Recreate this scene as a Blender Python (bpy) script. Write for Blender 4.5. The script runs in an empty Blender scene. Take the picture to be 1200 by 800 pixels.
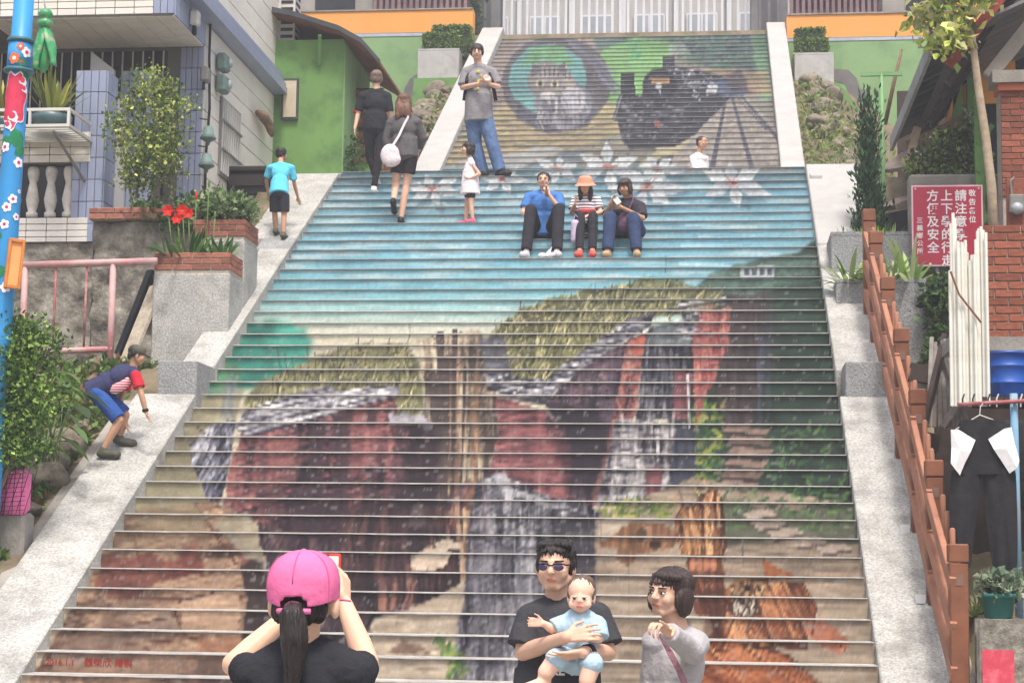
import bpy, bmesh, math, random
import numpy as np
from mathutils import Vector, Matrix, Euler
random.seed(7); RNG=np.random.default_rng(7)
R=math.radians; PI=math.pi
SC=bpy.context.scene; COL=SC.collection
# ------------------------------------------------------------------ camera, sky, sun, exposure
F=2200.;PIT=.1211;ROL=-.01269;PSI=.11062;Y0=14.2857
CAM=np.array([Y0*math.sin(PSI),-Y0*math.cos(PSI),.664+.85892])
cd=bpy.data.cameras.new('camera'); cam=bpy.data.objects.new('camera',cd); COL.objects.link(cam)
cd.sensor_width=36; cd.lens=F/1200*36; cd.clip_end=2000; cd.clip_start=.1
cam.matrix_world=Matrix.Translation(CAM)@Matrix.Rotation(PSI,4,'Z')@Matrix.Rotation(PI/2+PIT,4,'X')@Matrix.Rotation(-ROL,4,'Z')
SC.camera=cam
SUN=Vector((.12,-.42,.90)).normalized()       # towards the sun
w=bpy.data.worlds.new('World'); SC.world=w; w.use_nodes=True
nt=w.node_tree; bg=nt.nodes['Background']; sk=nt.nodes.new('ShaderNodeTexSky'); sk.sky_type='NISHITA'; sk.sun_disc=False
sk.sun_elevation=math.asin(SUN.z); sk.sun_rotation=math.atan2(SUN.x,SUN.y); sk.dust_density=6.0; sk.air_density=.8; sk.ozone_density=.3
nt.links.new(sk.outputs[0],bg.inputs[0]); bg.inputs[1].default_value=.15
ld=bpy.data.lights.new('sun','SUN'); ld.energy=1.8; ld.angle=R(8); ld.color=(1,.965,.92)
sun=bpy.data.objects.new('sun',ld); COL.objects.link(sun); sun.rotation_euler=SUN.to_track_quat('Z','Y').to_euler(); sun.location=(10,-10,40)
SC.view_settings.view_transform='Standard'; SC.view_settings.look='None'; SC.view_settings.gamma=1; SC.view_settings.exposure=.74
SC.view_settings.use_curve_mapping=False
# ------------------------------------------------------------------ pixel <-> place
def ray(px,py):
    c,s=math.cos(ROL),math.sin(ROL); A=px-600;B=400-py
    a=(c*A+s*B)/F; b=(-s*A+c*B)/F
    cp,sp=math.cos(PIT),math.sin(PIT); Yc=cp-b*sp; Zc=sp+b*cp
    cy,sy=math.cos(PSI),math.sin(PSI)
    return np.array([a*cy-Yc*sy, a*sy+Yc*cy, Zc])
def at(px,py,y=None,x=None,z=None):
    d=ray(px,py)
    if y is not None: k=(y-CAM[1])/d[1]
    elif x is not None: k=(x-CAM[0])/d[0]
    else: k=(z-CAM[2])/d[2]
    return Vector(CAM+d*k)
def proj(P):
    P=np.asarray(P,float)-CAM; cy,sy=math.cos(PSI),math.sin(PSI)
    Xc=P[...,0]*cy+P[...,1]*sy; Yc=-P[...,0]*sy+P[...,1]*cy; Z=P[...,2]
    cp,sp=math.cos(PIT),math.sin(PIT); d=Yc*cp+Z*sp; v=-Yc*sp+Z*cp
    a=F*Xc/d;b=F*v/d; c,s=math.cos(ROL),math.sin(ROL)
    return 600+c*a-s*b, 400-(s*a+c*b), d
def lin(c):
    c=np.asarray(c,float)/255.; return np.where(c<=.04045,c/12.92,((c+.055)/1.055)**2.4)
def srgb(*c):
    l=lin(c); return (float(l[0]),float(l[1]),float(l[2]),1)
# ------------------------------------------------------------------ materials
MATS={}
def M(name,rgb,rough=.85,var=.12,scale=3.,bump=.15,bscale=60.,spec=.25,metal=0,rnd=0.,stain=None,stain_scale=1.2,speckle=0.,sp_scale=220.,attr=None,trans=0.,alpha=1.,emit=None):
    if name in MATS: return MATS[name]
    m=bpy.data.materials.new(name); m.use_nodes=True; n=m.node_tree.nodes; l=m.node_tree.links; b=n['Principled BSDF']
    b.inputs['Roughness'].default_value=rough; b.inputs['Specular IOR Level'].default_value=spec; b.inputs['Metallic'].default_value=metal
    tc=n.new('ShaderNodeTexCoord'); co=tc.outputs['Object']
    if attr:
        a=n.new('ShaderNodeAttribute'); a.attribute_name=attr; cur=a.outputs['Color']
    else:
        a=n.new('ShaderNodeRGB'); a.outputs[0].default_value=srgb(*rgb); cur=a.outputs[0]
    def mixc(fac,col2,mode='MIX'):
        nonlocal cur
        x=n.new('ShaderNodeMix'); x.data_type='RGBA'; x.blend_type=mode
        if hasattr(fac,'links') or not isinstance(fac,(int,float)): l.new(fac,x.inputs[0])
        else: x.inputs[0].default_value=fac
        l.new(cur,x.inputs[6])
        if isinstance(col2,tuple): x.inputs[7].default_value=col2
        else: l.new(col2,x.inputs[7])
        cur=x.outputs[2]
    def noise(sc,det=6,ro=.6):
        t=n.new('ShaderNodeTexNoise'); t.inputs['Scale'].default_value=sc; t.inputs['Detail'].default_value=det; t.inputs['Roughness'].default_value=ro; l.new(co,t.inputs['Vector']); return t.outputs['Fac']
    def ramp(f,lo,hi,a0=0.,a1=1.):
        r=n.new('ShaderNodeMapRange'); r.inputs[1].default_value=lo; r.inputs[2].default_value=hi; r.inputs[3].default_value=a0; r.inputs[4].default_value=a1; l.new(f,r.inputs[0]); return r.outputs[0]
    def hsv(v):
        nonlocal cur
        h=n.new('ShaderNodeHueSaturation'); l.new(v,h.inputs['Value']); l.new(cur,h.inputs['Color']); cur=h.outputs[0]
    if var: hsv(ramp(noise(scale),.25,.75,1-var*1.6,1+var*1.6))
    if rnd:
        oi=n.new('ShaderNodeObjectInfo'); hsv(ramp(oi.outputs['Random'],0,1,1-rnd,1+rnd))
    if speckle: hsv(ramp(noise(sp_scale,2,.7),.3,.7,1-speckle,1+speckle))
    if stain: mixc(ramp(noise(stain_scale,8,.65),.5,.72,0,.75),srgb(*stain))
    l.new(cur,b.inputs['Base Color'])
    if bump:
        bp=n.new('ShaderNodeBump'); bp.inputs['Strength'].default_value=bump; bp.inputs['Distance'].default_value=.02; l.new(noise(bscale,4),bp.inputs['Height']); l.new(bp.outputs[0],b.inputs['Normal'])
    if trans:
        t=n.new('ShaderNodeBsdfTranslucent'); l.new(cur,t.inputs[0]); mx=n.new('ShaderNodeMixShader'); mx.inputs[0].default_value=trans
        l.new(b.outputs[0],mx.inputs[1]); l.new(t.outputs[0],mx.inputs[2]); l.new(mx.outputs[0],n['Material Output'].inputs[0])
    if alpha<1: b.inputs['Alpha'].default_value=alpha
    MATS[name]=m; return m
# ------------------------------------------------------------------ mesh building
TS=bpy.data.scenes.new('workbench')       # modifiers are applied here, away from the full scene
def baked(o):
    TS.collection.objects.link(o); TS.view_layers[0].update(); dg=TS.view_layers[0].depsgraph; me=bpy.data.meshes.new_from_object(o.evaluated_get(dg)); return me
def tag(o,label=None,cat=None,group=None,kind=None):
    if label: o['label']=label
    if cat: o['category']=cat
    if group: o['group']=group
    if kind: o['kind']=kind
    return o
def link(o,parent=None):
    COL.objects.link(o)
    if parent is not None: o.parent=parent
    return o
def thing(name,label,cat,loc=(0,0,0),rz=0,group=None):
    o=bpy.data.objects.new(name,None); o.empty_display_size=.1; link(o); o.location=loc; o.rotation_euler=(0,0,rz)
    return tag(o,label,cat,group)
def mobj(name,verts,faces,mat,parent=None,smooth=False,mats=None,fm=None):
    me=bpy.data.meshes.new(name); me.from_pydata([tuple(v) for v in verts],[],[tuple(f) for f in faces]); me.validate()
    for m in (mats or [mat]): me.materials.append(m)
    if fm is not None: me.polygons.foreach_set('material_index',fm)
    if smooth: me.polygons.foreach_set('use_smooth',[True]*len(me.polygons))
    me.update(); o=bpy.data.objects.new(name,me); link(o,parent); return o
class MB:
    def __init__(s): s.v=[];s.f=[];s.T=Matrix()
    def add(s,v,f):
        k=len(s.v); s.v+=[s.T@Vector(p) for p in v]; s.f+=[tuple(i+k for i in q) for q in f]; return s
    def box(s,lo,hi,ch=0.):
        lo=Vector(lo);hi=Vector(hi)
        if ch<=0:
            v=[(x,y,z) for z in (lo.z,hi.z) for y in (lo.y,hi.y) for x in (lo.x,hi.x)]
            return s.add(v,[(0,2,3,1),(4,5,7,6),(0,1,5,4),(2,6,7,3),(0,4,6,2),(1,3,7,5)])
        bm=bmesh.new(); bmesh.ops.create_cube(bm,size=1)
        for q in bm.verts: q.co=Vector([(lo[i]+hi[i])/2+q.co[i]*(hi[i]-lo[i]) for i in range(3)])
        bmesh.ops.bevel(bm,geom=bm.edges[:],offset=ch,segments=1,affect='EDGES',clamp_overlap=True)
        bm.verts.index_update(); v=[q.co.copy() for q in bm.verts]; f=[[q.index for q in p.verts] for p in bm.faces]; bm.free()
        return s.add(v,f)
    def obox(s,p0,p1,w,h,up=(0,0,1),ch=0.):     # bar from p0 to p1, width w, height h
        p0=Vector(p0);p1=Vector(p1); d=(p1-p0); L=d.length; d.normalize(); up=Vector(up); sx=d.cross(up)
        if sx.length<1e-4: sx=Vector((1,0,0))
        sx.normalize(); u=sx.cross(d)
        T=Matrix((sx,d,u)).transposed().to_4x4(); T.translation=p0; o=s.T; s.T=o@T; s.box((-w/2,0,-h/2),(w/2,L,h/2),ch); s.T=o; return s
    def tube(s,pts,r,n=8,cap=True):
        pts=[Vector(p) for p in pts]; rr=r if hasattr(r,'__len__') else [r]*len(pts); V=[];Fc=[]; N=None
        for i,p in enumerate(pts):
            t=(pts[min(i+1,len(pts)-1)]-pts[max(i-1,0)]).normalized()
            if N is None:
                N=t.orthogonal().normalized()
            else:
                N=(N-t*N.dot(t)).normalized()
            B=t.cross(N)
            for k in range(n): a=2*PI*k/n; V.append(p+(N*math.cos(a)+B*math.sin(a))*rr[i])
        for i in range(len(pts)-1):
            for k in range(n): Fc.append((i*n+k,i*n+(k+1)%n,(i+1)*n+(k+1)%n,(i+1)*n+k))
        if cap: Fc+=[tuple(range(n-1,-1,-1)),tuple(range((len(pts)-1)*n,len(pts)*n))]
        return s.add(V,Fc)
    def lathe(s,prof,n=16,c=(0,0,0)):
        c=Vector(c); V=[c+Vector((r*math.cos(2*PI*k/n),r*math.sin(2*PI*k/n),z)) for r,z in prof for k in range(n)]
        Fc=[(i*n+k,i*n+(k+1)%n,(i+1)*n+(k+1)%n,(i+1)*n+k) for i in range(len(prof)-1) for k in range(n)]
        Fc+=[tuple(range(n-1,-1,-1)),tuple(range((len(prof)-1)*n,len(prof)*n))]
        return s.add(V,Fc)
    def prism(s,poly,axis,a,b):       # polygon in the other two axes extruded along axis from a to b
        def P(p,t): q=list(p); q.insert(axis,t); return q
        n=len(poly); V=[P(p,a) for p in poly]+[P(p,b) for p in poly]
        f=[tuple(range(n)),tuple(range(2*n-1,n-1,-1))]+[(i,n+i,n+(i+1)%n,(i+1)%n) for i in range(n)]
        return s.add(V,f)
    def ell(s,c,r,nu=12,nv=8,rot=None):
        c=Vector(c);V=[];Fc=[]
        for i in range(1,nv):
            th=PI*i/nv
            for k in range(nu):
                a=2*PI*k/nu; p=Vector((r[0]*math.sin(th)*math.cos(a),r[1]*math.sin(th)*math.sin(a),r[2]*math.cos(th)))
                V.append(c+(rot@p if rot is not None else p))
        top=Vector((0,0,r[2]));V.append(c+(rot@top if rot is not None else top));V.append(c-(rot@top if rot is not None else top))
        t=len(V)-2
        for i in range(nv-2):
            for k in range(nu): Fc.append((i*nu+k,(i+1)*nu+k,(i+1)*nu+(k+1)%nu,i*nu+(k+1)%nu))
        for k in range(nu): Fc.append((t,k,(k+1)%nu)); Fc.append((t+1,(nv-2)*nu+(k+1)%nu,(nv-2)*nu+k))
        return s.add(V,Fc)
    def build(s,name,mat,parent=None,smooth=False):
        o=mobj(name,s.v,s.f,mat,parent,smooth)
        bm=bmesh.new(); bm.from_mesh(o.data); bmesh.ops.recalc_face_normals(bm,faces=bm.faces); bm.to_mesh(o.data); bm.free()
        return o
def part_box(name,lo,hi,mat,parent=None,ch=0.): return MB().box(lo,hi,ch).build(name,mat,parent)
def local(parent,p): return parent.matrix_world.inverted()@Vector(p)
# ------------------------------------------------------------------ the mural, worked out as paint colours
W_,H_=1240,840; OX,OY=20,20
CV=np.zeros((H_,W_,3)); YY,XX=np.mgrid[0:H_,0:W_]; XX=XX-OX; YY=YY-OY
def vnoise(sx,sy=None,seed=0):
    sy=sy or sx; g=np.random.default_rng(seed).random((int(H_/sy)+3,int(W_/sx)+3))
    u=(np.arange(W_)/sx); v=(np.arange(H_)/sy); i=u.astype(int); j=v.astype(int); a=u-i; b=v-j; a=a*a*(3-2*a); b=b*b*(3-2*b)
    g0=g[j][:,i]*(1-a)+g[j][:,i+1]*a; g1=g[j+1][:,i]*(1-a)+g[j+1][:,i+1]*a
    return g0*(1-b)[:,None]+g1*b[:,None]
NZ=[vnoise(40,30,1)*.6+vnoise(14,10,2)*.4, vnoise(9,7,3)*.6+vnoise(4,3,4)*.4, vnoise(3,16,5)*.6+vnoise(7,40,6)*.4, vnoise(60,5,7)*.6+vnoise(24,3,8)*.4]
def pip(pts,x,y):
    m=np.zeros(x.shape,bool); n=len(pts)
    for i in range(n):
        (x0,y0),(x1,y1)=pts[i],pts[i-1]
        if y0==y1: continue
        c=((y0>y)!=(y1>y))&(x<(x1-x0)*(y-y0)/(y1-y0)+x0); m^=c
    return m
def win(x0,y0,x1,y1):
    return slice(max(0,int(y0)+OY),min(H_,int(y1)+OY+1)),slice(max(0,int(x0)+OX),min(W_,int(x1)+OX+1))
def blur(a,k):
    for _ in range(k):
        b=np.pad(a,1,mode='edge'); a=(b[:-2,1:-1]+b[2:,1:-1]+b[1:-1,:-2]+b[1:-1,2:]+b[1:-1,1:-1]*2)/6
    return a
def poly(pts,col,al=1.,nz=0,amp=.25,soft=2,wob=3.):
    xs=[p[0] for p in pts]; ys=[p[1] for p in pts]; s=win(min(xs)-8,min(ys)-8,max(xs)+8,max(ys)+8)
    x=XX[s]+(NZ[1][s]-.5)*wob*2; y=YY[s]+(NZ[1][s][::-1,:]-.5)*wob*2
    m=blur(pip(pts,x,y).astype(float),soft)*al
    c=np.array(col,float)*(1+(NZ[nz][s]-.5)*2*amp)[...,None]
    CV[s]=CV[s]*(1-m[...,None])+c*m[...,None]
def ellp(cx,cy,rx,ry,col,**k): poly([(cx+rx*math.cos(t*PI/12),cy+ry*math.sin(t*PI/12)) for t in range(24)],col,**k)
def line(p0,p1,w,col,al=.9):
    (x0,y0),(x1,y1)=p0,p1; s=win(min(x0,x1)-w-1,min(y0,y1)-w-1,max(x0,x1)+w+1,max(y0,y1)+w+1)
    x=XX[s];y=YY[s]; dx,dy=x1-x0,y1-y0; L=dx*dx+dy*dy+1e-6; t=np.clip(((x-x0)*dx+(y-y0)*dy)/L,0,1)
    d=np.hypot(x-x0-t*dx,y-y0-t*dy); m=(np.clip(w/2*(1-.5*t)+.6-d,0,1)*al)[...,None]
    CV[s]=CV[s]*(1-m)+np.array(col,float)*m
def strokes(pts,n,ln,wd,ang,cols,al=.6,spread=.25,curve=0):
    rg=np.random.default_rng(n+int(pts[0][0])); xs=[p[0] for p in pts]; ys=[p[1] for p in pts]; k=0
    while k<n:
        x=rg.uniform(min(xs),max(xs),64); y=rg.uniform(min(ys),max(ys),64); ok=pip(pts,x,y)
        for a,b in zip(x[ok],y[ok]):
            t=R(ang)+rg.normal(0,spread); L=ln*rg.uniform(.5,1.3); c=np.array(cols[rg.integers(len(cols))])*rg.uniform(.85,1.15)
            line((a-L/2*math.cos(t),b-L/2*math.sin(t)),(a+L/2*math.cos(t),b+L/2*math.sin(t)),wd*rg.uniform(.6,1.3),c,al*rg.uniform(.5,1)); k+=1
            if k>=n: break
        if not ok.any(): k+=1
_G=np.random.default_rng(99).random((257,257))
def vat(x,y,sd=0):
    x=np.asarray(x)+sd*17.3; y=np.asarray(y)+sd*9.1; i=np.floor(x).astype(int); j=np.floor(y).astype(int); a=x-i; b=y-j; a=a*a*(3-2*a); b=b*b*(3-2*b); g=lambda p,q:_G[q%257,p%257]
    return (g(i,j)*(1-a)+g(i+1,j)*a)*(1-b)+(g(i,j+1)*(1-a)+g(i+1,j+1)*a)*b
def rocky(pts,dark,base,light,cx=13,cy=80,ang=0,sang=-15,gain=1.,al=.9,soft=2,wob=3,shade=None,sw=.35):
    xs=[p[0] for p in pts]; ys=[p[1] for p in pts]; s=win(min(xs)-8,min(ys)-8,max(xs)+8,max(ys)+8); x=XX[s].astype(float);y=YY[s].astype(float)
    c,t=math.cos(R(ang)),math.sin(R(ang)); u=x*c+y*t; v=-x*t+y*c; sd=int(pts[0][0])%13
    u=u+8*(vat(x/30,y/30,sd)-.5)+3*(vat(x/9,y/9,sd+1)-.5)
    col=.6*vat(u/cx,v/cy,sd+2)+.4*vat(u/(cx*.4),v/(cy*.5),sd+3)
    c2,t2=math.cos(R(sang)),math.sin(R(sang)); us=x*c2+y*t2; vs=-x*t2+y*c2
    st=.6*vat(us/34,vs/3.2,sd+4)+.4*vat(us/16,vs/1.6,sd+5)
    bl=vat(x/26,y/22,sd+6); f=col*(1-sw)*.75+st*sw+bl*(1-sw)*.25+.10*(vat(x/2.2,y/2.2,sd+7)-.5)
    f=.5+(f-.5)*2.3*gain
    if shade is not None: f=f+shade(x,y)
    f=np.clip(f,0,1)[...,None]; D,B,L=(np.array(q,float) for q in (dark,base,light)); C=np.where(f<.5,D+(B-D)*f*2,B+(L-B)*(f-.5)*2)
    m=blur(pip(pts,XX[s]+(NZ[1][s]-.5)*wob*2,YY[s]+(NZ[1][s][::-1,:]-.5)*wob*2).astype(float),soft)[...,None]*al
    CV[s]=CV[s]*(1-m)+C*m
def paint():
    # sky and water
    ky=[-30,195,215,260,300,340,362,385,400,840]; kc=np.array([(112,150,160),(112,150,160),(112,160,180),(120,174,192),(116,176,194),(120,180,194),(150,192,190),(196,200,184),(202,196,172),(165,150,130)],float)
    for k in range(3): CV[...,k]=np.interp(YY,ky,kc[:,k])
    al=np.clip((NZ[3]-.5)*2.2,0,.6)*((YY>205)&(YY<370)); CV[:]=CV*(1-al[...,None])+np.array((190,206,206))*al[...,None]
    strokes([(380,215),(950,215),(960,310),(330,320)],90,60,4,2,[(196,210,210),(180,200,205),(88,150,185)],.4,.05)
    poly([(330,205),(945,197),(948,214),(380,216)],(112,138,146),.7,3,.3,4)
    def lily(cx,cy,s,seed,rot=0):
        rg=np.random.default_rng(seed)
        for k in range(6):
            a=rot+k*PI/3+rg.normal(0,.12); ca,sa=math.cos(a),math.sin(a)*.62; L=s*rg.uniform(.8,1.15); w=s*.24
            P=[(cx,cy),(cx+ca*L*.5-sa*w*1.2,cy+sa*L*.5+ca*w*.8),(cx+ca*L,cy+sa*L),(cx+ca*L*.5+sa*w*1.2,cy+sa*L*.5-ca*w*.8)]
            poly([(x+6,y+9) for x,y in P],(88,120,136),.55,1,.1,3,1)
        for k in range(6):
            a=rot+k*PI/3+rg.normal(0,.12); ca,sa=math.cos(a),math.sin(a)*.62; L=s*rg.uniform(.8,1.15); w=s*.24
            P=[(cx,cy),(cx+ca*L*.5-sa*w*1.2,cy+sa*L*.5+ca*w*.8),(cx+ca*L,cy+sa*L),(cx+ca*L*.5+sa*w*1.2,cy+sa*L*.5-ca*w*.8)]
            poly(P,(204,210,212) if k%2 else (190,198,204),.95,1,.08,1,1); line((cx,cy),(cx+ca*L*.8,cy+sa*L*.8),1.4,(160,172,178),.6)
        ellp(cx,cy,s*.17,s*.12,(196,150,150),al=.8,wob=1); [line((cx,cy),(cx+rg.normal(0,s*.14),cy+rg.normal(0,s*.12)),1.6,(150,90,70),.8) for _ in range(5)]
    # far right: dark wooded gorge
    poly([(985,262),(935,295),(880,308),(835,325),(800,342),(800,400),(790,440),(780,520),(790,560),(800,640),(1040,650),(1010,520)],(50,66,58),1,0,.35,6); poly([(850,345),(905,335),(910,430),(880,500),(845,500),(836,440)],(78,62,66),.75,2,.3,10)
    poly([(830,322),(870,308),(930,298),(960,300),(955,330),(880,345),(810,345)],(80,108,96),.85,1,.3,4)
    poly([(868,313),(908,311),(908,325),(868,326)],(160,168,170),.9,1,.1,1,0); [poly([(873+9*i,315),(878+9*i,315),(878+9*i,323),(873+9*i,324)],(70,82,92),.9,1,.1,0,0) for i in range(4)]
    strokes([(910,330),(965,330),(990,480),(900,470)],110,10,4,-30,[(48,88,62),(38,66,52),(66,104,72),(56,62,70)],.6,.8)
    strokes([(890,400),(905,400),(900,500),(885,500)],25,50,6,90,[(86,92,112),(64,66,84)],.5,.05)
    strokes([(880,505),(1000,490),(1005,610),(900,600)],220,9,4,-20,[(58,104,64),(86,132,72),(48,80,58),(112,140,80),(60,72,64)],.7,.8)
    strokes([(815,470),(850,470),(845,600),(812,600)],150,9,5,-20,[(130,150,64),(80,122,56),(168,160,72),(60,96,56)],.75,.8)
    for i in range(9):
        x=846+6*math.sin(i*.9)+(i>5)*(i-5)*14; y=500+i*13; wd=50-1.5*i
        poly([(x+8,y-3),(x+wd+8,y+2),(x+wd,y+9),(x,y+5)],(146,122,110),.95,1,.15,1,1); poly([(x,y+5),(x+wd,y+9),(x+wd,y+14),(x,y+10)],(74,58,58),.9,1,.15,1,1)
    # middle cleft: pale rock with dark trunks
    poly([(488,398),(560,386),(578,440),(584,480),(582,560),(575,620),(518,640),(512,560),(503,480)],(176,164,140),1,2,.18,3); rocky([(488,398),(560,386),(578,440),(584,480),(582,560),(575,620),(518,640),(512,560),(503,480)],(58,48,46),(158,140,118),(216,204,178),8,140,0,-85,1.2,.85,3,3,lambda x,y:.35*np.clip((440-y)/60,0,1)-.1,.15)
    strokes([(500,470),(560,470),(572,640),(505,650)],70,90,7,89,[(128,96,72),(92,76,66),(200,186,156),(150,110,84),(60,54,56)],.65,.05)
    for x0,y0,x1,y1,wd in ((516,392,518,610,9),(533,388,530,600,7),(524,420,522,640,8),(508,440,512,620,10),(545,430,541,560,4)): line((x0,y0),(x1,y1),wd,(74,64,64),.85)
    for a in ((516,405,505,392),(530,400,541,388),(518,420,508,402),(533,430,548,418)): line(a[:2],a[2:],2,(96,84,76))
    # left: teal pool, reeds, slab, red cliff
    poly([(235,462),(262,420),(290,380),(340,376),(368,394),(360,424),(330,446),(288,458)],(58,138,122),.95,0,.35,26,9)
    poly([(250,445),(262,420),(285,432),(280,455),(240,470)],(92,128,96),.8,0,.3,4)
    poly([(135,612),(232,468),(285,455),(275,505),(235,525),(232,565),(262,605)],(146,140,114),1,0,.2,4)
    poly([(285,470),(305,448),(345,432),(362,420),(420,404),(470,402),(492,425),(497,478),(480,490),(300,490)],(122,120,86),.95,0,.3,6)
    strokes([(290,470),(340,430),(420,402),(478,404),(496,480),(300,485)],420,16,1.8,-75,[(168,162,120),(70,72,52),(196,186,136),(104,106,72),(56,58,48)],.8,.45)
    for i in range(9): line((330+i*8,438+(i%3)*6),(324+i*9,405+(i%4)*7),1.6,(72,76,66),.8)
    RED=[(284,505),(340,500),(400,482),(462,464),(466,500),(502,490),(513,525),(514,575),(506,610),(486,645),(468,672),(432,712),(398,706),(330,645),(300,612),(262,592),(270,545)]
    rocky(RED,(46,38,46),(112,72,75),(164,110,106),13,90,4,-18,1.15,1,2,3,lambda x,y:.10*((x<350)*1.)-.28*np.clip((x-440)/70,0,1)-.35*np.clip((y-580)/90,0,1),.4)
    for b in ([(364,488),(382,486),(378,560),(360,560)],[(392,484),(412,480),(408,610),(386,620)],[(432,474),(440,470),(438,500),(430,505)],[(462,520),(512,510),(512,600),(480,650),(450,640)],[(340,575),(380,560),(386,640),(350,650)],[(425,560),(440,555),(440,640),(420,650)],[(463,500),(472,498),(474,530),(462,530)]):
        poly(b,(66,54,62),.8,2,.25,5,5)
    strokes([(440,500),(512,500),(512,610),(450,640)],60,30,4,80,[(104,70,80),(120,80,88),(60,52,60)],.5,.1)
    poly([(424,546),(442,540),(444,552),(426,556)],(110,96,100),.9,1,.2,1,1); poly([(428,547),(438,544),(438,551),(429,553)],(52,48,56),.9,1,.2,1,0)
    SL=[(300,476),(360,456),(386,452),(396,459),(440,452),(468,452),(468,463),(420,475),(400,481),(340,500),(290,512),(276,502),(285,484)]
    rocky(SL,(74,70,82),(140,138,146),(216,214,214),30,30,0,-14,1.1,1,1,1,None,.7); strokes(SL,40,26,1.8,-14,[(186,184,188),(92,90,102),(120,116,128),(206,204,206)],.7,.06)
    for a,b in (((290,511),(400,482)),((400,481),(468,463)),((300,478),(388,455)),((340,488),(430,468))): line(a,b,2.2,(64,60,72),.85)
    poly([(456,486),(470,482),(500,488),(508,500),(500,508),(486,494),(458,498)],(160,158,164),.95,1,.25,1)
    FL=[(222,522),(244,500),(276,492),(272,530),(266,562),(258,588),(246,592),(234,562),(224,545)]
    rocky(FL,(40,40,52),(112,112,126),(196,196,202),9,30,20,-60,1.2,1,1,2,None,.4); strokes(FL,20,18,2.2,70,[(74,74,92),(170,170,180),(52,52,68)],.7,.3); poly([(263,446),(278,440),(276,490),(258,490)],(132,138,142),.7,2,.2,3)
    # shadowed foot of the left cliff and the middle chasm
    rocky([(300,612),(400,640),(470,630),(514,590),(552,560),(566,640),(545,690),(500,706),(436,726),(440,800),(330,800),(322,720)],(34,30,36),(82,66,72),(140,104,100),10,90,-4,-62,1.1,1,3,3,None,.3)
    rocky([(400,600),(556,590),(545,690),(470,712),(400,720)],(34,28,32),(88,60,58),(166,116,96),8,120,0,-80,1.2,.8,5,3,None,.2)
    strokes([(535,600),(560,590),(556,680),(540,690)],30,50,6,88,[(196,170,136),(160,110,80)],.7,.04)
    rocky([(290,640),(345,690),(352,800),(330,800),(318,720)],(52,48,56),(118,114,122),(190,186,188),7,60,0,-80,1.2,.95,3); strokes([(292,650),(345,695),(350,790),(322,790)],14,34,3,86,[(176,172,176),(70,66,76)],.6,.1)
    poly([(480,652),(505,640),(530,648),(522,664),(500,668),(484,668)],(196,178,156),.95,1,.12,1); poly([(508,634),(525,630),(542,638),(538,642),(512,644)],(196,180,160),.95,1,.1,1)
    poly([(484,594),(492,586),(500,610),(486,622),(478,614)],(214,196,170),.8,1,.1,2)
    poly([(436,728),(500,707),(540,682),(556,668),(536,800),(438,800)],(170,156,136),1,3,.18,3); strokes([(440,730),(530,700),(530,795),(440,795)],60,50,3,-4,[(190,176,154),(130,114,98),(150,134,118)],.5,.08)
    poly([(452,762),(470,752),(494,756),(508,766),(490,764),(466,766)],(110,84,72),.8,1,.2,2)
    # right-hand cliff with reeds
    GR=[(565,410),(578,386),(610,362),(640,352),(680,342),(722,336),(756,328),(800,332),(846,344),(850,354),(800,368),(766,370),(736,378),(716,398),(690,418),(662,430),(645,448),(600,444),(580,438)]
    poly([(722,336),(756,324),(800,326),(800,345),(730,350)],(112,160,110),.7,0,.2,5)
    poly(GR,(116,116,80),.97,0,.35,5); strokes(GR,800,18,1.7,-70,[(176,166,122),(66,70,50),(204,194,146),(112,112,74),(54,58,46)],.8,.5)
    poly([(560,396),(590,392),(600,440),(572,446)],(88,90,104),.85,1,.3,4)
    rocky([(640,474),(662,442),(702,416),(740,398),(756,396),(748,440),(735,490),(715,520),(706,560),(692,600),(650,600),(664,560),(660,500)],(38,34,42),(78,66,76),(120,94,102),9,70,6,-20,1.1,1,2)
    strokes([(640,474),(700,418),(752,400),(730,490),(700,560)],110,36,4,84,[(62,54,66),(112,88,98),(96,84,98)],.55,.12)
    ST=[(568,436),(640,446),(656,430),(704,396),(736,374),(766,366),(762,382),(742,394),(702,417),(682,432),(666,446),(652,457),(640,474),(572,458)]
    rocky(ST,(46,44,56),(110,110,120),(200,198,198),22,14,0,-10,1.1,1,1,2,None,.75); strokes(ST,60,18,2,-8,[(198,198,202),(62,60,72),(150,150,160),(226,224,220)],.75,.2)
    R2=[(578,464),(604,470),(640,482),(660,500),(670,545),(668,582),(690,592),(640,592),(600,578),(572,562),(584,505)]
    rocky(R2,(66,44,52),(124,76,80),(166,110,108),16,70,0,-8,.9,1,2,3,lambda x,y:-.35*np.clip((x-640)/40,0,1)-.25*np.clip((490-y)/25,0,1),.55); strokes(R2,24,22,2,-10,[(150,98,98),(104,64,72),(90,58,68)],.5,.15)
    poly([(580,462),(640,476),(664,500),(674,560),(700,590),(716,500),(690,480),(640,468)],(58,50,60),.85,2,.2,6)
    RC=[(738,396),(758,389),(756,424),(749,452),(746,484),(736,502),(722,560),(708,592),(690,592),(706,540),(716,500),(726,450),(732,412)]
    rocky(RC,(74,46,52),(134,86,84),(178,126,114),7,50,8,-20,1.1,1,1); strokes(RC,60,14,2.4,80,[(180,116,104),(110,66,72),(196,130,112)],.55,.2); poly([(740,398),(757,391),(755,412),(742,420)],(176,96,76),.8,1,.15,1)
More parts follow.
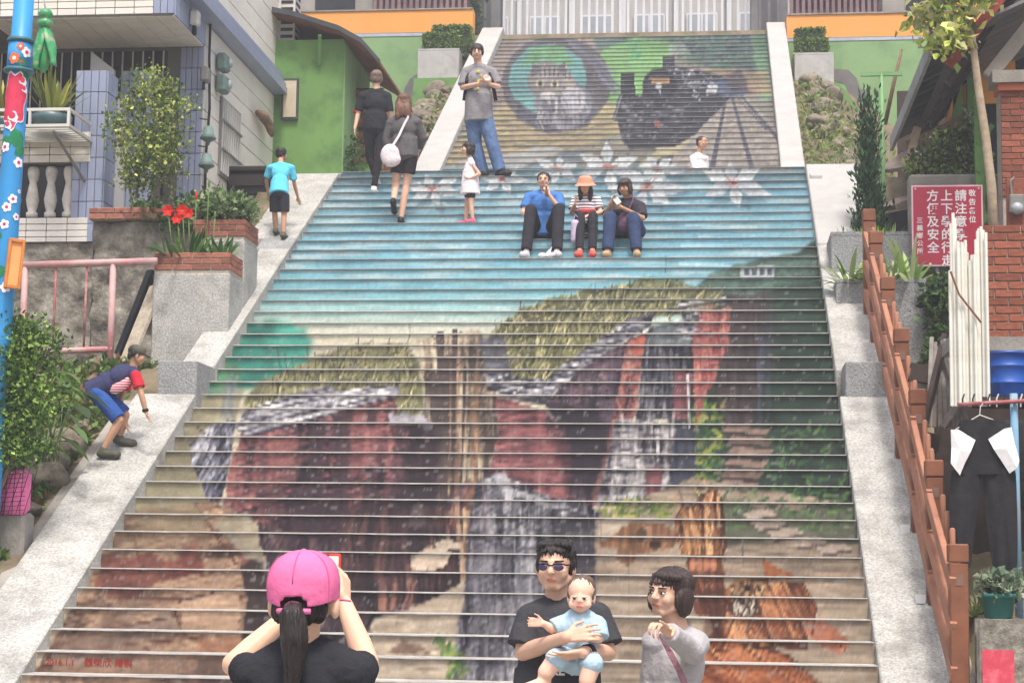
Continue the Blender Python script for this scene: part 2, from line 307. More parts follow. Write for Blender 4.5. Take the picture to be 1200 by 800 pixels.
    poly([(758,386),(806,378),(816,402),(808,440),(800,492),(746,492),(752,440)],(62,64,74),1,2,.3,2); rocky([(758,400),(806,396),(816,402),(808,440),(800,492),(746,492),(752,440)],(28,30,38),(62,64,74),(136,134,138),7,60,0,-85,1.2,.95,2); poly([(758,390),(786,376),(806,388),(812,404),(760,404)],(104,114,116),.8,1,.15,2)
    strokes([(760,420),(806,420),(796,490),(750,490)],40,30,4,88,[(120,120,126),(44,46,56),(96,92,104)],.5,.06)
    poly([(792,436),(812,436),(806,490),(788,492)],(126,76,82),.9,2,.2,1)
    RR=[(812,376),(822,364),(856,361),(854,402),(842,426),(838,446),(826,466),(816,500),(812,440)]
    rocky(RR,(96,54,58),(146,84,80),(184,128,116),8,50,3,-20,1.,1,1); strokes(RR,50,16,2.4,86,[(196,112,100),(130,60,64),(206,140,124)],.55,.1)
    strokes([(795,356),(822,350),(818,392),(796,404)],46,18,2,-12,[(222,220,218),(80,76,90),(160,156,164)],.8,.15); line((792,362),(852,352),4,(74,70,84),.9); line((796,357),(850,349),2,(208,206,206),.9)
    WC=[(722,490),(800,498),(816,520),(814,562),(780,588),(698,594),(706,560)]
    rocky(WC,(54,52,60),(140,136,139),(202,198,194),8,40,0,-6,1.1,1,1,2,None,.3); strokes(WC,24,30,3.4,86,[(206,202,198),(86,84,94),(120,116,124),(186,180,176)],.7,.08)
    for a,b in (((722,506),(808,514)),((716,524),(800,540)),((740,532),(776,548)),((712,552),(770,556))): line(a,b,2.4,(72,70,80),.8)
    poly([(792,498),(816,500),(814,596),(780,600),(786,550)],(62,66,80),.95,2,.25,3); poly([(756,548),(776,545),(772,590),(757,592)],(124,74,80),.85,2,.2,1); line((806,440),(808,500),3,(206,204,206),.8)
    # grey rock mass in front
    GM=[(556,566),(582,554),(640,580),(692,592),(708,604),(700,800),(528,800),(544,694),(550,612)]
    rocky(GM,(38,38,46),(102,100,108),(178,176,178),9,80,2,-30,1.05,1,2,3,lambda x,y:-.25*np.clip((x-640)/50,0,1),.25); strokes(GM,40,56,5,87,[(182,180,184),(56,54,64),(140,136,144),(84,80,92),(126,92,98),(206,202,202)],.42,.05)
    for a,b in (((570,556),(690,608)),((582,600),(640,628)),((604,584),(690,604)),((600,640),(690,648)),((560,630),(620,650))): line(a,b,5,(66,64,74),.7)
    poly([(575,556),(592,552),(600,572),(650,590),(690,600),(640,594),(590,574)],(186,184,188),.7,1,.2,2)
    poly([(656,606),(698,602),(698,800),(660,800)],(72,68,78),.85,2,.2,4)
    strokes([(510,745),(530,742),(555,790),(528,796)],60,7,5,-30,[(92,130,60),(70,104,50),(130,150,70)],.8,.8)
    # sandstone blocks, lower left
    poly([(-10,840),(40,790),(150,598),(255,588),(300,618),(312,680),(325,800),(330,840)],(146,120,98),1,0,.2,3); rocky([(-10,840),(40,790),(150,598),(255,588),(300,618),(312,680),(325,800),(330,840)],(84,62,54),(140,112,92),(188,156,126),60,26,-14,-14,1.0,.95,3,3,None,.5)
    strokes([(40,795),(150,600),(250,590),(298,620),(318,795)],40,70,6,-14,[(176,142,110),(120,98,84),(160,120,92),(190,160,130),(104,90,82)],.3,.08)
    for pg in ([(120,655),(180,650),(240,660),(235,690),(140,700),(110,690)],[(210,642),(232,630),(240,700),(222,704)],[(280,640),(296,650),(302,690),(284,684)]): poly(pg,(112,62,56),.75,1,.3,4,5)
    rocky([(150,704),(185,682),(230,672),(270,676),(282,690),(276,716),(240,722),(110,738),(96,736)],(112,86,72),(166,136,112),(204,176,146),60,26,-14,-14,.8,.95,2,3,None,.5)
    poly([(215,712),(270,696),(282,705),(278,735),(250,742),(212,738)],(178,148,122),.7,3,.2,2); rocky([(60,766),(110,740),(205,716),(214,738),(150,762),(62,790)],(96,82,76),(134,116,102),(172,142,116),60,20,-16,-16,.8,.8,3,3,None,.5); rocky([(60,792),(70,768),(168,752),(178,764),(120,790)],(104,80,66),(152,122,100),(190,158,130),60,20,-10,-10,.8,.8,3,3,None,.5)
    for a,b,wd in (((228,590),(262,640),4),((262,640),(278,662),6),((156,624),(164,660),3),((205,715),(212,738),3),((120,738),(205,722),4),((170,758),(176,765),4),((176,752),(256,745),3),((60,765),(170,752),3),((210,704),(250,694),3),((140,700),(230,702),4)): line(a,b,wd,(92,56,48),.8)
    poly([(280,664),(304,650),(322,720),(322,800),(288,800),(282,745),(290,700)],(52,42,44),.9,2,.2,4)
    poly([(262,746),(290,748),(284,770),(236,768),(232,750)],(150,106,80),.8,1,.2,2); poly([(230,782),(236,770),(290,772),(288,800),(232,800)],(60,48,48),.6,1,.2,4)
    poly([(250,612),(290,600),(304,620),(306,660),(286,650)],(152,146,124),.8,0,.15,4); poly([(140,600),(230,590),(245,615),(180,625)],(136,126,100),.7,3,.15,5)
    # courtyard floor, lower right, with a carved wooden figure
    poly([(698,606),(812,560),(1050,600),(1060,840),(698,840)],(150,136,118),1,3,.18,2); rocky([(698,606),(812,560),(1050,600),(1060,840),(698,840)],(104,92,80),(148,132,114),(182,166,144),120,16,0,1,.7,.9,2,2,None,.5)
    strokes([(700,620),(1015,620),(1035,800),(700,800)],200,70,4,1,[(176,160,138),(126,112,98),(140,128,108),(160,132,112)],.4,.04)
    poly([(812,575),(900,600),(1005,585),(1012,640),(930,630),(850,640)],(86,92,76),.85,0,.3,6); strokes([(812,570),(1005,570),(1008,620),(830,625)],160,9,4,-20,[(66,104,62),(96,140,78),(52,80,56)],.7,.8)
    for x,y in ((868,600),(880,612),(898,622),(925,632),(955,640)): poly([(x,y),(x+34,y-4),(x+44,y+3),(x+10,y+9)],(172,156,142),.95,1,.12,1,1); poly([(x+10,y+9),(x+44,y+3),(x+44,y+7),(x+10,y+13)],(86,72,68),.9,1,.1,1,0)
    for x in (736,): line((x,620),(x,800),1.2,(110,100,90),.7)
    poly([(700,610),(716,596),(740,612),(726,630),(702,626)],(178,164,146),.9,1,.1,2); strokes([(700,585),(790,585),(790,605),(705,605)],70,8,5,-20,[(112,132,64),(74,100,52),(150,150,70)],.8,.8)
    poly([(698,640),(740,612),(776,614),(800,628),(788,642),(748,650),(738,662),(722,656),(726,640)],(128,92,66),.95,2,.35,1); ellp(768,638,7,6,(70,50,40),wob=1); ellp(752,626,6,8,(84,64,50),wob=1)
    SLV=[(792,606),(800,592),(811,597),(822,580),(839,571),(847,588),(851,640),(846,652),(800,650),(793,626)]
    rocky(SLV,(70,42,30),(148,100,66),(220,180,132),7,60,8,-70,1.3,1,1,1,None,.15); strokes(SLV,44,36,3,76,[(210,170,124),(96,62,44),(180,130,88)],.6,.15)
    poly([(804,650),(846,652),(850,676),(806,676)],(104,66,48),1,1,.2,1); [ellp(812+8*i,661,4,9,(168,112,84),wob=.5) for i in range(4)]
    poly([(804,674),(848,674),(852,742),(832,748),(818,724)],(104,62,46),1,2,.25,1); strokes([(806,676),(848,676),(850,740),(826,740)],40,20,3,75,[(150,96,72),(78,46,40)],.6,.2)
    poly([(894,656),(926,671),(930,676),(897,676)],(146,90,56),1,1,.2,1)
    BD=[(848,690),(884,678),(942,684),(957,710),(952,742),(908,758),(838,762),(826,742),(850,720)]
    rocky(BD,(60,34,26),(128,76,50),(204,148,104),10,60,-28,-60,1.2,1,1,1,None,.15); strokes(BD,60,40,4,62,[(186,130,92),(84,48,36),(160,100,68)],.45,.25)
    poly([(944,724),(966,728),(988,742),(997,756),(984,766),(966,758),(946,744)],(162,104,80),1,1,.18,1); line((980,752),(990,760),2,(90,50,40))
    ellp(876,690,22,14,(150,118,84),wob=1); strokes([(856,680),(898,680),(896,702),(858,702)],60,9,1.6,80,[(90,64,46),(196,164,124),(60,46,40)],.8,.6); ellp(876,689,4,4,(44,32,28),wob=0); ellp(888,690,4,4,(44,32,28),wob=0)
    ellp(872,712,19,12,(86,66,56),wob=1); strokes([(856,704),(890,704),(886,722),(862,722)],46,7,1.6,85,[(220,212,198),(170,156,140)],.8,.5)
    LG=[(812,764),(836,748),(880,752),(924,768),(968,806),(970,840),(812,840)]
    rocky(LG,(70,34,24),(124,72,48),(188,126,88),16,90,-62,-60,1.1,1,2,2,None,.15); strokes(LG,90,50,4,30,[(190,120,78),(92,46,30),(160,90,54)],.5,.2); line((868,752),(930,770),4,(84,44,34),.8); poly([(905,752),(946,744),(948,762),(930,762)],(92,52,38),.9,1,.2,1)
    for pg in (SLV,BD,LG):
        for q in range(len(pg)): line(pg[q-1],pg[q],2.2,(70,40,30),.7)
    for a,b in (((806,600),(812,648)),((822,584),(826,648)),((838,575),(838,648)),((898,680),(930,752)),((915,682),(944,745)),((862,720),(846,758)),((880,684),(905,756)),((830,760),(868,800)),((870,756),(930,800))): line(a,b,3,(84,48,34),.7); line((a[0]+4,a[1]),(b[0]+4,b[1]),2.2,(206,158,112),.55)
    poly([(806,724),(830,720),(836,742),(812,752)],(186,170,146),.8,1,.1,2)
    # ---- upper flight: its colours are picked already lightened by distance haze
    poly([(480,-10),(960,-10),(960,196),(480,196)],(132,130,120),1,0,.15,1,0)
    poly([(560,20),(720,20),(700,70),(680,130),(560,140)],(152,138,130),1,0,.18,4); strokes([(570,30),(720,30),(700,80),(570,130)],200,10,3,-35,[(176,162,152),(120,106,104),(140,126,134)],.6,.5)
    poly([(690,20),(920,20),(925,110),(850,96),(800,60),(700,60)],(82,104,100),.95,0,.25,6); strokes([(700,38),(900,38),(910,100),(860,100),(780,55)],220,10,4,-40,[(70,112,88),(66,72,92),(100,140,108),(58,74,82)],.55,.7)
    poly([(700,62),(745,42),(792,52),(776,84),(752,112),(748,132),(704,140),(694,92)],(122,176,104),.95,0,.15,7); strokes([(735,38),(755,38),(750,70),(738,70)],20,12,4,-60,[(96,172,116)],.6,.4)
    poly([(880,40),(905,40),(912,110),(892,120)],(112,160,116),.75,0,.25,6); poly([(800,80),(900,82),(905,112),(850,110)],(176,138,110),.7,1,.2,5)
    poly([(590,120),(720,120),(735,150),(640,190),(500,194),(560,150)],(170,156,118),.95,3,.2,6); strokes([(500,150),(720,130),(720,180),(500,194)],140,30,3,-12,[(196,178,130),(140,122,100),(96,112,92),(160,130,120)],.5,.15)
    ellp(652,98,64,56,(98,95,100),wob=2,amp=.2); strokes([(660,45),(715,80),(720,110),(690,70)],30,26,5,45,[(128,132,150),(100,100,116)],.6,.1)
    ellp(642,94,46,42,(106,160,160),wob=2,amp=.12); poly([(610,80),(625,56),(660,54),(672,78),(640,72)],(112,166,110),.9,1,.15,4); poly([(605,120),(640,140),(700,128),(690,150),(640,158),(605,140)],(84,84,98),.95,1,.2,3)
    ellp(660,122,34,30,(124,124,136),wob=2,amp=.25); ellp(640,94,22,22,(124,118,118),wob=1,amp=.2); ellp(660,98,14,15,(150,142,132),wob=1); poly([(632,86),(638,75),(644,90)],(186,168,152),1,1,.1,0,0); poly([(656,86),(664,74),(665,90)],(176,148,142),1,1,.1,0,0)
    strokes([(625,84),(668,84),(690,130),(630,150)],150,9,2,70,[(84,82,94),(170,166,168),(196,194,196),(104,100,108)],.65,.5); ellp(672,118,14,17,(196,196,200),al=.6,wob=2); ellp(640,96,21,20,(136,130,130),al=.7,wob=1); [line((632+i*6,80),(634+i*5,90),2,(72,70,78)) for i in range(5)]; ellp(633,98,5,4,(214,206,160),wob=0); ellp(650,99,5,4,(214,206,160),wob=0); ellp(633,98,2.4,3.6,(40,36,40),wob=0); ellp(650,99,2.4,3.6,(40,36,40),wob=0); ellp(642,107,4,3,(176,130,126),wob=0); ellp(642,112,9,5,(206,204,204),al=.8,wob=0); poly([(622,92),(624,74),(636,82)],(104,98,100),1,1,.1,0,0); poly([(652,82),(662,72),(664,92)],(104,98,100),1,1,.1,0,0); strokes([(636,115),(690,115),(690,148),(630,150)],60,14,3,80,[(92,92,104),(190,190,194)],.5,.2)
    poly([(846,112),(872,110),(925,165),(930,200),(770,200)],(156,148,140),1,1,.15,2); poly([(846,112),(856,112),(800,174),(775,196),(745,196)],(184,176,140),.95,1,.1,2)
    strokes([(850,116),(870,114),(920,170),(920,194),(800,194)],200,7,2,0,[(120,112,110),(180,170,160),(140,124,116)],.6,.3)
    for a,b,wd in (((851,114),(834,200),6),((858,114),(882,200),6),((868,112),(918,170),5),((862,112),(898,152),2.4)): line(b,a,wd,(84,86,98),1)
    TR=[(718,140),(726,112),(752,112),(754,94),(764,82),(790,78),(826,84),(852,92),(858,112),(812,160),(790,172),(738,176),(728,164),(724,142)]
    poly(TR,(58,58,68),1,1,.2,1,1); poly([(728,87),(743,86),(745,114),(728,114)],(44,44,54),1,1,.1,0,0); poly([(777,66),(790,66),(791,80),(776,80)],(62,62,72),1,1,.1,0,0); ellp(773,100,20,19,(40,40,50),wob=0); ellp(773,100,15,14,(58,58,70),wob=0)
    poly([(764,92),(785,91),(785,97),(764,98)],(176,132,84),.9,1,.2,0,0); ellp(772,101,4,4,(196,204,206),wob=0); line((773,105),(774,110),1.6,(196,200,206)); poly([(820,96),(850,94),(880,108),(850,116)],(84,100,128),.9,1,.2,1); ellp(812,98,12,4,(120,124,132),wob=1)
    poly([(830,98),(842,100),(840,112),(828,112)],(206,206,200),.8,1,.2,1); strokes([(780,78),(826,84),(850,100),(820,120),(790,100)],60,5,1.6,30,[(214,222,226),(150,160,172),(96,100,112)],.85,.7)
    strokes([(726,118),(810,118),(800,160),(735,170)],80,12,1.6,2,[(124,128,142),(44,44,56),(150,152,160),(96,92,104)],.7,.3); line((720,139),(790,139),1.6,(150,156,166)); line((728,113),(720,140),1.6,(150,156,166)); line((742,160),(790,168),3,(48,46,56)); poly([(770,142),(776,144),(772,150),(767,147)],(176,100,90),.9,1,.1,0,0)
    poly([(782,52),(800,50),(808,62),(786,66)],(176,180,182),.55,1,.1,5); poly([(850,88),(870,80),(878,110),(856,112)],(82,74,86),.8,0,.2,4)
    poly([(520,194),(640,172),(662,176),(612,196)],(170,174,176),.9,3,.12,2); poly([(612,196),(664,176),(690,176),(675,196)],(106,118,128),.9,3,.12,2)
    for x,y in ((724,186),(776,186)): poly([(x-4,y),(x+14,y-6),(x+10,y+6),(x-10,y+8)],(72,76,88),.9,1,.1,1,1)
    lily(506,222,34,1,.3); lily(588,210,30,2,.1); lily(712,196,44,3,.5); lily(770,198,32,5,.2); lily(758,220,46,4,.0); lily(858,214,46,6,.45); lily(655,198,30,7,.8)
    strokes(RED,110,26,1.6,-20,[(72,52,58),(176,122,112)],.35,.12)
    strokes(GM,90,40,2.2,86,[(48,48,56),(190,188,190)],.35,.06)
    for b,c,a in (([(290,560),(400,600),(470,560),(512,560),(506,610),(468,672),(432,712),(398,706),(330,645)],(52,42,50),.45),([(480,500),(514,500),(514,620),(480,660),(466,600)],(46,40,48),.5),([(640,480),(700,470),(715,520),(700,590),(668,580)],(40,36,44),.45),([(586,500),(640,500),(650,560),(600,565)],(150,100,100),.35),([(300,520),(352,512),(350,560),(292,580)],(164,108,102),.45),([(408,500),(452,490),(452,540),(410,556)],(158,100,98),.4),
        ([(548,620),(600,640),(590,790),(535,790)],(62,60,70),.4),([(600,650),(640,655),(636,790),(604,790)],(158,156,160),.3),([(640,600),(700,606),(698,790),(650,790)],(48,46,54),.45),([(60,770),(150,700),(190,690),(120,770)],(112,92,80),.45),([(150,610),(250,600),(240,640),(130,648)],(128,112,90),.5),([(40,795),(100,745),(290,770),(300,800)],(118,96,84),.4),([(820,690),(850,690),(850,750),(826,745)],(60,36,30),.45),([(900,690),(945,695),(940,730),(905,730)],(178,118,84),.35),([(820,780),(900,770),(940,800),(830,810)],(176,108,70),.35),([(800,600),(816,596),(812,645),(800,645)],(196,150,104),.4),
        ([(900,340),(985,300),(1000,480),(890,480)],(40,62,50),.35)): poly(b,c,a,0,.15,14,6)
    for x0,y0,y1 in ((480,380,396),(640,245,255),(780,300,320),(545,690,716),(736,640,800),(870,640,665),(420,395,408),(610,352,364)): line((x0,y0),(x0,y1),1.1,(96,92,88),.8)
    bl=np.stack([blur(CV[...,q],7) for q in range(3)],2); CV[:]=np.clip(CV+.55*(CV-bl),0,255)
    bl=np.stack([blur(CV[...,q],2) for q in range(3)],2); CV[:]=np.clip(CV+.2*(CV-bl),0,255)
    k_=np.clip((YY-330)/60.,0,1)[...,None]; CV[:]=CV*(1-k_)+np.clip(96+(CV-104)*1.08,0,255)*k_
    lum=CV.mean(2,keepdims=True); CV[:]=(CV*.90+lum*.10)*.96+np.array((150,149,150))*.02  # desaturated, with a trace of grey haze colour mixed into the paint
    CV[:]=CV*(1+(vnoise(2,2,11)-.5)*.14)[...,None]*(1+(vnoise(30,4,12)-.5)*.12)[...,None]
paint()
def sample(P):
    u,v,_=proj(P); u=np.clip(u+OX,0,W_-2); v=np.clip(v+OY,0,H_-2); i=u.astype(int); j=v.astype(int); a=(u-i)[:,None]; b=(v-j)[:,None]
    return (CV[j,i]*(1-a)+CV[j,i+1]*a)*(1-b)+(CV[j+1,i]*(1-a)+CV[j+1,i+1]*a)*b
# ------------------------------------------------------------------ shared materials
m_paint=M('mural_paint',(0,0,0),rough=.6,var=.06,scale=9,bump=.08,bscale=90,attr='paint',spec=.3)
m_nose=M('worn_nosing',(156,154,150),rough=.7,var=.16,scale=14,stain=(120,116,108),stain_scale=7,speckle=.12,sp_scale=160)
m_nose2=M('dull_nosing',(116,120,120),rough=.8,var=.16,scale=14)
m_tread=M('tread_concrete',(176,174,168),var=.2,scale=4,stain=(80,80,76),stain_scale=3)
m_gran=M('washed_granite',(168,168,163),rough=.8,var=.16,scale=2.5,speckle=.34,sp_scale=42,bump=.5,bscale=60,stain=(112,110,102),stain_scale=2.2)
m_gran_rough=M('rough_grey_granite',(146,148,148),rough=.9,var=.08,scale=3,speckle=.34,sp_scale=40,bump=.9,bscale=45,stain=(116,118,116),stain_scale=2)
m_white=M('white_painted_concrete',(170,169,166),rough=.75,var=.05,scale=3,stain=(156,154,148),stain_scale=2.2,bump=.1)
m_conc=M('old_concrete',(146,142,134),var=.18,scale=2.2,stain=(92,90,82),stain_scale=1.5,bump=.5,bscale=30)
m_soil=M('bank_soil',(112,100,82),var=.35,scale=2.6,stain=(78,92,52),stain_scale=1.8,bump=.9,bscale=18)
m_brick=M('red_brick',(144,94,78),var=.16,scale=18,rnd=.28,stain=(196,178,164),stain_scale=6,bump=.5,bscale=70)
m_brick2=M('dark_red_brick',(140,84,66),var=.2,scale=14,rnd=.3,stain=(112,66,54),stain_scale=5,bump=.5,bscale=60)
m_mortar=M('mortar',(170,162,150),var=.15,scale=10,bump=.6,bscale=50)
m_wood=M('brown_fence_wood',(122,78,56),rough=.7,var=.16,scale=7,bump=.12,bscale=40,spec=.35,rnd=.08)
m_woodl=M('brown_fence_rail',(158,110,86),rough=.7,var=.12,scale=7,bump=.12,bscale=40,spec=.35,rnd=.06)
m_metalw=M('bracket_steel',(226,228,230),rough=.4,var=.05,metal=.3,bump=0)
# ------------------------------------------------------------------ stairs
XL,XR=-3.784,2.767; ZN0,RI,TR_=.664,.166,.30
def zn(y): return ZN0+RI/TR_*y
dzi=lambda i: float(np.interp(i,[-4,0,4,8,12,16,22,26,30,38,40],[0,.02,.01,0,-.022,-.02,-.026,-.003,.02,.016,.012]))
def zi(i): return ZN0+RI*i+(dzi(i) if i<39 else 0)
def flight(root,idx,xl,xr,yf,zf,cols,rows,last_depth,nmat,overh=.010,nh=.011):
    nm=None
    for i in idx:
        y,z0,z1=yf(i),zf(i-1),zf(i)
        X=np.linspace(xl,xr,cols+1); Zs=np.linspace(z0-.004,z1-nh+.006,rows+1)
        P=np.array([(x,y+.012,z) for z in Zs for x in X]); n=cols+1
        f=[(r*n+c,r*n+c+1,(r+1)*n+c+1,(r+1)*n+c) for r in range(rows) for c in range(cols)]
        k=len(P); dep=(yf(i+1)-y) if i!=idx[-1] else last_depth
        V=[tuple(p) for p in P]+[(xl,y+.012,z1-.003),(xr,y+.012,z1-.003),(xr,y+dep+.02,z1-.003),(xl,y+dep+.02,z1-.003)]
        f.append((k,k+1,k+2,k+3)); fm=[0]*(rows*cols)+[1]
        s=mobj('step',V,f,None,root,mats=[m_paint,m_tread],fm=fm)
        C=np.ones((len(V),4),np.float32); C[:k,:3]=lin(np.clip(sample(P),0,255)); C[k:,:3]=.2
        ch_=np.random.default_rng(i+500).random((rows+1,n//3+2)).repeat(3,1)[:,:n]; ch_=((ch_>.93)*(np.random.default_rng(i+900).random((rows+1,n))>.4)*np.linspace(.15,1,rows+1)[:,None]).ravel()[:,None]*.55; C[:k,:3]=C[:k,:3]*(1-ch_)+lin((156,154,150))*ch_
        ca=s.data.color_attributes.new('paint','FLOAT_COLOR','POINT'); ca.data.foreach_set('color',C.ravel())
        if nm is None:
            mb=MB(); rg=random.Random(3); nseg=26
            xs=[xl+.01+(xr-xl-.02)*t/nseg for t in range(nseg+1)]; V2=[];F2=[]
            for t,x in enumerate(xs):
                w1=rg.uniform(-.003,.003); V2+=[(x,-overh+w1,-nh+rg.uniform(-.003,.003)),(x,-overh+w1,-.006),(x,-overh+.007,0),(x,.06,0),(x,.06,-nh)]
            for t in range(nseg):
                for q in range(5): a=t*5+q;b=t*5+(q+1)%5; F2.append((a,b,b+5,a+5))
            F2+=[(4,3,2,1,0),tuple(nseg*5+q for q in range(5))]
            no=mb.add(V2,F2).build('nosing',nmat,s); nm=no.data; nm2=nm.copy(); nm2.materials.clear(); nm2.materials.append(m_nose2)
        else: no=link(bpy.data.objects.new('nosing',nm2 if i>23 and nmat is m_nose else nm),s)
        no.location=(0,y,z1)
low=thing('lower_staircase','wide lower flight of stairs with canyon and blue water mural on its risers','stairs',(0,0,0))
flight(low,list(range(-3,40)),XL,XR,lambda i:TR_*i,zi,430,6,.33,m_nose)
YU=15.2; RU=.168; ZL=zi(39)
part_box('landing',(XL-.75,12.03,ZL-.5),(XR+.9,YU+.02,ZL-.004),m_tread,low)
part_box('core',(XL,12.02,3),(XR,12.04,ZL-.01),m_conc,low)
upp=thing('upper_staircase','narrower upper flight of stairs with black steam locomotive mural on its risers','stairs',(0,0,0))
UXL,UXR=-3.13,2.6
flight(upp,list(range(0,36)),UXL,UXR,lambda i:YU+.3*i,lambda i:ZL+RU*(i+1),330,4,2.5,m_nose2,overh=.004,nh=.008)
ZT=ZL+RU*36
# lettering of the painter on the second riser
def text(s,size,mat,parent,loc,rot=(PI/2,0,0),name='lettering',ext=.002,align='LEFT',sx=1,bold=0.):
    c=bpy.data.curves.new(name,'FONT'); c.body=s; c.size=size; c.extrude=ext; c.align_x=align; c.offset=bold; c.resolution_u=3
    o=bpy.data.objects.new(name,c); me=baked(o); bpy.data.objects.remove(o)
    me.materials.clear(); me.materials.append(mat); q=bpy.data.objects.new(name,me); link(q,parent); q.location=loc; q.rotation_euler=rot; q.scale=(sx,1,1); return q
m_redpaint=M('red_paint_lettering',(150,44,40),var=.1,bump=0)
p=at(53,778,y=.312); text('2016.1.1',.07,m_redpaint,low,(p.x,.3+.0095,p.z-.005),ext=.001); text('魏榮欣 繪製',.075,m_redpaint,low,(p.x+.315,.3+.0095,p.z-.005),ext=.001)
# ------------------------------------------------------------------ ground
def hgt(x,y):
    b=np.where(y<11.7,np.clip(zn(y),0,ZL-.06),np.where(y<YU,ZL-.06,np.clip(ZL-.06+.56*(y-YU),0,ZT-.02)))
    b=np.where(y>25.4,ZT-.02,b)
    if x<-4.25:
        z=np.where(y<8.25,np.minimum(b-.06,3.62),np.where((x<-4.95)&(y<14.5),5.45,b-.03))
        z=np.where((y>15.5)&(y<25.4),b-.3-.7*np.clip(-x-4.0,0,4),z); z=np.where((y>25.3),ZT-.02,z)
        return z
    if x>3.42:
        lo=np.interp(y,[-30,-.5,-.42,1.6,3.0,7,9,11.7],[0,0,1.2,1.2,1.6,3.6,4.8,ZL-.1]) if x>3.52 else np.clip(zn(y)-.05,0,99)
        z=np.where(y<11.7,np.minimum(lo,b+.4),b-.1)
        z=np.where((y>15.5)&(y<25.4),b-.3-.8*np.clip(x-3.4,0,4),z); z=np.where((y>25.3),ZT-.02,z)
        return z
    return np.where((y>-1.1)&(y<25.4),b-.45,b)
gx=[-300,-80,-30]+list(np.arange(-16,16.01,.2))+[30,80,300]; gy=[-300,-80,-35]+list(np.arange(-20,30.01,.2))+[45,90,300]
rg=np.random.default_rng(5); GV=[];n=len(gx)
gya=np.array(gy)
cols_=[hgt(x,gya) for x in gx]
for j,y in enumerate(gy):
    for i,x in enumerate(gx):
        wob=.0 if (y<-1.2 and x<3.5) or y>25 else .05; GV.append((x,y,float(cols_[i][j])+rg.uniform(-wob,wob)))
GF=[(j*n+i,j*n+i+1,(j+1)*n+i+1,(j+1)*n+i) for j in range(len(gy)-1) for i in range(n-1)]
g=mobj('ground',GV,GF,m_soil,smooth=True); tag(g,'earth bank and paved ground under the stairs','ground',kind='structure')
m_plaza=M('plaza_concrete',(160,156,148),var=.12,scale=2,stain=(120,118,112),stain_scale=1.5)
o=part_box('plaza',(-14,-19,-.3),(3.7,-.92,.006),m_plaza); tag(o,'pale concrete plaza at the foot of the stairs','plaza',kind='structure')
# ------------------------------------------------------------------ sloping side walls of the stairs
def slab(name,x0,x1,prof,mat,parent,ch=.02):
    o=MB().prism(prof,0,x0,x1).build(name,mat,parent)
    bm=bmesh.new(); bm.from_mesh(o.data); bmesh.ops.bevel(bm,geom=bm.edges[:],offset=ch*.35,segments=1,affect='EDGES',clamp_overlap=True); bm.to_mesh(o.data); bm.free(); return o
def slope(y0,y1,h,d=1.0): return [(y0,zn(y0)-d),(y1,zn(y1)-d),(y1,zn(y1)+h),(y0,zn(y0)+h)]
lb=thing('stone_ramp','speckled granite side ramp climbing the bank with a boy crouching on it','ramp',(0,0,0))
slab('slab',-4.42,XL-.001,[(-1.2,-.3),(4.62,zn(4.62)-1),(4.62,zn(4.62)+.07),(-1.0,.12)],m_gran,lb,.03)
slab('curb',-4.56,-4.40,[(-1.0,-.4),(4.62,zn(4.62)-1),(4.62,zn(4.62)+.0),(-1.0,.04)],m_conc,lb,.02)
slab('newel',-4.19,XL+.004,[(4.6,2.5),(5.32,2.7),(5.32,3.625),(4.6,3.625)],m_gran_rough,lb,.02)
slab('slab',-4.17,XL-.001,slope(5.30,8.62,.06),m_gran,lb,.03)
slab('newel',-4.22,XL+.004,[(8.6,zn(8.6)-1.4),(9.0,zn(8.6)-1.4),(9.0,zn(9.0)+.055),(8.6,zn(8.6)+.055)],m_gran_rough,lb,.02)
slab('slab',-4.44,XL-.001,[(8.99,zn(8.99)-1.5),(12.0,zn(11.7)-1.5),(12.05,zn(11.4)),(11.95,zn(11.5)+.03),(11.75,zn(11.55)+.07),(11.5,zn(11.45)+.07),(8.99,zn(8.99)+.06)],m_gran,lb,.03)
rb=thing('stone_ramp','pale granite side ramp under the brown wooden fence','ramp',(0,0,0))
slab('slab',XR+.001,3.46,[(-1.2,-.3),(4.62,zn(4.62)-1.2),(4.62,zn(4.62)+.06),(-1.0,.11)],m_gran,rb,.03)
slab('newel',XR+.06,3.3,[(4.6,2.5),(5.2,2.7),(5.2,3.62),(4.6,3.62)],m_gran_rough,rb,.02)
slab('slab',XR+.001,3.44,slope(5.19,8.62,.07,1.3),m_gran,rb,.03)
slab('slab',XR+.001,3.44,[(8.6,zn(8.6)-1.5),(12.0,zn(11.7)-1.5),(12.05,zn(11.5)),(11.98,zn(11.6)),(11.8,zn(11.65)+.07),(11.5,zn(11.5)+.1),(8.6,zn(8.6)+.1)],m_white,rb,.04)
ul=thing('upper_ramp','white painted ramp beside the standing man in grey','ramp',(0,0,0))
zu=lambda y:ZL+.56*(y-YU)
slab('slab',-3.60,UXL-.002,[(15.0,ZL-.3),(26.2,ZT-.4),(26.2,ZT+.12),(25.7,ZT+.18),(15.0,zu(15.0)+.22)],m_white,ul,.04)
ur=thing('upper_ramp','white painted ramp beside the locomotive mural and the rocky bank','ramp',(0,0,0))
slab('slab',UXR+.002,3.0,[(15.0,ZL-.3),(26.2,ZT-.4),(26.2,ZT+.12),(25.7,ZT+.18),(15.0,zu(15.0)+.22)],m_white,ur,.04)
slab('newel',2.80,2.96,[(10.9,zn(10.9)-.2),(15.0,ZL-.3),(15.0,ZL+.16),(12.0,ZL+.1),(10.9,zn(10.9)+.15)],m_white,ur,.02)
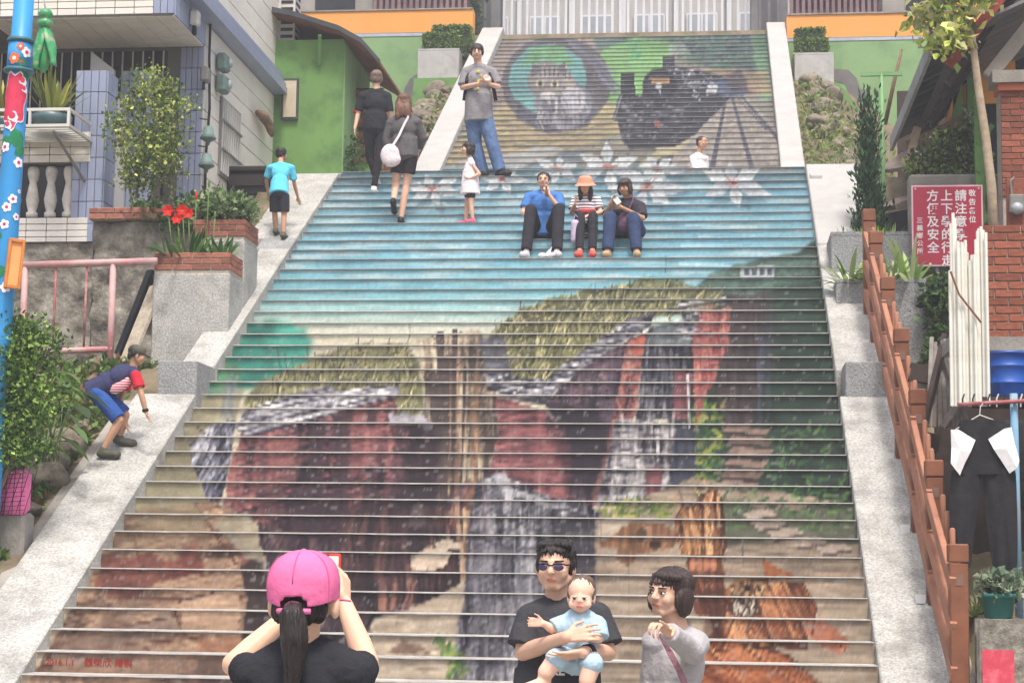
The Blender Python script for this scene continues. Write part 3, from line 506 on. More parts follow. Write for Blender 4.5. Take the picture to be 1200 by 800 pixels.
# ------------------------------------------------------------------ brown wooden fence
fe=thing('wooden_fence','brown wooden fence of square posts and three rails climbing the right ramp','fence',(0,0,0))
pp=[(1018,246),(1026,272),(1040,325),(1056,385),(1075,456),(1094,539),(1122,637)]
FP=[at(*q,x=3.23+.07*k/6) for k,q in enumerate(pp)]
for k,q in enumerate(FP):
    b=max(zn(q.y)-.05,0)
    po=part_box('post',(q.x-.066,q.y-.066,b),(q.x+.066,q.y+.066,q.z-.14),m_wood,fe,.008)
    part_box('cap',(q.x-.072,q.y-.072,q.z-.135),(q.x+.072,q.y+.072,q.z),m_wood,po,.01)
    if k<7: MB().box((q.x-.16,q.y-.06,b+.05),(q.x-.085,q.y+.06,b+.12)).build('bracket',m_metalw,fe)
    if k<7: part_box('plug',(q.x-.03,q.y-.070,q.z-.30),(q.x+.03,q.y-.065,q.z-.22),M('plug_steel',(120,96,84),bump=0),po)
for k in range(len(FP)-1):
    a,b=FP[k],FP[k+1]
    for h in (.28,.60,.92):
        o1=Vector((-.045,0,-h)); MB().obox(a+o1+Vector((0,.06,.02)),b+o1+Vector((0,-.06,-.02)),.05,.12,ch=.006).build('rail',m_woodl,fe)
    for t in (.2,.4,.6,.8):
        c=a.lerp(b,t); zb=max(zn(c.y)-.02,0); MB().tube([(c.x+.035,c.y,zb),(c.x+.035,c.y,c.z-.16),(c.x+.035,c.y,c.z-.145)],[.022,.022,.012],8).build('baluster',m_woodl,fe,True)
# ------------------------------------------------------------------ plants
def leafmat(name,trans=.35,rough=.5): return M(name,(0,0,0),rough=rough,var=0,bump=0,attr='lc',trans=trans,spec=.35)
m_leaf=leafmat('leaf'); m_bark=M('bark',(120,104,86),var=.25,scale=14,bump=.7,bscale=40); m_stem=M('green_stem',(96,120,62),bump=0)
def leaves_obj(name,P,D,U,L,Wd,cols,parent,mat=None,fold=.25):
    """one mesh of diamond leaves; P base points, D directions, U widths"""
    n=len(P); P=np.asarray(P);D=np.asarray(D);U=np.asarray(U); L=np.asarray(L)[:,None]; Wd=np.asarray(Wd)[:,None]
    N=np.cross(D,U); V=np.empty((n,4,3)); V[:,0]=P; V[:,1]=P+D*L*.45+U*Wd+N*Wd*fold; V[:,2]=P+D*L; V[:,3]=P+D*L*.45-U*Wd+N*Wd*fold
    f=np.arange(n*4).reshape(n,4); F_=np.concatenate([f[:,[0,1,2]],f[:,[0,2,3]]])
    o=mobj(name,V.reshape(-1,3).tolist(),F_.tolist(),mat or m_leaf,parent)
    C=np.ones((n*4,4),np.float32); C[:,:3]=np.repeat(lin(np.asarray(cols)),4,0)
    ca=o.data.color_attributes.new('lc','FLOAT_COLOR','POINT'); ca.data.foreach_set('color',C.ravel()); return o
def rvec(n,rg):
    v=rg.normal(size=(n,3)); return v/np.linalg.norm(v,axis=1)[:,None]
def crown(parent,blobs,nclump,per,leaf,palette,seed,name='crown',spread=.12,upb=.35,wr=.32):
    rg=np.random.default_rng(seed); P=[];D=[];U=[];L=[];Wd=[];C=[]; pal=np.array(palette,float)
    vol=np.array([b[1][0]*b[1][1]*b[1][2] for b in blobs])**.66; vol/=vol.sum()
    for k in range(nclump):
        c,r=blobs[rg.choice(len(blobs),p=vol)]; d=rvec(1,rg)[0]; q=np.array(c)+d*np.array(r)*rg.uniform(.45,1.05)
        base=pal[rg.integers(len(pal))]*rg.uniform(.85,1.15); m=max(3,int(per*rg.uniform(.5,1.4)))
        pos=q+rg.normal(size=(m,3))*spread; dr=rvec(m,rg)*.9+d*.5+np.array([0,0,upb]); dr/=np.linalg.norm(dr,axis=1)[:,None]
        u=np.cross(dr,rvec(m,rg)); u/=np.linalg.norm(u,axis=1)[:,None]
        l=leaf*rg.uniform(.45,1.55,m); P.append(pos);D.append(dr);U.append(u);L.append(l);Wd.append(l*wr);C.append(np.clip(base*rg.uniform(.8,1.25,(m,1)),0,255))
    return leaves_obj(name,np.concatenate(P),np.concatenate(D),np.concatenate(U),np.concatenate(L),np.concatenate(Wd),np.concatenate(C),parent)
def straps(parent,base,n,length,width,palette,seed,name='leaves',lean=(.3,1.1),droop=.9,rad=.1):
    rg=np.random.default_rng(seed); V=[];Fc=[];C=[]; base=np.array(base)
    for k in range(n):
        a=rg.uniform(0,2*PI); t=rg.uniform(*lean); L=length*rg.uniform(.6,1.15); w=width*rg.uniform(.7,1.2)
        p=base+np.array([math.cos(a),math.sin(a),0])*rg.uniform(0,rad); d=np.array([math.cos(a)*math.sin(t),math.sin(a)*math.sin(t),math.cos(t)]); sd=np.array([-math.sin(a),math.cos(a),0]); col=np.array(palette[rg.integers(len(palette))])*rg.uniform(.8,1.2)
        N=6; k0=len(V)
        for i in range(N+1):
            s=i/N; ww=w*(.55+.45*math.sin(min(1,s*1.5)*PI/2))*(1-s**3)+.001
            V+=[tuple(p+sd*ww),tuple(p-np.array([0,0,ww*.35])),tuple(p-sd*ww)]; C+=[col]*3
            p=p+d*L/N; d=d+np.array([0,0,-droop/N*1.3*s*1.6]); d/=np.linalg.norm(d)
        for i in range(N):
            q=k0+i*3; Fc+=[(q,q+1,q+4,q+3),(q+1,q+2,q+5,q+4)]
    o=mobj(name,V,Fc,m_leaf,parent,True); A=np.ones((len(V),4),np.float32); A[:,:3]=lin(np.clip(np.array(C),0,255))
    ca=o.data.color_attributes.new('lc','FLOAT_COLOR','POINT'); ca.data.foreach_set('color',A.ravel()); return o
G1=[(120,150,60),(96,128,48),(150,176,84),(76,108,44)]; G2=[(70,98,50),(56,84,44),(92,118,62),(48,70,40)]; G3=[(150,170,70),(182,196,100),(120,140,60),(98,118,54)]
ROCKM=[]
m_rock=M('bank_rock',(130,121,107),var=.25,scale=4,stain=(108,104,84),stain_scale=3,bump=.7,bscale=22,rnd=.2)
def rockmesh(seed):
    bm=bmesh.new(); bmesh.ops.create_icosphere(bm,subdivisions=3,radius=1); rg=random.Random(seed)
    pl=[(Vector((rg.gauss(0,1),rg.gauss(0,1),rg.gauss(0,1))).normalized(),rg.uniform(.62,.95)) for _ in range(14)]
    for v in bm.verts:
        for n_,d in pl:
            e=v.co.dot(n_)-d
            if e>0: v.co-=n_*e*.92
        v.co*=1+rg.uniform(-.015,.015)
    me=bpy.data.meshes.new('rock'); bm.to_mesh(me); bm.free(); me.materials.append(m_rock); me.polygons.foreach_set('use_smooth',[True]*len(me.polygons)); return me
ROCKM=[rockmesh(k) for k in range(5)]
def rock(p,s,label,group,k):
    o=bpy.data.objects.new('rock',ROCKM[k%5]); link(o); o.location=p; o.scale=s; o.rotation_euler=(0,0,k*1.7); return tag(o,label,'rock',group)
# ------------------------------------------------------------------ tiles and bricks
def tiles(parent,org,u,v,nu,nv,tu,tv,gap,thick,mat,name='tile',skip=None,half=False):
    """grid of separate tiles on a wall: org corner, u and v unit directions, tile pitch tu x tv"""
    org=Vector(org);u=Vector(u).normalized();v=Vector(v).normalized();n_=u.cross(v); me={}
    T=Matrix((u,v,n_)).transposed().to_4x4()
    for j in range(nv):
        off=(tu/2 if (half and j%2) else 0)
        for i in range(-1 if off else 0,nu):
            a0=max(0,i*tu+off); a1=min(nu*tu,(i+1)*tu+off); 
            if a1-a0<.02 or (skip and skip(i,j)): continue
            key=round(a1-a0,3)
            if key not in me:
                mb=MB().box((gap/2,gap/2,-.012),(a1-a0-gap/2,tv-gap/2,thick),min(.004,thick*.4)); o=mb.build(name,mat,parent); me[key]=o.data
            else: o=link(bpy.data.objects.new(name,me[key]),parent)
            o.matrix_local=Matrix.Translation(org+u*a0+v*(j*tv))@T
m_cream=M('cream_tile',(220,216,207),rough=.45,var=.05,bump=.03,rnd=.05,spec=.4); m_blue=M('pale_blue_tile',(140,149,174),rough=.4,var=.06,bump=.03,rnd=.07,spec=.45)
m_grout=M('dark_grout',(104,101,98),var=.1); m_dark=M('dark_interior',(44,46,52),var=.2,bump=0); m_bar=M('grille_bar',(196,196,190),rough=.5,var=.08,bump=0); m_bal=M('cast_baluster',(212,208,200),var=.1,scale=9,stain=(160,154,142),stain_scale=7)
m_greymetal=M('grey_metal',(128,128,124),rough=.5,var=.12,bump=.05,metal=.3); m_black=M('black_plastic',(30,30,32),rough=.5,var=.1,bump=0); m_stone=M('mossy_stone_wall',(128,124,114),var=.45,scale=7,stain=(66,64,56),stain_scale=3.4,bump=1.2,bscale=14,speckle=.15,sp_scale=40)
# ------------------------------------------------------------------ tiled house on the left
XH=-5.25
ho=thing('tiled_house','cream tiled house with pale blue corner pilasters behind the flowering pole','house',(0,0,0))
part_box('body',(-12,9.62,5.3),(XH-.02,14.4,13.2),m_grout,ho)
part_box('upper_storey',(-12,8.2,8.41),(XH-.02,9.62,13.2),m_grout,ho)
tiles(ho,(XH-.02,9.66,5.5),(0,1,0),(0,0,1),2,11,2.36,.295,.012,.02,m_cream,'wall_panel',skip=lambda i,j:False)
tiles(ho,(XH-.02,8.22,9.1),(0,1,0),(0,0,1),3,8,2.05,.295,.012,.02,m_cream,'wall_panel')
tiles(ho,(-7.78,8.2,8.43),(1,0,0),(0,0,1),9,6,.2511,.09,.010,.012,m_cream,'tile')
tiles(ho,(-5.52,8.2,8.43),(1,0,0),(0,0,1),3,2,.09,.28,.008,.014,m_blue,'tile')
tiles(ho,(-7.7,8.21,8.41),(1,0,0),(0,1,0),10,12,.245,.115,.010,.012,m_cream,'soffit_tile')
tiles(ho,(-5.57,9.62,5.5),(1,0,0),(0,0,1),4,10,.08,.29,.008,.016,m_blue,'tile')
tiles(ho,(-5.25,8.21,8.41),(0,1,0),(0,0,1),12,2,.117,.30,.008,.016,m_blue,'tile')
led=part_box('ledge',(XH-.02,8.3,8.75),(XH+.22,14.42,8.84),m_blue,ho)
for k in range(3): part_box('ledge_course',(XH-.02,8.3,8.845+.085*k),(XH+.20-.04*k,14.41,8.92+.085*k),m_blue,ho)
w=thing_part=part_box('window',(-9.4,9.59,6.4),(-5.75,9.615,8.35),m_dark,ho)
for k in range(26): part_box('bar',(-9.3+k*.14,9.555,6.4),(-9.282+k*.14,9.575,8.34),m_bar,w)
for z in (6.55,7.2): part_box('bar',(-9.4,9.545,z),(-5.76,9.556,z+.03),m_bar,w)
# porch
tiles(ho,(-7.85,8.19,5.50),(1,0,0),(0,0,1),6,4,.265,.082,.009,.014,m_cream,'tile'); part_box('porch_plinth',(-7.9,8.2,5.45),(-6.45,8.5,5.83),m_grout,ho)
part_box('porch_rail',(-7.9,8.2,6.52),(-6.45,8.42,6.93),m_grout,ho); tiles(ho,(-7.85,8.19,6.53),(1,0,0),(0,0,1),6,4,.265,.098,.009,.014,m_cream,'tile')
prof=[(.05,0),(.075,.02),(.075,.07),(.05,.09),(.07,.16),(.085,.24),(.06,.38),(.045,.46),(.06,.50),(.075,.56),(.075,.62),(.06,.66)]
for k in range(6): MB().lathe(prof,12,(-7.74+.235*k,8.31,5.84)).build('baluster',m_bal,ho,True)
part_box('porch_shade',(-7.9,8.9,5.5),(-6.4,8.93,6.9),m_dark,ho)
pl=part_box('porch_pillar',(-6.49,8.2,5.45),(-6.09,8.6,7.72),m_grout,ho); tiles(ho,(-6.49,8.2,5.47),(1,0,0),(0,0,1),4,8,.1,.28,.008,.016,m_blue,'tile'); tiles(ho,(-6.09,8.2,5.47),(0,1,0),(0,0,1),4,8,.1,.28,.008,.016,m_blue,'tile')
MB().prism([(8.6,5.45),(9.6,5.45),(9.6,7.0),(8.6,7.55)],0,-6.3,-6.1).build('parapet',m_cream,ho)
p3_=part_box('porch_pillar',(-6.2,9.1,5.45),(-5.75,9.5,7.95),m_grout,ho); tiles(ho,(-6.2,9.1,5.47),(1,0,0),(0,0,1),4,8,.1125,.31,.008,.016,m_blue,'tile')
MB().prism([(-6.42,7.73),(-6.1,7.73),(-6.1,7.8),(-6.42,8.05)],1,8.5,8.56).build('brace',m_greymetal,ho)
wn=thing_w=part_box('window',(XH-.02,10.45,6.85),(XH+.03,11.5,7.95),m_greymetal,ho)
for k in range(9): part_box('bar',(XH+.03,10.5+k*.115,6.9),(XH+.05,10.525+k*.115,7.92),m_bar,wn)
for z in (7.2,7.6): part_box('bar',(XH+.045,10.46,z),(XH+.065,11.49,z+.03),m_greymetal,wn)
# rack with plant pots in front of the porch
rk=thing('plant_rack','white metal shelf rack fixed to the porch of the tiled house','rack',at(60,158,y=7.75))
c=rk.location
for dx0,dx1,y0,y1,z0,z1 in ((-.55,.38,-.42,-.38,.0,.035),(-.55,.38,.38,.42,.0,.035),(-.55,.38,-.42,-.38,.2,.235),(.345,.38,-.38,.38,.0,.035),(.345,.38,-.38,.38,.2,.235),(.345,.38,-.42,-.385,.036,.199),(-.14,-.11,-.42,-.385,.036,.199)): part_box('frame_bar',(dx0,y0,z0),(dx1,y1,z1),m_bar,rk)
for k in range(7): part_box('slat',(-.55,-.36+k*.11,.005),(.344,-.33+k*.11,.025),m_bar,rk)
MB().tube([(.1,-.2,-.0),(.3,.42,-.5)],.02).build('strut',m_greymetal,rk)
m_pot=M('green_glazed_pot',(74,100,104),rough=.35,var=.1,bump=.05,spec=.5)
pt=thing('potted_bromeliad','yellow green bromeliad in a blue green bowl on the white rack','plant',(c.x+.0,c.y,c.z+.04)); MB().lathe([(.14,0),(.2,.05),(.24,.12),(.25,.19),(.23,.2)],20).build('pot',m_pot,pt,True)
straps(pt,(0,0,.19),34,.62,.04,[(150,156,70),(186,182,90),(110,124,60),(96,110,62)],21,lean=(.1,.9),droop=.35)
pt=thing('potted_bromeliad','olive green strap leaved plant half hidden behind the blue pole','plant',(c.x-.62,c.y,c.z+.04)); MB().lathe([(.12,0),(.17,.05),(.2,.12),(.2,.16)],20).build('pot',m_pot,pt,True)
straps(pt,(0,0,.16),26,.6,.04,[(120,126,60),(150,146,70),(84,100,56)],22,lean=(.2,1.0),droop=.5)
# fittings on the side wall
def cable(label,pts,r=.012,name='cable'): o=MB().tube(pts,r,6).build(name,m_black,None,True); return tag(o,label,'cable')
cable('black cable running down the side wall of the tiled house',[(XH+.03,9.75,9.0),(XH+.04,9.72,8.3),(XH+.05,9.78,7.6),(XH+.03,9.74,6.9),(XH+.03,9.78,6.2),(XH+.04,9.75,5.7)],.02)
cable('thin dark wire sagging across the upper wall of the tiled house',[(XH+.25,8.5,9.6),(XH+.25,9.2,9.2),(XH+.26,9.8,9.15),(XH+.25,10.6,9.5),(XH+.24,11.2,10.2)],.01)
cable('thin dark wire hanging in a loop from the upper wall',[(XH+.02,9.9,10.4),(XH+.03,10.4,9.8),(XH+.03,11.0,9.5),(XH+.02,11.5,9.9),(XH+.02,12.1,10.6)],.008)
m_verd=M('verdigris_lantern',(106,128,122),rough=.6,var=.2,scale=12,bump=.3)
wl=thing('wall_lantern','grey green double wall box on the side wall under the ledge','lantern',at(259,85,x=XH+.06)); 
for z in (.13,-.17): MB().box((-.04,-.13,z-.12),(.10,.13,z+.12),.03).build('housing',m_verd,wl); MB().ell((.09,.1,z+.02),(.045,.07,.07),10,8).build('lens',M('pale_lens',(150,164,162),bump=0),wl,True)
for q,(px,py,lb_) in enumerate(((244,158,'upper'),(242,190,'lower'))):
    t=thing('wind_bell','%s of two grey green bells hanging by the side wall cable'%lb_,'bell',at(px,py,x=XH+.14)); MB().lathe([(.02,.12),(.06,.10),(.08,0),(.11,-.05),(.1,-.06),(.03,-.1),(.02,-.14)],12).build('bell',m_verd,t,True); MB().tube([(0,0,.11),(0,0,.2),(-.12,0,.22)],.01).build('hook',m_black,t)
t=thing('meter_box','small grey junction box beside the side wall cable','box',at(239,88,x=XH+.05)); MB().box((-.03,-.09,-.1),(.08,.09,.1),.02).build('case',m_greymetal,t); MB().tube([(0,0,-.1),(0,0,-.2)],.02).build('gland',m_black,t)
t=thing('meter_box','small white bracket box high on the side wall','box',at(226,22,x=XH+.05)); MB().box((-.03,-.07,-.1),(.09,.07,.1),.02).build('case',m_bar,t); MB().box((.0,-.04,-.22),(.05,.04,-.1),.01).build('clamp',m_black,t)
t=thing('driftwood','brown driftwood ornament fixed to the cream side wall','ornament',at(311,146,x=XH+.1)); m_drift=M('driftwood',(128,104,84),var=.3,scale=10,bump=.8)
MB().tube([(0,-.5,.06),(.02,-.2,.08),(.03,.1,.02),(0,.45,.0)],[.04,.08,.07,.03]).build('branch',m_drift,t,True); MB().tube([(.02,-.05,.04),(.05,.1,-.06),(.03,.3,-.1)],[.05,.06,.03]).build('branch',m_drift,t,True)
t=thing('vent_box','white louvred air vent on the far end of the side wall','vent',at(337,18,x=XH+.1)); MB().box((-.1,-.18,-.5),(.16,.2,.55)).build('case',m_bar,t)
for k in range(8): part_box('slot',(.161,-.14,-.42+k*.11),(.165,.16,-.37+k*.11),m_dark,t)
for k in range(8): part_box('slot',(-.06,-.187,-.42+k*.11),(.13,-.181,-.37+k*.11),m_dark,t)
t=thing('chest','black wooden chest on the ground by the side wall','chest',at(294,224,y=11.2)); MB().box((-.3,-.25,-.1),(.28,.3,.22),.01).build('case',m_black,t); MB().box((-.34,-.29,.225),(.32,.34,.3),.015).build('lid',M('dark_brown_lid',(52,46,44),bump=.1),t); MB().box((-.26,-.27,.02),(.24,-.255,.18),.004).build('drawer',M('dark_brown_lid',(52,46,44)),t)
# ------------------------------------------------------------------ retaining walls, railing
rw=thing('retaining_wall','rough mossy stone retaining wall below the tiled house','wall',(0,0,0))
def roughwall(name,x0,x1,y,z0,z1,mat,parent,seed,amp=.05,th=.5):
    rg=np.random.default_rng(seed); nx=int((x1-x0)/.05)+1; nz=int((z1-z0)/.05)+1; xs=np.linspace(x0,x1,nx); zs=np.linspace(z0,z1,nz)
    g=rg.random((nz//4+3,nx//4+3)); V=[]
    for j,z in enumerate(zs):
        for i,x in enumerate(xs):
            a,b=i/4,j/4; i0,j0=int(a),int(b); fa,fb=a-i0,b-j0
            h=(g[j0,i0]*(1-fa)+g[j0,i0+1]*fa)*(1-fb)+(g[j0+1,i0]*(1-fa)+g[j0+1,i0+1]*fa)*fb
            V.append((x,y-amp*h-rg.uniform(0,.012),z))
    Fc=[(j*nx+i,j*nx+i+1,(j+1)*nx+i+1,(j+1)*nx+i) for j in range(nz-1) for i in range(nx-1)]
    k=len(V); V+=[(x0,y+th,z0),(x1,y+th,z0),(x1,y+th,z1),(x0,y+th,z1)]; tl=(nz-1)*nx
    Fc+=[(tl,tl+nx-1,k+2,k+3),(nx-1,k+1,k+2,tl+nx-1),(0,tl,k+3,k)]
    return mobj(name,V,Fc,mat,parent,True)
roughwall('stonework',-12,-6.02,7.98,3.3,5.47,m_stone,rw,1,.12); roughwall('stonework',-6.02,-4.2,7.8,3.3,5.68,m_stone,rw,2,.14)
tiles(rw,(-6.05,7.62,5.69),(1,0,0),(0,0,1),7,2,.22,.075,.012,.02,m_brick,'brick',half=True); part_box('brick_core',(-6.05,7.62,5.69),(-4.52,8.0,5.84),m_mortar,rw)
m_rw=M('red_rail_sunlit_white',(184,150,148),rough=.5,var=.1,scale=6,stain=(166,62,66),stain_scale=2.6,bump=.1); m_rail=M('rusty_red_rail',(158,92,92),rough=.6,var=.15,scale=8,stain=(190,176,170),stain_scale=4)  # first rail colour: whitish base takes in the sunlit tops, red patches over
ra=thing('pipe_railing','red and white pipe railing, sunlit white mixed into its colour, before the stone wall','railing',(0,0,0)); yr=6.05
a=at(24,311,y=yr);b=at(184,306,y=yr); MB().tube([a,b],.042,12).build('top_rail',m_rw,ra,True); a2=at(20,413,y=yr);b2=at(132,409,y=yr); MB().tube([a2,b2],.036,12).build('lower_rail',m_rw,ra,True)
for px in (30,133): q=at(px,308,y=yr); MB().tube([(q.x,yr,q.z-.01),(q.x,yr,3.45)],.036,12).build('post',m_rw,ra,True)
for px in (66,102,): q=at(px,309,y=yr); q2=at(px,410,y=yr); MB().tube([(q.x,yr,q.z-.02),(q.x,yr,q2.z)],.014,8).build('baluster',m_rail,ra,True)
o=MB().obox(at(148,425,y=6.0),at(184,335,y=6.35),.2,.06,ch=.01).build('plank',M('weathered_plank',(176,166,148),var=.25,scale=9,bump=.6,bscale=30)); tag(o,'weathered grey plank leaning beside the granite planter','plank')
o=MB().obox(at(140,415,y=6.25),at(178,318,y=6.6),.1,.08).build('beam',m_black); tag(o,'dark beam leaning behind the weathered plank','beam')
# ------------------------------------------------------------------ planters
def planter(name,label,x0,x1,y0,y1,z0,z1,mat,brick=0,group=None):
    t=thing(name,label,'planter',((x0+x1)/2,(y0+y1)/2,z0),0,group); cx,cy=(x0+x1)/2,(y0+y1)/2
    T=lambda p:(p[0]-cx,p[1]-cy,p[2]-z0); zb=z1-brick*.068
    bx=MB().box(T((x0,y0,z0)),T((x1,y1,zb-.04)),.012).build('box',mat,t)
    if not brick:
        for l,h in (((x0,y0,zb-.04),(x1,y0+.08,zb)),((x0,y1-.08,zb-.04),(x1,y1,zb)),((x0,y0+.08,zb-.04),(x0+.08,y1-.08,zb)),((x1-.08,y0+.08,zb-.04),(x1,y1-.08,zb))): MB().box(T(l),T(h)).build('rim',mat,t)
    if brick:
        MB().box(T((x0+.01,y0+.01,zb-.04)),T((x1-.01,y1-.01,z1-.02))).build('brick_core',m_mortar,t)
        n=int(round((x1-x0)/.2)); tiles(t,T((x0,y0+.012,zb)),(1,0,0),(0,0,1),n,brick,(x1-x0)/n,.068,.009,.014,m_brick,'brick',half=True)
        n=max(1,int(round((y1-y0)/.2))); tiles(t,T((x1-.012,y0,zb)),(0,1,0),(0,0,1),n,brick,(y1-y0)/n,.068,.009,.014,m_brick,'brick',half=True)
    MB().box(T((x0+.06,y0+.06,z1-.08)),T((x1-.06,y1-.06,z1-.012))).build('soil',m_soil,t)
    return t
planter('flower_planter','granite planter with brick rim and red flowers beside the railing',-4.76,-3.88,6.15,6.72,3.5,5.03,m_gran,3)
planter('flower_planter','granite planter with brick rim under the round grey green bush',-4.5,-3.88,6.76,7.4,3.6,5.52,m_gran,3)
planter('granite_planter','low rough granite planter with lily leaves behind the fence',2.88,3.87,6.85,7.5,3.3,4.80,m_gran_rough)
planter('granite_planter','upper rough granite planter with short grass behind the fence',2.88,3.86,7.75,8.55,4.0,5.50,m_gran_rough)
zq=4.98
fl=thing('amaryllis','clump of strap leaves with red amaryllis flowers in the brick rimmed planter','plant',(-4.3,6.42,zq))
straps(fl,(-.12,-.05,0),40,.36,.028,[(70,112,50),(96,134,66),(56,90,44),(130,150,96)],31,lean=(.1,1.2),droop=1.0,rad=.3); straps(fl,(.22,.0,0),26,.34,.028,[(70,112,50),(96,134,66),(56,90,44)],32,lean=(.1,1.2),droop=1.0,rad=.2)
m_redfl=M('amaryllis_red',(226,38,30),rough=.5,var=.15,scale=20,bump=0,trans=.3)
for px,py in ((197,247),(214,246),(208,256),(221,250)):
    q=at(px,py,y=6.38)-Vector((-4.3,6.42,zq)); mb=MB(); rg=random.Random(px)
    for k in range(6):
        a=k*PI/3+rg.uniform(-.2,.2); d=Vector((math.cos(a),-.45,math.sin(a))).normalized(); s=Vector((-math.sin(a),0,math.cos(a)))
        mb.add([q,q+d*.045+s*.028,q+d*.085+Vector((0,.01,0)),q+d*.045-s*.028],[(0,1,2,3)])
    mb.build('flower',m_redfl,fl); MB().tube([q,(q.x*.8,q.y+.02,0)],.008,6).build('stalk',m_stem,fl,True)
for px,py in ((230,230),(245,215),(252,252)):
    q=at(px,py,y=6.5)-Vector((-4.3,6.42,zq)); MB().tube([(q.x*.9,.05,0),q],.007,6).build('stalk',m_stem,fl,True); MB().ell(q,(.015,.015,.05),6,5).build('bud',m_redfl if px<240 else m_stem,fl,True)
bu=thing('round_bush','rounded grey green bush in the brick planter','bush',(-4.2,7.05,5.48)); crown(bu,[((-.05,0,.2),(.34,.3,.2)),((.18,-.05,.16),(.2,.2,.15)),((-.3,.0,.15),(.15,.2,.14))],420,14,.055,[(120,140,96),(96,118,78),(140,158,112),(84,104,68)],41,spread=.04); MB().tube([(0,0,-.02),(0,.02,.2)],.03).build('stem',m_bark,bu)
lp=thing('lily_plant','long pale green drooping lily leaves in the low granite planter','plant',(3.35,7.1,4.74))
for k,(dx,s) in enumerate(((-.32,.42),(-.1,.46),(.15,.5),(.36,.62))): straps(lp,(dx,-.12,0),22,s,.036,[(150,172,110),(110,142,72),(190,200,150),(84,116,60)],50+k,lean=(.3,1.3),droop=1.3,rad=.1)
lg=thing('short_grass','short bright grass in the upper granite planter','plant',(3.35,8.1,5.44)); straps(lg,(0,0,0),220,.16,.012,[(130,164,70),(160,188,96),(96,130,56)],60,lean=(0,.9),droop=.6,rad=.42); tag(lg,kind=None)
vn=thing('trailing_plant','dark trailing vine hanging beside the low granite planter','plant',(3.97,6.75,4.7)); crown(vn,[((0,0,-.1),(.12,.15,.2)),((.05,-.1,-.45),(.1,.12,.3)),((.0,-.1,-.8),(.1,.12,.25))],160,12,.08,G2,61,'leaves',.06,-.5); MB().tube([(0,.2,.0),(.02,-.02,-.1),(.04,-.05,-.9)],.012).build('stem',m_bark,vn)
# ------------------------------------------------------------------ bank plants, rocks, left
tr=thing('young_tree','slender young tree with yellow green leaf tips before the blue pilasters','tree',(-5.55,7.9,5.6))
blobs=[]
for px,py,r in ((150,130,.22),(170,105,.25),(195,115,.25),(185,150,.28),(160,170,.3),(200,170,.22),(215,130,.14),(140,150,.16),(175,195,.28),(155,205,.2),(195,200,.2)): q=at(px,py,y=7.9)-Vector((-5.55,7.9,5.6)); blobs.append((tuple(q),(r,r*.9,r)))
crown(tr,blobs,360,14,.045,[(128,146,70),(96,118,56),(176,184,100),(80,102,52)],71,spread=.075,wr=.4)
for k in range(4):
    q=Vector(blobs[(k*3+1)%11][0]); MB().tube([(-.05+.05*k,0,-.2),(q.x*.5,.02*k,q.z*.5),q],[.022,.016,.008],6).build('trunk' if k==0 else 'branch',m_bark,tr,True)
sh=thing('ground_ivy','low dark ivy spilling over the brick capped wall','plant',(-5.0,7.7,5.75)); crown(sh,[((-.3,0,.05),(.3,.15,.1)),((.1,-.1,-.02),(.35,.12,.14)),((.25,0,.1),(.3,.15,.12))],140,9,.07,G2,72,'leaves',.05); MB().tube([(-.5,.05,.09),(0,-.05,.12),(.5,.0,.1)],.012).build('stem',m_bark,sh)
bs=thing('leafy_shrub','large bright green leafy shrub on the bank before the railing','shrub',(-4.95,1.6,1.35))
blobs=[]
for px,py,r in ((10,390,.18),(35,395,.14),(55,405,.1),(20,420,.22),(45,430,.15),(15,460,.25),(40,470,.18),(10,500,.25),(25,515,.2),(5,430,.25),(-15,480,.3),(-20,420,.3),(-25,530,.3),(58,400,.08)): q=at(px,py,y=1.6)-Vector((-4.95,1.6,1.35)); blobs.append((tuple(q),(r,r,r)))
crown(bs,blobs,760,16,.042,[(92,126,46),(124,156,66),(66,98,40),(150,180,90),(52,80,36)],73,spread=.075)
for k in range(5): q=Vector(blobs[k*2+2][0]); MB().tube([(.03*k-.06,.02*k,-.05),(q.x*.5,0,q.z*.5),q],[.03,.02,.008],6).build('trunk' if k==0 else 'branch',m_bark,bs,True)
bl=thing('broadleaf_plant','dark broad leaved plant beneath the bright shrub','plant',at(52,540,y=2.6))
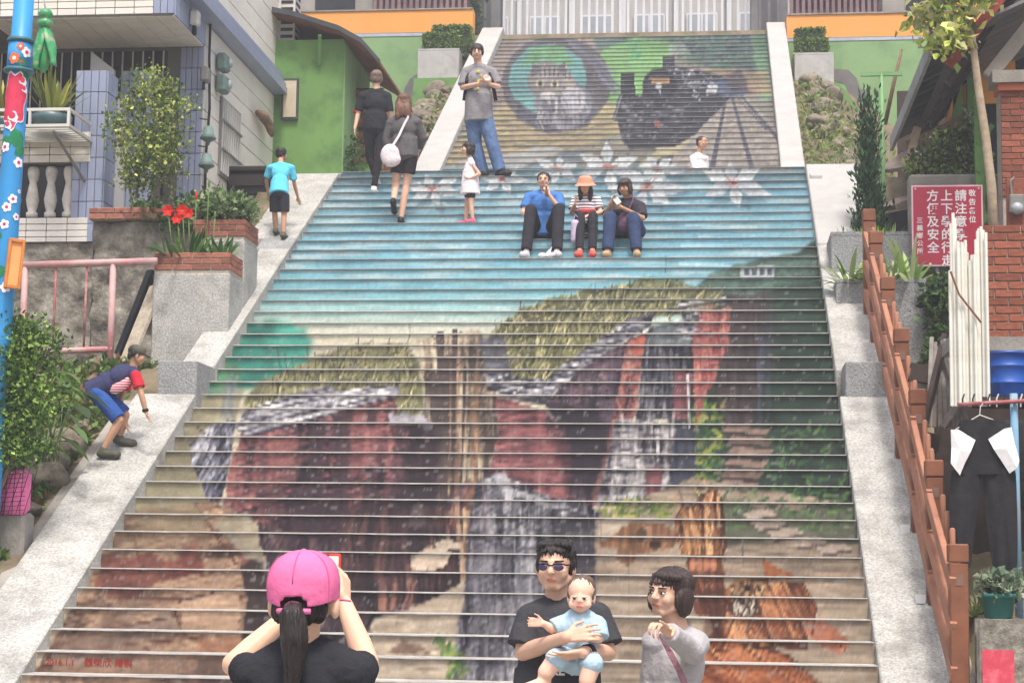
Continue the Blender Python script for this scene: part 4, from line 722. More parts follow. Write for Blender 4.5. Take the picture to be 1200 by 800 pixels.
def broad(parent,n,L,Wd,pal,seed,hgt=.5,rad=.3):
    rg=np.random.default_rng(seed)
    for k in range(n):
        a=rg.uniform(0,2*PI); h=rg.uniform(.15,hgt); b=Vector((rg.normal(0,rad*.3),rg.normal(0,rad*.3),0)); t=b+Vector((math.cos(a)*rad*rg.uniform(.3,1),math.sin(a)*rad*rg.uniform(.3,1),h)); d=Vector((math.cos(a),math.sin(a),rg.uniform(-.5,.5))).normalized(); s=d.cross(Vector((0,0,1))).normalized(); u=s.cross(d)
        l=L*rg.uniform(.7,1.2); w=Wd*rg.uniform(.7,1.2); V=[t];Fc=[]
        for i in range(1,6):
            f=i/6; c=t+d*l*f-Vector((0,0,1))*l*.35*f*f; ww=w*math.sin(f*PI)**.8; V+=[c+s*ww+u*ww*.25,c,c-s*ww+u*ww*.25]
        V.append(t+d*l-Vector((0,0,1))*l*.35); Fc=[(0,1,2),(0,2,3)]+[(1+3*i,4+3*i,5+3*i,2+3*i) for i in range(4)]+[(2+3*i,5+3*i,6+3*i,3+3*i) for i in range(4)]+[(13,16,14),(14,16,15)]
        o=mobj('leaf',V,Fc,m_leaf,parent,True); col=np.ones((len(V),4),np.float32); col[:,:3]=lin(np.array(pal[rg.integers(len(pal))])*rg.uniform(.85,1.15)); ca=o.data.color_attributes.new('lc','FLOAT_COLOR','POINT'); ca.data.foreach_set('color',col.ravel())
        MB().tube([b,b.lerp(t,.6)+Vector((0,0,.03)),t],.006,5).build('stalk',m_stem,parent,True)
broad(bl,26,.3,.07,[(74,100,58),(58,84,50),(92,116,72)],81,.75,.3)
b2=thing('broadleaf_plant','pale broad leaved plant rising beside the dark undergrowth','plant',at(50,475,y=2.9)); broad(b2,14,.26,.06,[(130,164,80),(104,140,66),(150,180,104)],82,.35,.2)
bk=thing('undergrowth','low weeds and fallen leaves along the bank','undergrowth',(0,0,0)); bk['kind']='stuff'
rg=np.random.default_rng(90); P=[];C=[]
for k in range(5200):
    x=-4.62-abs(rg.normal(0,.55)); y=rg.uniform(.4,5.9); z=float(hgt(x,np.array(y)))+abs(rg.normal(0,.05)); P.append((x,y,z)); C.append([(84,112,52),(108,134,64),(64,90,46),(132,110,80),(120,92,66)][rg.integers(5) if rg.random()<.6 else rg.integers(3)])
n=len(P); D=rvec(n,rg)+np.array([0,0,.6]); D/=np.linalg.norm(D,axis=1)[:,None]; U=np.cross(D,rvec(n,rg)); U/=np.linalg.norm(U,axis=1)[:,None]
l=rg.uniform(.05,.13,n); lo_=leaves_obj('weeds',P,D,U,l,l*.3,np.array(C),bk); lo_['kind']='stuff'
rk_=[(58,560,.17),(75,556,.12),(68,575,.16),(84,568,.1),(60,600,.14),(48,610,.13),(82,610,.1),(92,590,.08),(40,640,.14),(30,655,.12),(52,590,.1),(70,630,.09),(20,690,.1),(98,570,.06),(45,575,.12),(88,552,.1)]
for k,(px,py,s) in enumerate(rk_):
    q=at(px,py,x=-4.70-.08*(k%3)); z=float(hgt(q.x,np.array(q.y))); s*=1.25; rock((q.x,q.y,z+s*.5),(s,s*.8,s*.75),'rounded beige rock on the bank along the granite ramp','rocks along the left ramp',k)
nb=thing('net_bag','pink bag inside black netting over a concrete stump','bag',(0,0,0)); q=at(14,600,y=1.75); nb.location=(q.x,q.y,q.z)
m_pink=M('pink_plastic',(226,112,166),rough=.5,var=.1,bump=.2); m_net=M('black_net',(44,46,44),var=.2,bump=.5,bscale=90)
MB().box((-.13,-.09,-.02),(.15,.09,.38),.05).build('bag',m_pink,nb,True); MB().box((-.24,-.05,-.1),(-.1,.12,.42),.04).build('netting',m_net,nb,True); MB().box((-.26,-.02,-.75),(.12,.25,-.0),.03).build('stump',m_conc,nb)
mb=MB()
for k in range(9): mb.obox((-.14+.035*k,-.097,-.02),(-.02+.035*k-.1*(k%2),-.097,.40),.004,.004)
for k in range(10): mb.obox((-.14,-.099,.0+.04*k),(.15,-.099,.02+.04*k),.004,.004)
o=mb.build('mesh_cover',m_net,nb); o['kind']='stuff'
# ------------------------------------------------------------------ blue flower pole
pb,ptop=at(3,345,y=1.5),at(29,-12,y=1.5); pb0=pb-(ptop-pb)*1.15
po=thing('painted_pole','blue lamp pole painted with red peony and white blossoms','pole',tuple(pb0)); ax=(ptop-pb0); PL=ax.length; AX=ax.normalized()
m_bluep=M('sky_blue_paint',(52,140,200),rough=.4,var=.06,bump=.03,spec=.4)
rad=lambda t:.118-.03*t     # t along 0..1
MB().tube([AX*PL*t for t in (0,.25,.5,.75,1)],[rad(t) for t in (0,.25,.5,.75,1)],24).build('shaft',m_bluep,po,True)
TOC=Vector((CAM[0],CAM[1],0))-Vector((pb.x,pb.y,0)); TOC.normalize(); SD=AX.cross(TOC).normalized()*1; FW=SD.cross(AX).normalized(); SD=-SD if SD.x<0 else SD
if FW.dot(TOC)<0: FW=-FW
def onpole(s,h,lift=.003): # s arc metres to the right, h metres along pole
    r=rad(h/PL)+lift; a=s/r; return AX*h+SD*r*math.sin(a)+FW*r*math.cos(a)
def decal(shape,mat,name,lift=.003):
    # fan polygon (s,h) list, first is the centre; subdivided so that it wraps
    c=shape[0]; V=[onpole(*c,lift)];Fc=[];n=len(shape)-1
    for p in shape[1:]:
        for f in (.35,.7,1.): V.append(onpole(c[0]+(p[0]-c[0])*f,c[1]+(p[1]-c[1])*f,lift))
    for i in range(n):
        a=1+3*i;b=1+3*((i+1)%n); Fc+=[(0,a,b),(a,a+1,b+1,b),(a+1,a+2,b+2,b+1)]
    return mobj(name,V,Fc,mat,po)
m_wp=M('white_blossom_paint',(238,232,234),bump=0,var=.04); m_mg=M('magenta_paint',(196,52,104),bump=0); m_lg=M('leaf_green_paint',(40,124,84),bump=0,var=.12,scale=20); m_rp=M('peony_red_paint',(204,62,90),bump=0,var=.1,scale=14); m_or=M('orange_paint',(226,108,60),bump=0,var=.1)
def hp(py): q=at(20,py,y=1.5); return (q.z-pb0.z)/AX.z
def blossom(s,h,r,m1=m_wp,m2=m_mg,lift=.005):
    sh=[(s,h)]
    for k in range(40):
        a=2*PI*k/40; rr=r*(.72+.28*abs(math.sin(2.5*a))); sh.append((s+rr*math.cos(a),h+rr*math.sin(a)))
    decal(sh,m1,'blossom',lift); decal([(s,h)]+[(s+r*.33*math.cos(k*PI/6),h+r*.33*math.sin(k*PI/6)) for k in range(12)],m2,'blossom_centre',lift+.002)
for s,py,r in ((.03,235,.045),(-.02,245,.045),(-.03,265,.045),(.075,255,.035),(.06,192,.05),(-.08,175,.05),(.02,338,.05),(-.06,345,.04),(.09,225,.02)): blossom(s,hp(py),r)
def leafd(s,h,L,w,a,lift=.004):
    ca,sa=math.cos(a),math.sin(a); decal([(s,h)]+[(s+ca*L*u-sa*w*v,h+sa*L*u+ca*w*v) for u,v in ((-.5,0),(-.25,.7),(0,1),(.25,.7),(.5,0),(.25,-.7),(0,-1),(-.25,-.7))],m_lg,'leaf',lift)
leafd(.03,hp(165),.22,.07,1.9); leafd(.07,hp(178),.14,.05,.6); leafd(.05,hp(92),.14,.06,.2); leafd(-.08,hp(170),.2,.06,.9); leafd(-.05,hp(320),.16,.06,.3); leafd(-.09,hp(278),.1,.05,1.2)
h0=hp(120); pe=[(-.03,h0)]
for k in range(36): a=2*PI*k/36; rr=(.16+.02*math.sin(7*a)); pe.append((-.03+rr*.72*math.cos(a),h0+rr*1.5*math.sin(a)))
decal([(x*1.06+.002,h0+(y-h0)*1.07) for x,y in pe],m_wp,'peony_edge',.006); decal(pe,m_rp,'peony',.008)
for s,py,r in ((.05,98,.035),(.07,107,.028),(-.02,140,.045),(-.06,150,.035)):
    h=hp(py); decal([(s,h)]+[(s+r*math.cos(k*PI/8)*(1+.2*math.sin(5*k)),h+r*math.sin(k*PI/8)*(1+.2*math.sin(5*k))) for k in range(16)],m_wp,'peony_petal',.010); decal([(s-.012,h+.012)]+[(s-.012+r*.7*math.cos(k*PI/8),h+.012+r*.7*math.sin(k*PI/8)) for k in range(16)],m_rp,'peony_petal',.012)
m_teal=M('teal_ring_paint',(62,106,116),rough=.4,var=.1)
for py,dr in ((84,.045),(49,.03)):
    h=hp(py); MB().tube([AX*(h-.015),AX*(h+.0),AX*(h+.02)],[rad(.8)+dr*.8,rad(.8)+dr,rad(.8)+dr*.7],24).build('ring',m_teal,po,True)
MB().tube([AX*(hp(82)+.0),AX*hp(52)],[rad(.8)+.016,rad(.8)+.014],24).build('collar',m_bluep,po,True)
for s,py,r,mm in ((-.05,72,.055,m_or),(.06,64,.05,m_wp),(0,58,.035,m_or),(.02,76,.04,m_lg)): blossom(s,hp(py),r,mm,m_wp if mm is m_or else m_mg,.022)
# hanging green bud lantern
la=thing('flower_lantern','green petal shaped lantern with pink spots hanging from the blue pole','lantern',tuple(at(52,50,y=1.35)))
m_gp=M('lantern_green',(52,148,92),rough=.4,var=.25,scale=12,stain=(214,150,150),stain_scale=16,spec=.4)
MB().lathe([(.01,.30),(.05,.29),(.065,.255),(.05,.225),(.04,.215),(.065,.19),(.07,.16),(.05,.135),(.02,.13)],16).build('knob',m_gp,la,True)
MB().lathe([(.02,.145),(.05,.13),(.072,.08),(.085,.0),(.086,-.08),(.076,-.16),(.052,-.23),(.02,-.27),(.004,-.275)],20).build('bud',m_gp,la,True).scale=(.82,.82,1)
for k,(a,L,t) in enumerate(((-PI/2+1.15,.37,.30),(PI/2+.6,.36,.26),(-PI/2-.55,.40,.06))):
    V=[];N=10; d=Vector((math.cos(a),math.sin(a),0)); s=Vector((-math.sin(a),math.cos(a),0))
    for i in range(N+1):
        f=i/N; w=.06*math.sin(min(1,f*1.1+.14)*PI*.9)**.7+.004; r_=.03+.062*math.sin(min(1,f*1.3)*PI*.5)+t*f*.16; z=.14-L*f
        for u in (-1,-.5,0,.5,1): V.append(d*(r_-.025*u*u)+s*w*u+Vector((0,0,z)))
    Fc=[(i*5+j,i*5+j+1,i*5+j+6,i*5+j+5) for i in range(N) for j in range(4)]
    o=mobj('petal',V,Fc,m_gp,la,True); md=o.modifiers.new('s','SOLIDIFY'); md.thickness=.008
MB().tube([(0,0,.29),(-.03,0,.42),(-.1,0,.5)],.008,6).build('hanger',m_bar,la,True)
fr=thing('notice_frame','small orange wooden notice frame hanging on the blue pole','sign',tuple(at(17,309,y=1.36)),.35); m_ofr=M('orange_wood',(196,124,66),var=.12,scale=12,bump=.1)
fr.rotation_euler=(0,R(4),.5)
for l,h in (((-.07,-.02,-.22),(-.045,.02,.22)),((.045,-.02,-.22),(.07,.02,.22)),((-.044,-.02,.19),(.044,.02,.22)),((-.044,-.02,-.22),(.044,.02,-.19))): part_box('frame',l,h,m_ofr,fr,.004)
part_box('panel',(-.045,.0,-.19),(.045,.012,.19),M('pale_orange_board',(222,160,100),var=.08),fr)
# ------------------------------------------------------------------ top of the stairs
m_orange=M('orange_wall_paint',(232,160,84),var=.05,scale=2,stain=(214,150,92),stain_scale=2,bump=.05); m_green=M('green_wall_paint',(128,160,112),var=.06,scale=1.4,stain=(104,136,96),stain_scale=2.0,bump=.1); m_green2=M('mid_green_paint',(108,146,84),var=.07,scale=1.4,stain=(76,106,66),stain_scale=3,bump=.1); m_lilac=M('lilac_stripe_paint',(170,176,196),bump=0); m_patchgrey=M('grey_wall_patch',(112,110,110),var=.15,scale=5)
def gwall(label,x0,x1,zt,y=25.2):
    t=thing('painted_wall',label,'wall',(0,0,0)); part_box('wall_body',(x0,y,9.5),(x1,y+.4,zt-.5),m_green,t); part_box('orange_band',(x0,y-.004,zt-.5),(x1,y+.4,zt),m_orange,t); part_box('stripe',(x0,y-.012,zt-.58),(x1,y-.002,zt-.515),m_lilac,t); part_box('coping',(x0,y-.03,zt),(x1,y+.42,zt+.03),m_conc,t); return t
gl=gwall('green and orange painted wall behind the green shed',-9,-3.75,13.64); gr=gwall('green and orange painted wall beside the leaning metal roof',3.02,12,13.36)
def wallpatch(par,pts,y,mat,name): mobj(name,[tuple(at(px,py,y=y)) for px,py in pts],[tuple(range(len(pts)))],mat,par)  # irregular dark grey shapes set just in front of the green walls
wallpatch(gl,[(489,86),(480,93),(474,104),(472,118),(490,118),(492,100)],25.19,m_patchgrey,'grey_patch')
wallpatch(gr,[(976,81),(994,82),(1004,92),(1008,104),(1016,108),(1014,116),(1022,122),(1019,130),(1028,146),(1030,180),(1012,180),(1006,146),(1000,120),(990,98),(976,95)],25.19,m_patchgrey,'grey_patch')
def conplanter(label,x0,x1,y0,y1,z0,z1):
    t=planter('concrete_planter',label,x0,x1,y0,y1,z0,z1,m_concl); return t
m_concl=M('pale_concrete',(176,175,172),var=.1,scale=3,stain=(140,138,134),stain_scale=2.5)
conplanter('pale concrete planter with clipped hedges above the left rocks',-4.79,-3.9,24.25,25.0,11.84,12.5); conplanter('pale concrete planter with clipped hedges above the right rocks',3.14,3.95,24.25,25.0,11.6,12.27)
for nm,x0,x1,lab in (('L',-4.79,-3.9,'left'),('R',3.14,3.95,'right')):
    zt=11.84 if nm=='L' else 11.6; t=thing('planter_base','green painted base wall under the %s concrete planter'%lab,'wall',((x0+x1)/2,24.6,zt-1.6)); e=.75 if nm=='R' else .0
    MB().prism([(-.47,0),(.47+e,0),(.47+e*.6,1.0),(.5,1.595),(-.47,1.595)] if nm=='R' else [(-.6,0),(.47,0),(.47,1.595),(-.5,1.595)],1,-.45,.3).build('wall_body',m_green2,t)
GB=[(112,140,70),(84,112,54),(140,164,84),(72,96,50)]
def boxhedge(label,x0,x1,y0,y1,z0,z1,seed):
    t=thing('clipped_hedge',label,'hedge',((x0+x1)/2,(y0+y1)/2,z0),0,None); w,d,h=(x1-x0)/2,(y1-y0)/2,z1-z0
    rg=np.random.default_rng(seed); n=2600; P=np.stack([rg.uniform(-w,w,n),rg.uniform(-d,d,n),rg.uniform(0,h,n)],1)
    ax=rg.integers(0,3,n); sg=rg.choice([-1,1],n); P[ax==0,0]=(w*sg)[ax==0]; P[ax==1,1]=(d*sg)[ax==1]; P[ax==2,2]=h; P+=rg.normal(0,.015,(n,3))
    D=rvec(n,rg)+np.array([0,-.3,.5]); D/=np.linalg.norm(D,axis=1)[:,None]; U=np.cross(D,rvec(n,rg)); U/=np.linalg.norm(U,axis=1)[:,None]; l=rg.uniform(.03,.07,n); C=np.array(GB)[rg.integers(0,4,n)]*rg.uniform(.85,1.2,(n,1))
    leaves_obj('foliage',P,D,U,l,l*.4,np.clip(C,0,255),t); MB().box((-w*.92,-d*.9,0),(w*.92,d*.9,h*.95)).build('inner_twigs',M('hedge_twigs',(58,70,40),var=.3,scale=20),t)
boxhedge('front clipped hedge in the left concrete planter',-4.68,-3.98,24.35,24.6,12.44,12.85,1); boxhedge('rear clipped hedge in the left concrete planter',-4.55,-3.75,24.72,24.97,12.44,13.12,2)
boxhedge('front clipped hedge in the right concrete planter',3.2,3.82,24.35,24.6,12.2,12.58,3); boxhedge('rear clipped hedge in the right concrete planter',3.2,3.78,24.72,24.97,12.2,12.9,4)
# gate and its pillars, the school hall behind
m_gwhite=M('white_gate_paint',(198,200,203),rough=.45,var=.04,bump=0); m_pil=M('grey_gate_pillar',(112,112,114),var=.12,scale=5); m_hall=M('hall_wall',(172,171,168),var=.06); m_glass=M('hall_window_glass',(150,156,162),rough=.2,var=.1,bump=0,spec=.6)
ga=thing('slatted_gate','white vertical bar gate at the top of the stairs','gate',(0,0,0))
for k in range(32): x=-3.3+k*.176; part_box('gate_bar',(x,27.0,ZT+.02),(x+.055,27.05,ZT+2.2),m_gwhite,ga)
for z in (.12,1.2,2.1): part_box('gate_rail',(-3.3,27.055,ZT+z),(2.25,27.09,ZT+z+.08),m_gwhite,ga)
for x0,x1,l in ((-4.0,-3.34,'left'),(2.28,3.1,'right')):
    t=thing('gate_pillar','grey stone pillar on the %s side of the white gate'%l,'pillar',((x0+x1)/2,27.0,ZT)); w=(x1-x0)/2; MB().box((-w,-.3,0),(w,.3,2.6),.02).build('shaft',m_pil,t); MB().box((-w-.06,-.36,2.6),(w+.06,.36,2.8),.02).build('capstone',m_pil,t); MB().box((-w*.6,-.312,.25),(w*.6,-.3,2.2),.005).build('panel',M('dark_pillar_panel',(86,86,90)),t)
    for sx in (-.5,.0,.5): MB().box((sx*w-.03,-.32,.3),(sx*w+.03,-.313,2.15)).build('inlay',m_pil,t)
ha=thing('school_hall','pale grey hall with rows of windows behind the white gate','building',(0,0,0)); part_box('wall_body',(-10,33,ZT-.2),(9,40,ZT+5),m_hall,ha)
for k in range(9):
    x=-6+k*1.35; w=part_box('window',(x,32.9,ZT+.9),(x+.8,32.99,ZT+2.6),m_gwhite,ha)
    for j in (0,1): part_box('pane',(x+.04+j*.39,32.88,ZT+.95),(x+.37+j*.39,32.899,ZT+2.55),m_glass,w)
    part_box('pier',(x-.32,32.8,ZT),(x-.2,32.99,ZT+3.4),m_gwhite,ha)
part_box('roof',(-10.4,32.4,ZT+5),(9.4,40.4,ZT+5.25),m_conc,ha)
m_slat=M('dull_purple_slat',(122,100,104),var=.15,rnd=.12); m_dkw=M('dark_timber',(70,60,56),var=.2,scale=8)
def picket(label,x0,x1,y,z0,h,n):
    t=thing('picket_fence',label,'fence',((x0+x1)/2,y,z0)); w=(x1-x0)
    for k in range(n): x=-w/2+w*k/n; part_box('picket',(x,-.02,0),(x+w/n*.55,.02,h),m_slat,t)
    for z in (.08,h-.15): part_box('rail',(-w/2,.021,z),(w/2,.06,z+.07),m_dkw,t)
    part_box('backing',(-w/2,.12,0),(w/2,.16,h*1.4),m_dkw,t)
picket('purple brown picket fence on the wall behind the green shed',-6.0,-3.85,25.45,13.68,.9,16); picket('purple brown picket fence on the wall above the leaning metal roof',3.1,5.0,25.45,13.40,.9,15)
bb=thing('store_building','low grey store with dark openings behind the painted walls','building',(0,0,0)); part_box('wall_body',(5.1,25.9,13.1),(12,29,15.6),M('grey_render',(150,146,140),var=.12),bb); part_box('wall_body',(-12,25.9,13.1),(-6.1,29,15.6),M('grey_render',(150,146,140)),bb)
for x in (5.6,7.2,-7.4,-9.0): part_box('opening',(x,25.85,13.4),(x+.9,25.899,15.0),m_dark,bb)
tb=thing('bush','green bush beside the left gate pillar','bush',(-4.15,26.2,ZT)); crown(tb,[((0,0,.6),(.35,.3,.6)),((.1,0,1.2),(.3,.3,.4))],200,12,.1,G2,33); MB().tube([(0,0,0),(0,0,.7)],.05).build('trunk',m_bark,tb)
# rocky banks
def stonebank(side,n,lab,seed):
    rg=random.Random(seed)
    for k in range(n):
        y=15.9+(24-15.9)*(k+.5)/n; off=rg.uniform(.3,.75); x=(-3.62-off) if side<0 else (3.05+off*1.2); s=rg.uniform(.14,.32)
        z=float(hgt(x,np.array(y))); rock((x,y,z+.05),(s,s*.8,s*.7),lab,'rocks of the bank %s'%('beside the grey shirted man' if side<0 else 'under the right concrete planter'),k)
stonebank(-1,34,'pale boulder of the rough bank left of the white upper ramp',3); stonebank(1,40,'pale boulder of the rough bank right of the white upper ramp',4)
wd=thing('bank_weeds','weeds growing between the boulders of the upper banks','weeds',(0,0,0)); wd['kind']='stuff'; rg=np.random.default_rng(91); P=[]
for k in range(3000):
    x=3.1+abs(rg.normal(0,.8)) if rg.random()<.75 else -3.7-abs(rg.normal(0,.5)); y=rg.uniform(12.2,23.5) if x>0 else rg.uniform(15.6,23); P.append((x,y,float(hgt(x,np.array(y)))+rg.uniform(0,.3)))
n=len(P); D=rvec(n,rg)+np.array([0,0,.8]); D/=np.linalg.norm(D,axis=1)[:,None]; U=np.cross(D,rvec(n,rg)); U/=np.linalg.norm(U,axis=1)[:,None]; l=rg.uniform(.06,.16,n); o=leaves_obj('weed_leaves',P,D,U,l,l*.25,np.array([(130,150,74),(96,120,60),(150,160,96)])[rg.integers(0,3,n)],wd); o['kind']='stuff'
# ------------------------------------------------------------------ green shed at the landing
sd=thing('green_shed','green rendered shed with rusty sloping roof beside the landing','shed',(0,0,0))
part_box('wall_body',(-6.2,13.55,6.9),(-4.17,15.6,9.62),m_green2,sd); part_box('side_wall',(-4.168,13.56,6.9),(-4.15,15.6,9.55),m_green,sd)
m_rust=M('rusty_roof_sheet',(128,84,62),var=.3,scale=5,stain=(82,74,70),stain_scale=3,bump=.5,bscale=30); m_slate=M('dark_roof_edge',(72,76,80),var=.15)
rp=[(-6.3,10.25),(-4.95,9.97),(-4.2,9.72),(-3.85,9.52),(-3.55,9.18)]
for i in range(4):
    (x0,z0),(x1,z1)=rp[i],rp[i+1]; MB().obox((x0,13.3,z0),(x0,16.6,z0),.0001,.0001) if False else None
    MB().prism([(x0,z0-.05),(x1,z1-.05),(x1,z1),(x0,z0)],1,13.3,16.4).build('roof_sheet',m_rust,sd); MB().prism([(x0,z0-.05),(x1,z1-.05),(x1,z1+.03),(x0,z0+.03)],1,13.24,13.298).build('fascia',m_slate,sd)
MB().obox((-4.55,13.52,9.2),(-4.5,13.3,9.62),.05,.05).build('strut',m_green2,sd)
w=part_box('window',(-5.12,13.5,8.35),(-4.86,13.548,9.0),m_slate,sd); part_box('pane',(-5.09,13.49,8.39),(-4.89,13.499,8.96),M('cream_pane',(196,184,160),bump=0),w)
pd=thing('wood_pile','stacked firewood and old tiles under the shed roof','wood pile',(-3.95,15.0,ZL-.05)); rg=random.Random(8)
for k in range(30):
    z=.35+(k//4)*.22+rg.uniform(-.02,.02); x=-.12+rg.uniform(-.06,.06); y=-.5+(k%4)*.3
    MB().tube([(x-.3,y,z),(x+.32,y+rg.uniform(-.05,.05),z+rg.uniform(-.03,.03))],[.09,.1],7).build('log',m_rust if k%3 else m_drift,pd)
lw=part_box('low_wall',(-4.14,13.9,6.9),(-3.72,14.0,7.72),m_green2); tag(lw,'low mid green wall between the shed and the landing','wall')
rsp=thing('rose_plant','thin rose bush with small red flower by the green low wall','plant',(-4.0,13.75,ZL)); crown(rsp,[((0,0,.7),(.12,.08,.3)),((.1,0,.4),(.15,.08,.2))],60,8,.06,G2,34,'leaves',.05); MB().tube([(0,0,0),(.02,0,.6),(.0,0,1.35)],.01,6).build('stem',m_stem,rsp); MB().ell((0,-.01,1.38),(.045,.045,.04),8,6).build('flower',m_redfl,rsp,True)
# ------------------------------------------------------------------ right side: cypress, poles, sheds
def rel(t,p): return Vector(p)-t.location
cy=thing('cypress','narrow dark green cypress behind the upper granite planter','tree',(3.42,8.95,5.0))
crown(cy,[((0,0,.5+.22*k),(.15-.012*k if k>2 else .16,.15-.012*k,.22)) for k in range(9)],520,10,.075,[(52,84,50),(40,66,42),(66,98,60)],75,spread=.06,upb=1.6,wr=.16); MB().tube([(0,0,-.3),(0,0,1.5)],[.04,.015],8).build('trunk',m_bark,cy)
tp=thing('t_post','green painted steel T shaped post behind the cypress','post',(3.62,9.3,5.2)); m_gpost=M('green_post_paint',(116,158,108),rough=.5,var=.1); q=at(1033,87,y=9.3)-tp.location
MB().tube([(0,0,-.5),(q.x*.5,0,q.z*.5),(q.x,0,q.z)],.028).build('upright',m_gpost,tp,True); MB().obox((q.x-.26,0,q.z),(q.x+.26,0,q.z),.05,.05).build('crossbar',m_gpost,tp)
o=MB().tube([at(1037,146,y=9.6),at(1048,95,y=9.6),at(1057,58,y=9.6)],[.028,.024,.016]).build('bamboo_pole',m_drift,None,True); tag(o,'thin brown stick leaning against the green T post','pole')
rs=thing('lean_to_roof','leaning grey corrugated metal roof over dark timber','roof',(0,0,0))
m_corr=M('grey_corrugated',(118,120,120),rough=.5,var=.12,scale=6,metal=.2,stain=(84,84,80),stain_scale=3); A=at(1093,60,x=4.0); B=at(1047,161,x=4.0); XE,ZE=4.0,(A.z+B.z)/2
for k in range(14):
    y0=A.y+(B.y-A.y)*k/14; y1=A.y+(B.y-A.y)*(k+.94)/14; MB().prism([(XE,ZE),(XE+1.6,ZE+.75),(XE+1.6,ZE+.79),(XE,ZE+.04+.012*(k%2))],1,y0,y1).build('roof_sheet',m_corr,rs)
part_box('fascia',(XE-.05,A.y,ZE-.13),(XE-.005,B.y,ZE+.06),M('pale_fascia',(150,150,148),var=.1,stain=(120,120,118)),rs)
for k in range(2): MB().prism([(XE-.05,ZE+.07+.1*k),(XE+.25+.1*k,ZE+.22+.1*k),(XE+.25+.1*k,ZE+.28+.1*k),(XE-.05,ZE+.15+.1*k)],1,A.y-.06-.05*k,A.y-.02-.05*k).build('batten',m_bar,rs)
part_box('back_wall',(B.x+.12,12.5,5.5),(6.5,12.6,8.4),m_dkw,rs)
for px,py,l,a in ((1090,108,.36,0),): q=at(px,py,y=10.2); MB().tube([q+Vector((-.15,0,.02)),q+Vector((.35,0,.05))],.045,10).build('green_pipe',m_gpost,rs,True)
MB().obox(at(1062,172,y=9.8),at(1130,140,y=9.8),.08,.12).build('beam',m_drift,rs); MB().obox(at(1065,190,y=9.8),at(1075,150,y=9.8),.12,.1).build('beam',M('bare_timber',(170,150,126),var=.2,scale=9,bump=.3),rs)
MB().obox(at(1045,200,y=9.7),at(1075,178,y=10.3),.45,.05).build('old_board',M('weathered_board',(128,116,106),var=.2,scale=9,bump=.3),rs)
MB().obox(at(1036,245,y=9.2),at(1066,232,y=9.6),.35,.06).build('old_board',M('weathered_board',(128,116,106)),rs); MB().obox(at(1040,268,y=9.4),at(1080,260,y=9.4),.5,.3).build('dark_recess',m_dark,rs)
for px,w_ in ((1122,.12),(1138,.1)): q=at(px,100,y=9.9); part_box('green_post',(q.x-w_/2,9.9,4.5),(q.x+w_/2,10.0,8.0),m_green2,rs)
MB().obox(at(1108,150,y=9.95),at(1122,105,y=9.95),.1,.05).build('orange_board',m_orange,rs)
# brick house on the right
bh=thing('brick_house','old house with brick column and dark overhanging eave beside the thin tree','house',(0,0,0))
A,B=at(1112,84,y=7),at(1215,-52,y=7); m_eave=M('dark_eave_underside',(58,54,54),var=.2); m_redf=M('red_brown_fascia',(140,66,56),var=.1)
MB().obox(Vector((A.x,9.2,A.z+.06)),Vector((B.x,9.2,B.z+.06)),4.3,.10).build('roof',m_eave,bh); MB().obox(A+Vector((0,-.02,.06)),B+Vector((0,-.02,.06)),.06,.12).build('fascia',m_redf,bh)
for k in range(6):
    y=7.5+.62*k; MB().obox(Vector((A.x+.05,y,A.z-.02)),Vector((B.x,y,B.z-.02)),.07,.08).build('rafter',m_dkw,bh)
MB().obox(at(1158,92,y=7.4),at(1215,20,y=7.4),.16,.16).build('beam',m_conc,bh); q=at(1172,97,y=7.2)
part_box('lintel',(q.x-.1,7.1,q.z-.02),(6.8,7.5,q.z+.12),m_conc,bh); part_box('column_cap',(q.x-.03,7.15,q.z-.1),(6.0,7.5,q.z-.022),M('terracotta_cap',(178,104,74),var=.12),bh)
part_box('column_core',(q.x+.01,7.22,4.5),(5.9,7.6,q.z-.1),m_mortar,bh); tiles(bh,(q.x,7.215,q.z-.1-17*.072),(1,0,0),(0,0,1),5,17,.215,.072,.009,.016,m_brick2,'brick',half=True)
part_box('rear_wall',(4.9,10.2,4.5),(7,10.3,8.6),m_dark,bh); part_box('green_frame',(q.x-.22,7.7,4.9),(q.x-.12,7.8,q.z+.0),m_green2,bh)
for k in range(5): MB().obox((q.x-.2,7.69,5.2+.33*k),(q.x-.02,7.69,5.42+.33*k),.03,.06).build('lattice',m_green2,bh)
part_box('orange_wall',(4.62,10.1,7.6),(5.4,10.15,9.0),m_orange,bh)
tt=thing('thin_tree','thin pale trunked tree with broad yellow green leaves by the brick house','tree',tuple(at(1163,240,y=6.7))); L0=tt.location
pts=[Vector((.02,0,-.6))]+[at(px,py,y=6.7)-L0 for px,py in ((1162,220),(1155,160),(1146,100),(1140,50),(1136,10),(1134,-30))]; MB().tube(pts,[.06,.055,.05,.045,.04,.035,.03],10).build('trunk',M('pale_bark',(166,150,128),var=.2,scale=12,bump=.5),tt,True)
rg=np.random.default_rng(77); bl_=[]
for px,py,r in ((1075,20,.12),(1090,12,.14),(1105,30,.15),(1120,8,.15),(1085,45,.1),(1112,45,.12),(1135,15,.12),(1100,55,.08),(1145,0,.12),(1070,30,.08),(1125,40,.09),(1150,-20,.2),(1110,-20,.2)): q=at(px,py,y=6.6)-L0; bl_.append((tuple(q),(r,r,r*.7)))
crown(tt,bl_,125,6,.12,[(160,172,84),(186,190,110),(120,140,62),(206,206,150)],78,spread=.07,upb=-.2,wr=.3)
for k in (0,4,6,10): MB().tube([pts[5],(Vector(bl_[k][0])+pts[5])/2+Vector((0,0,.06)),Vector(bl_[k][0])],[.02,.014,.006],6).build('branch',m_bark,tt,True)
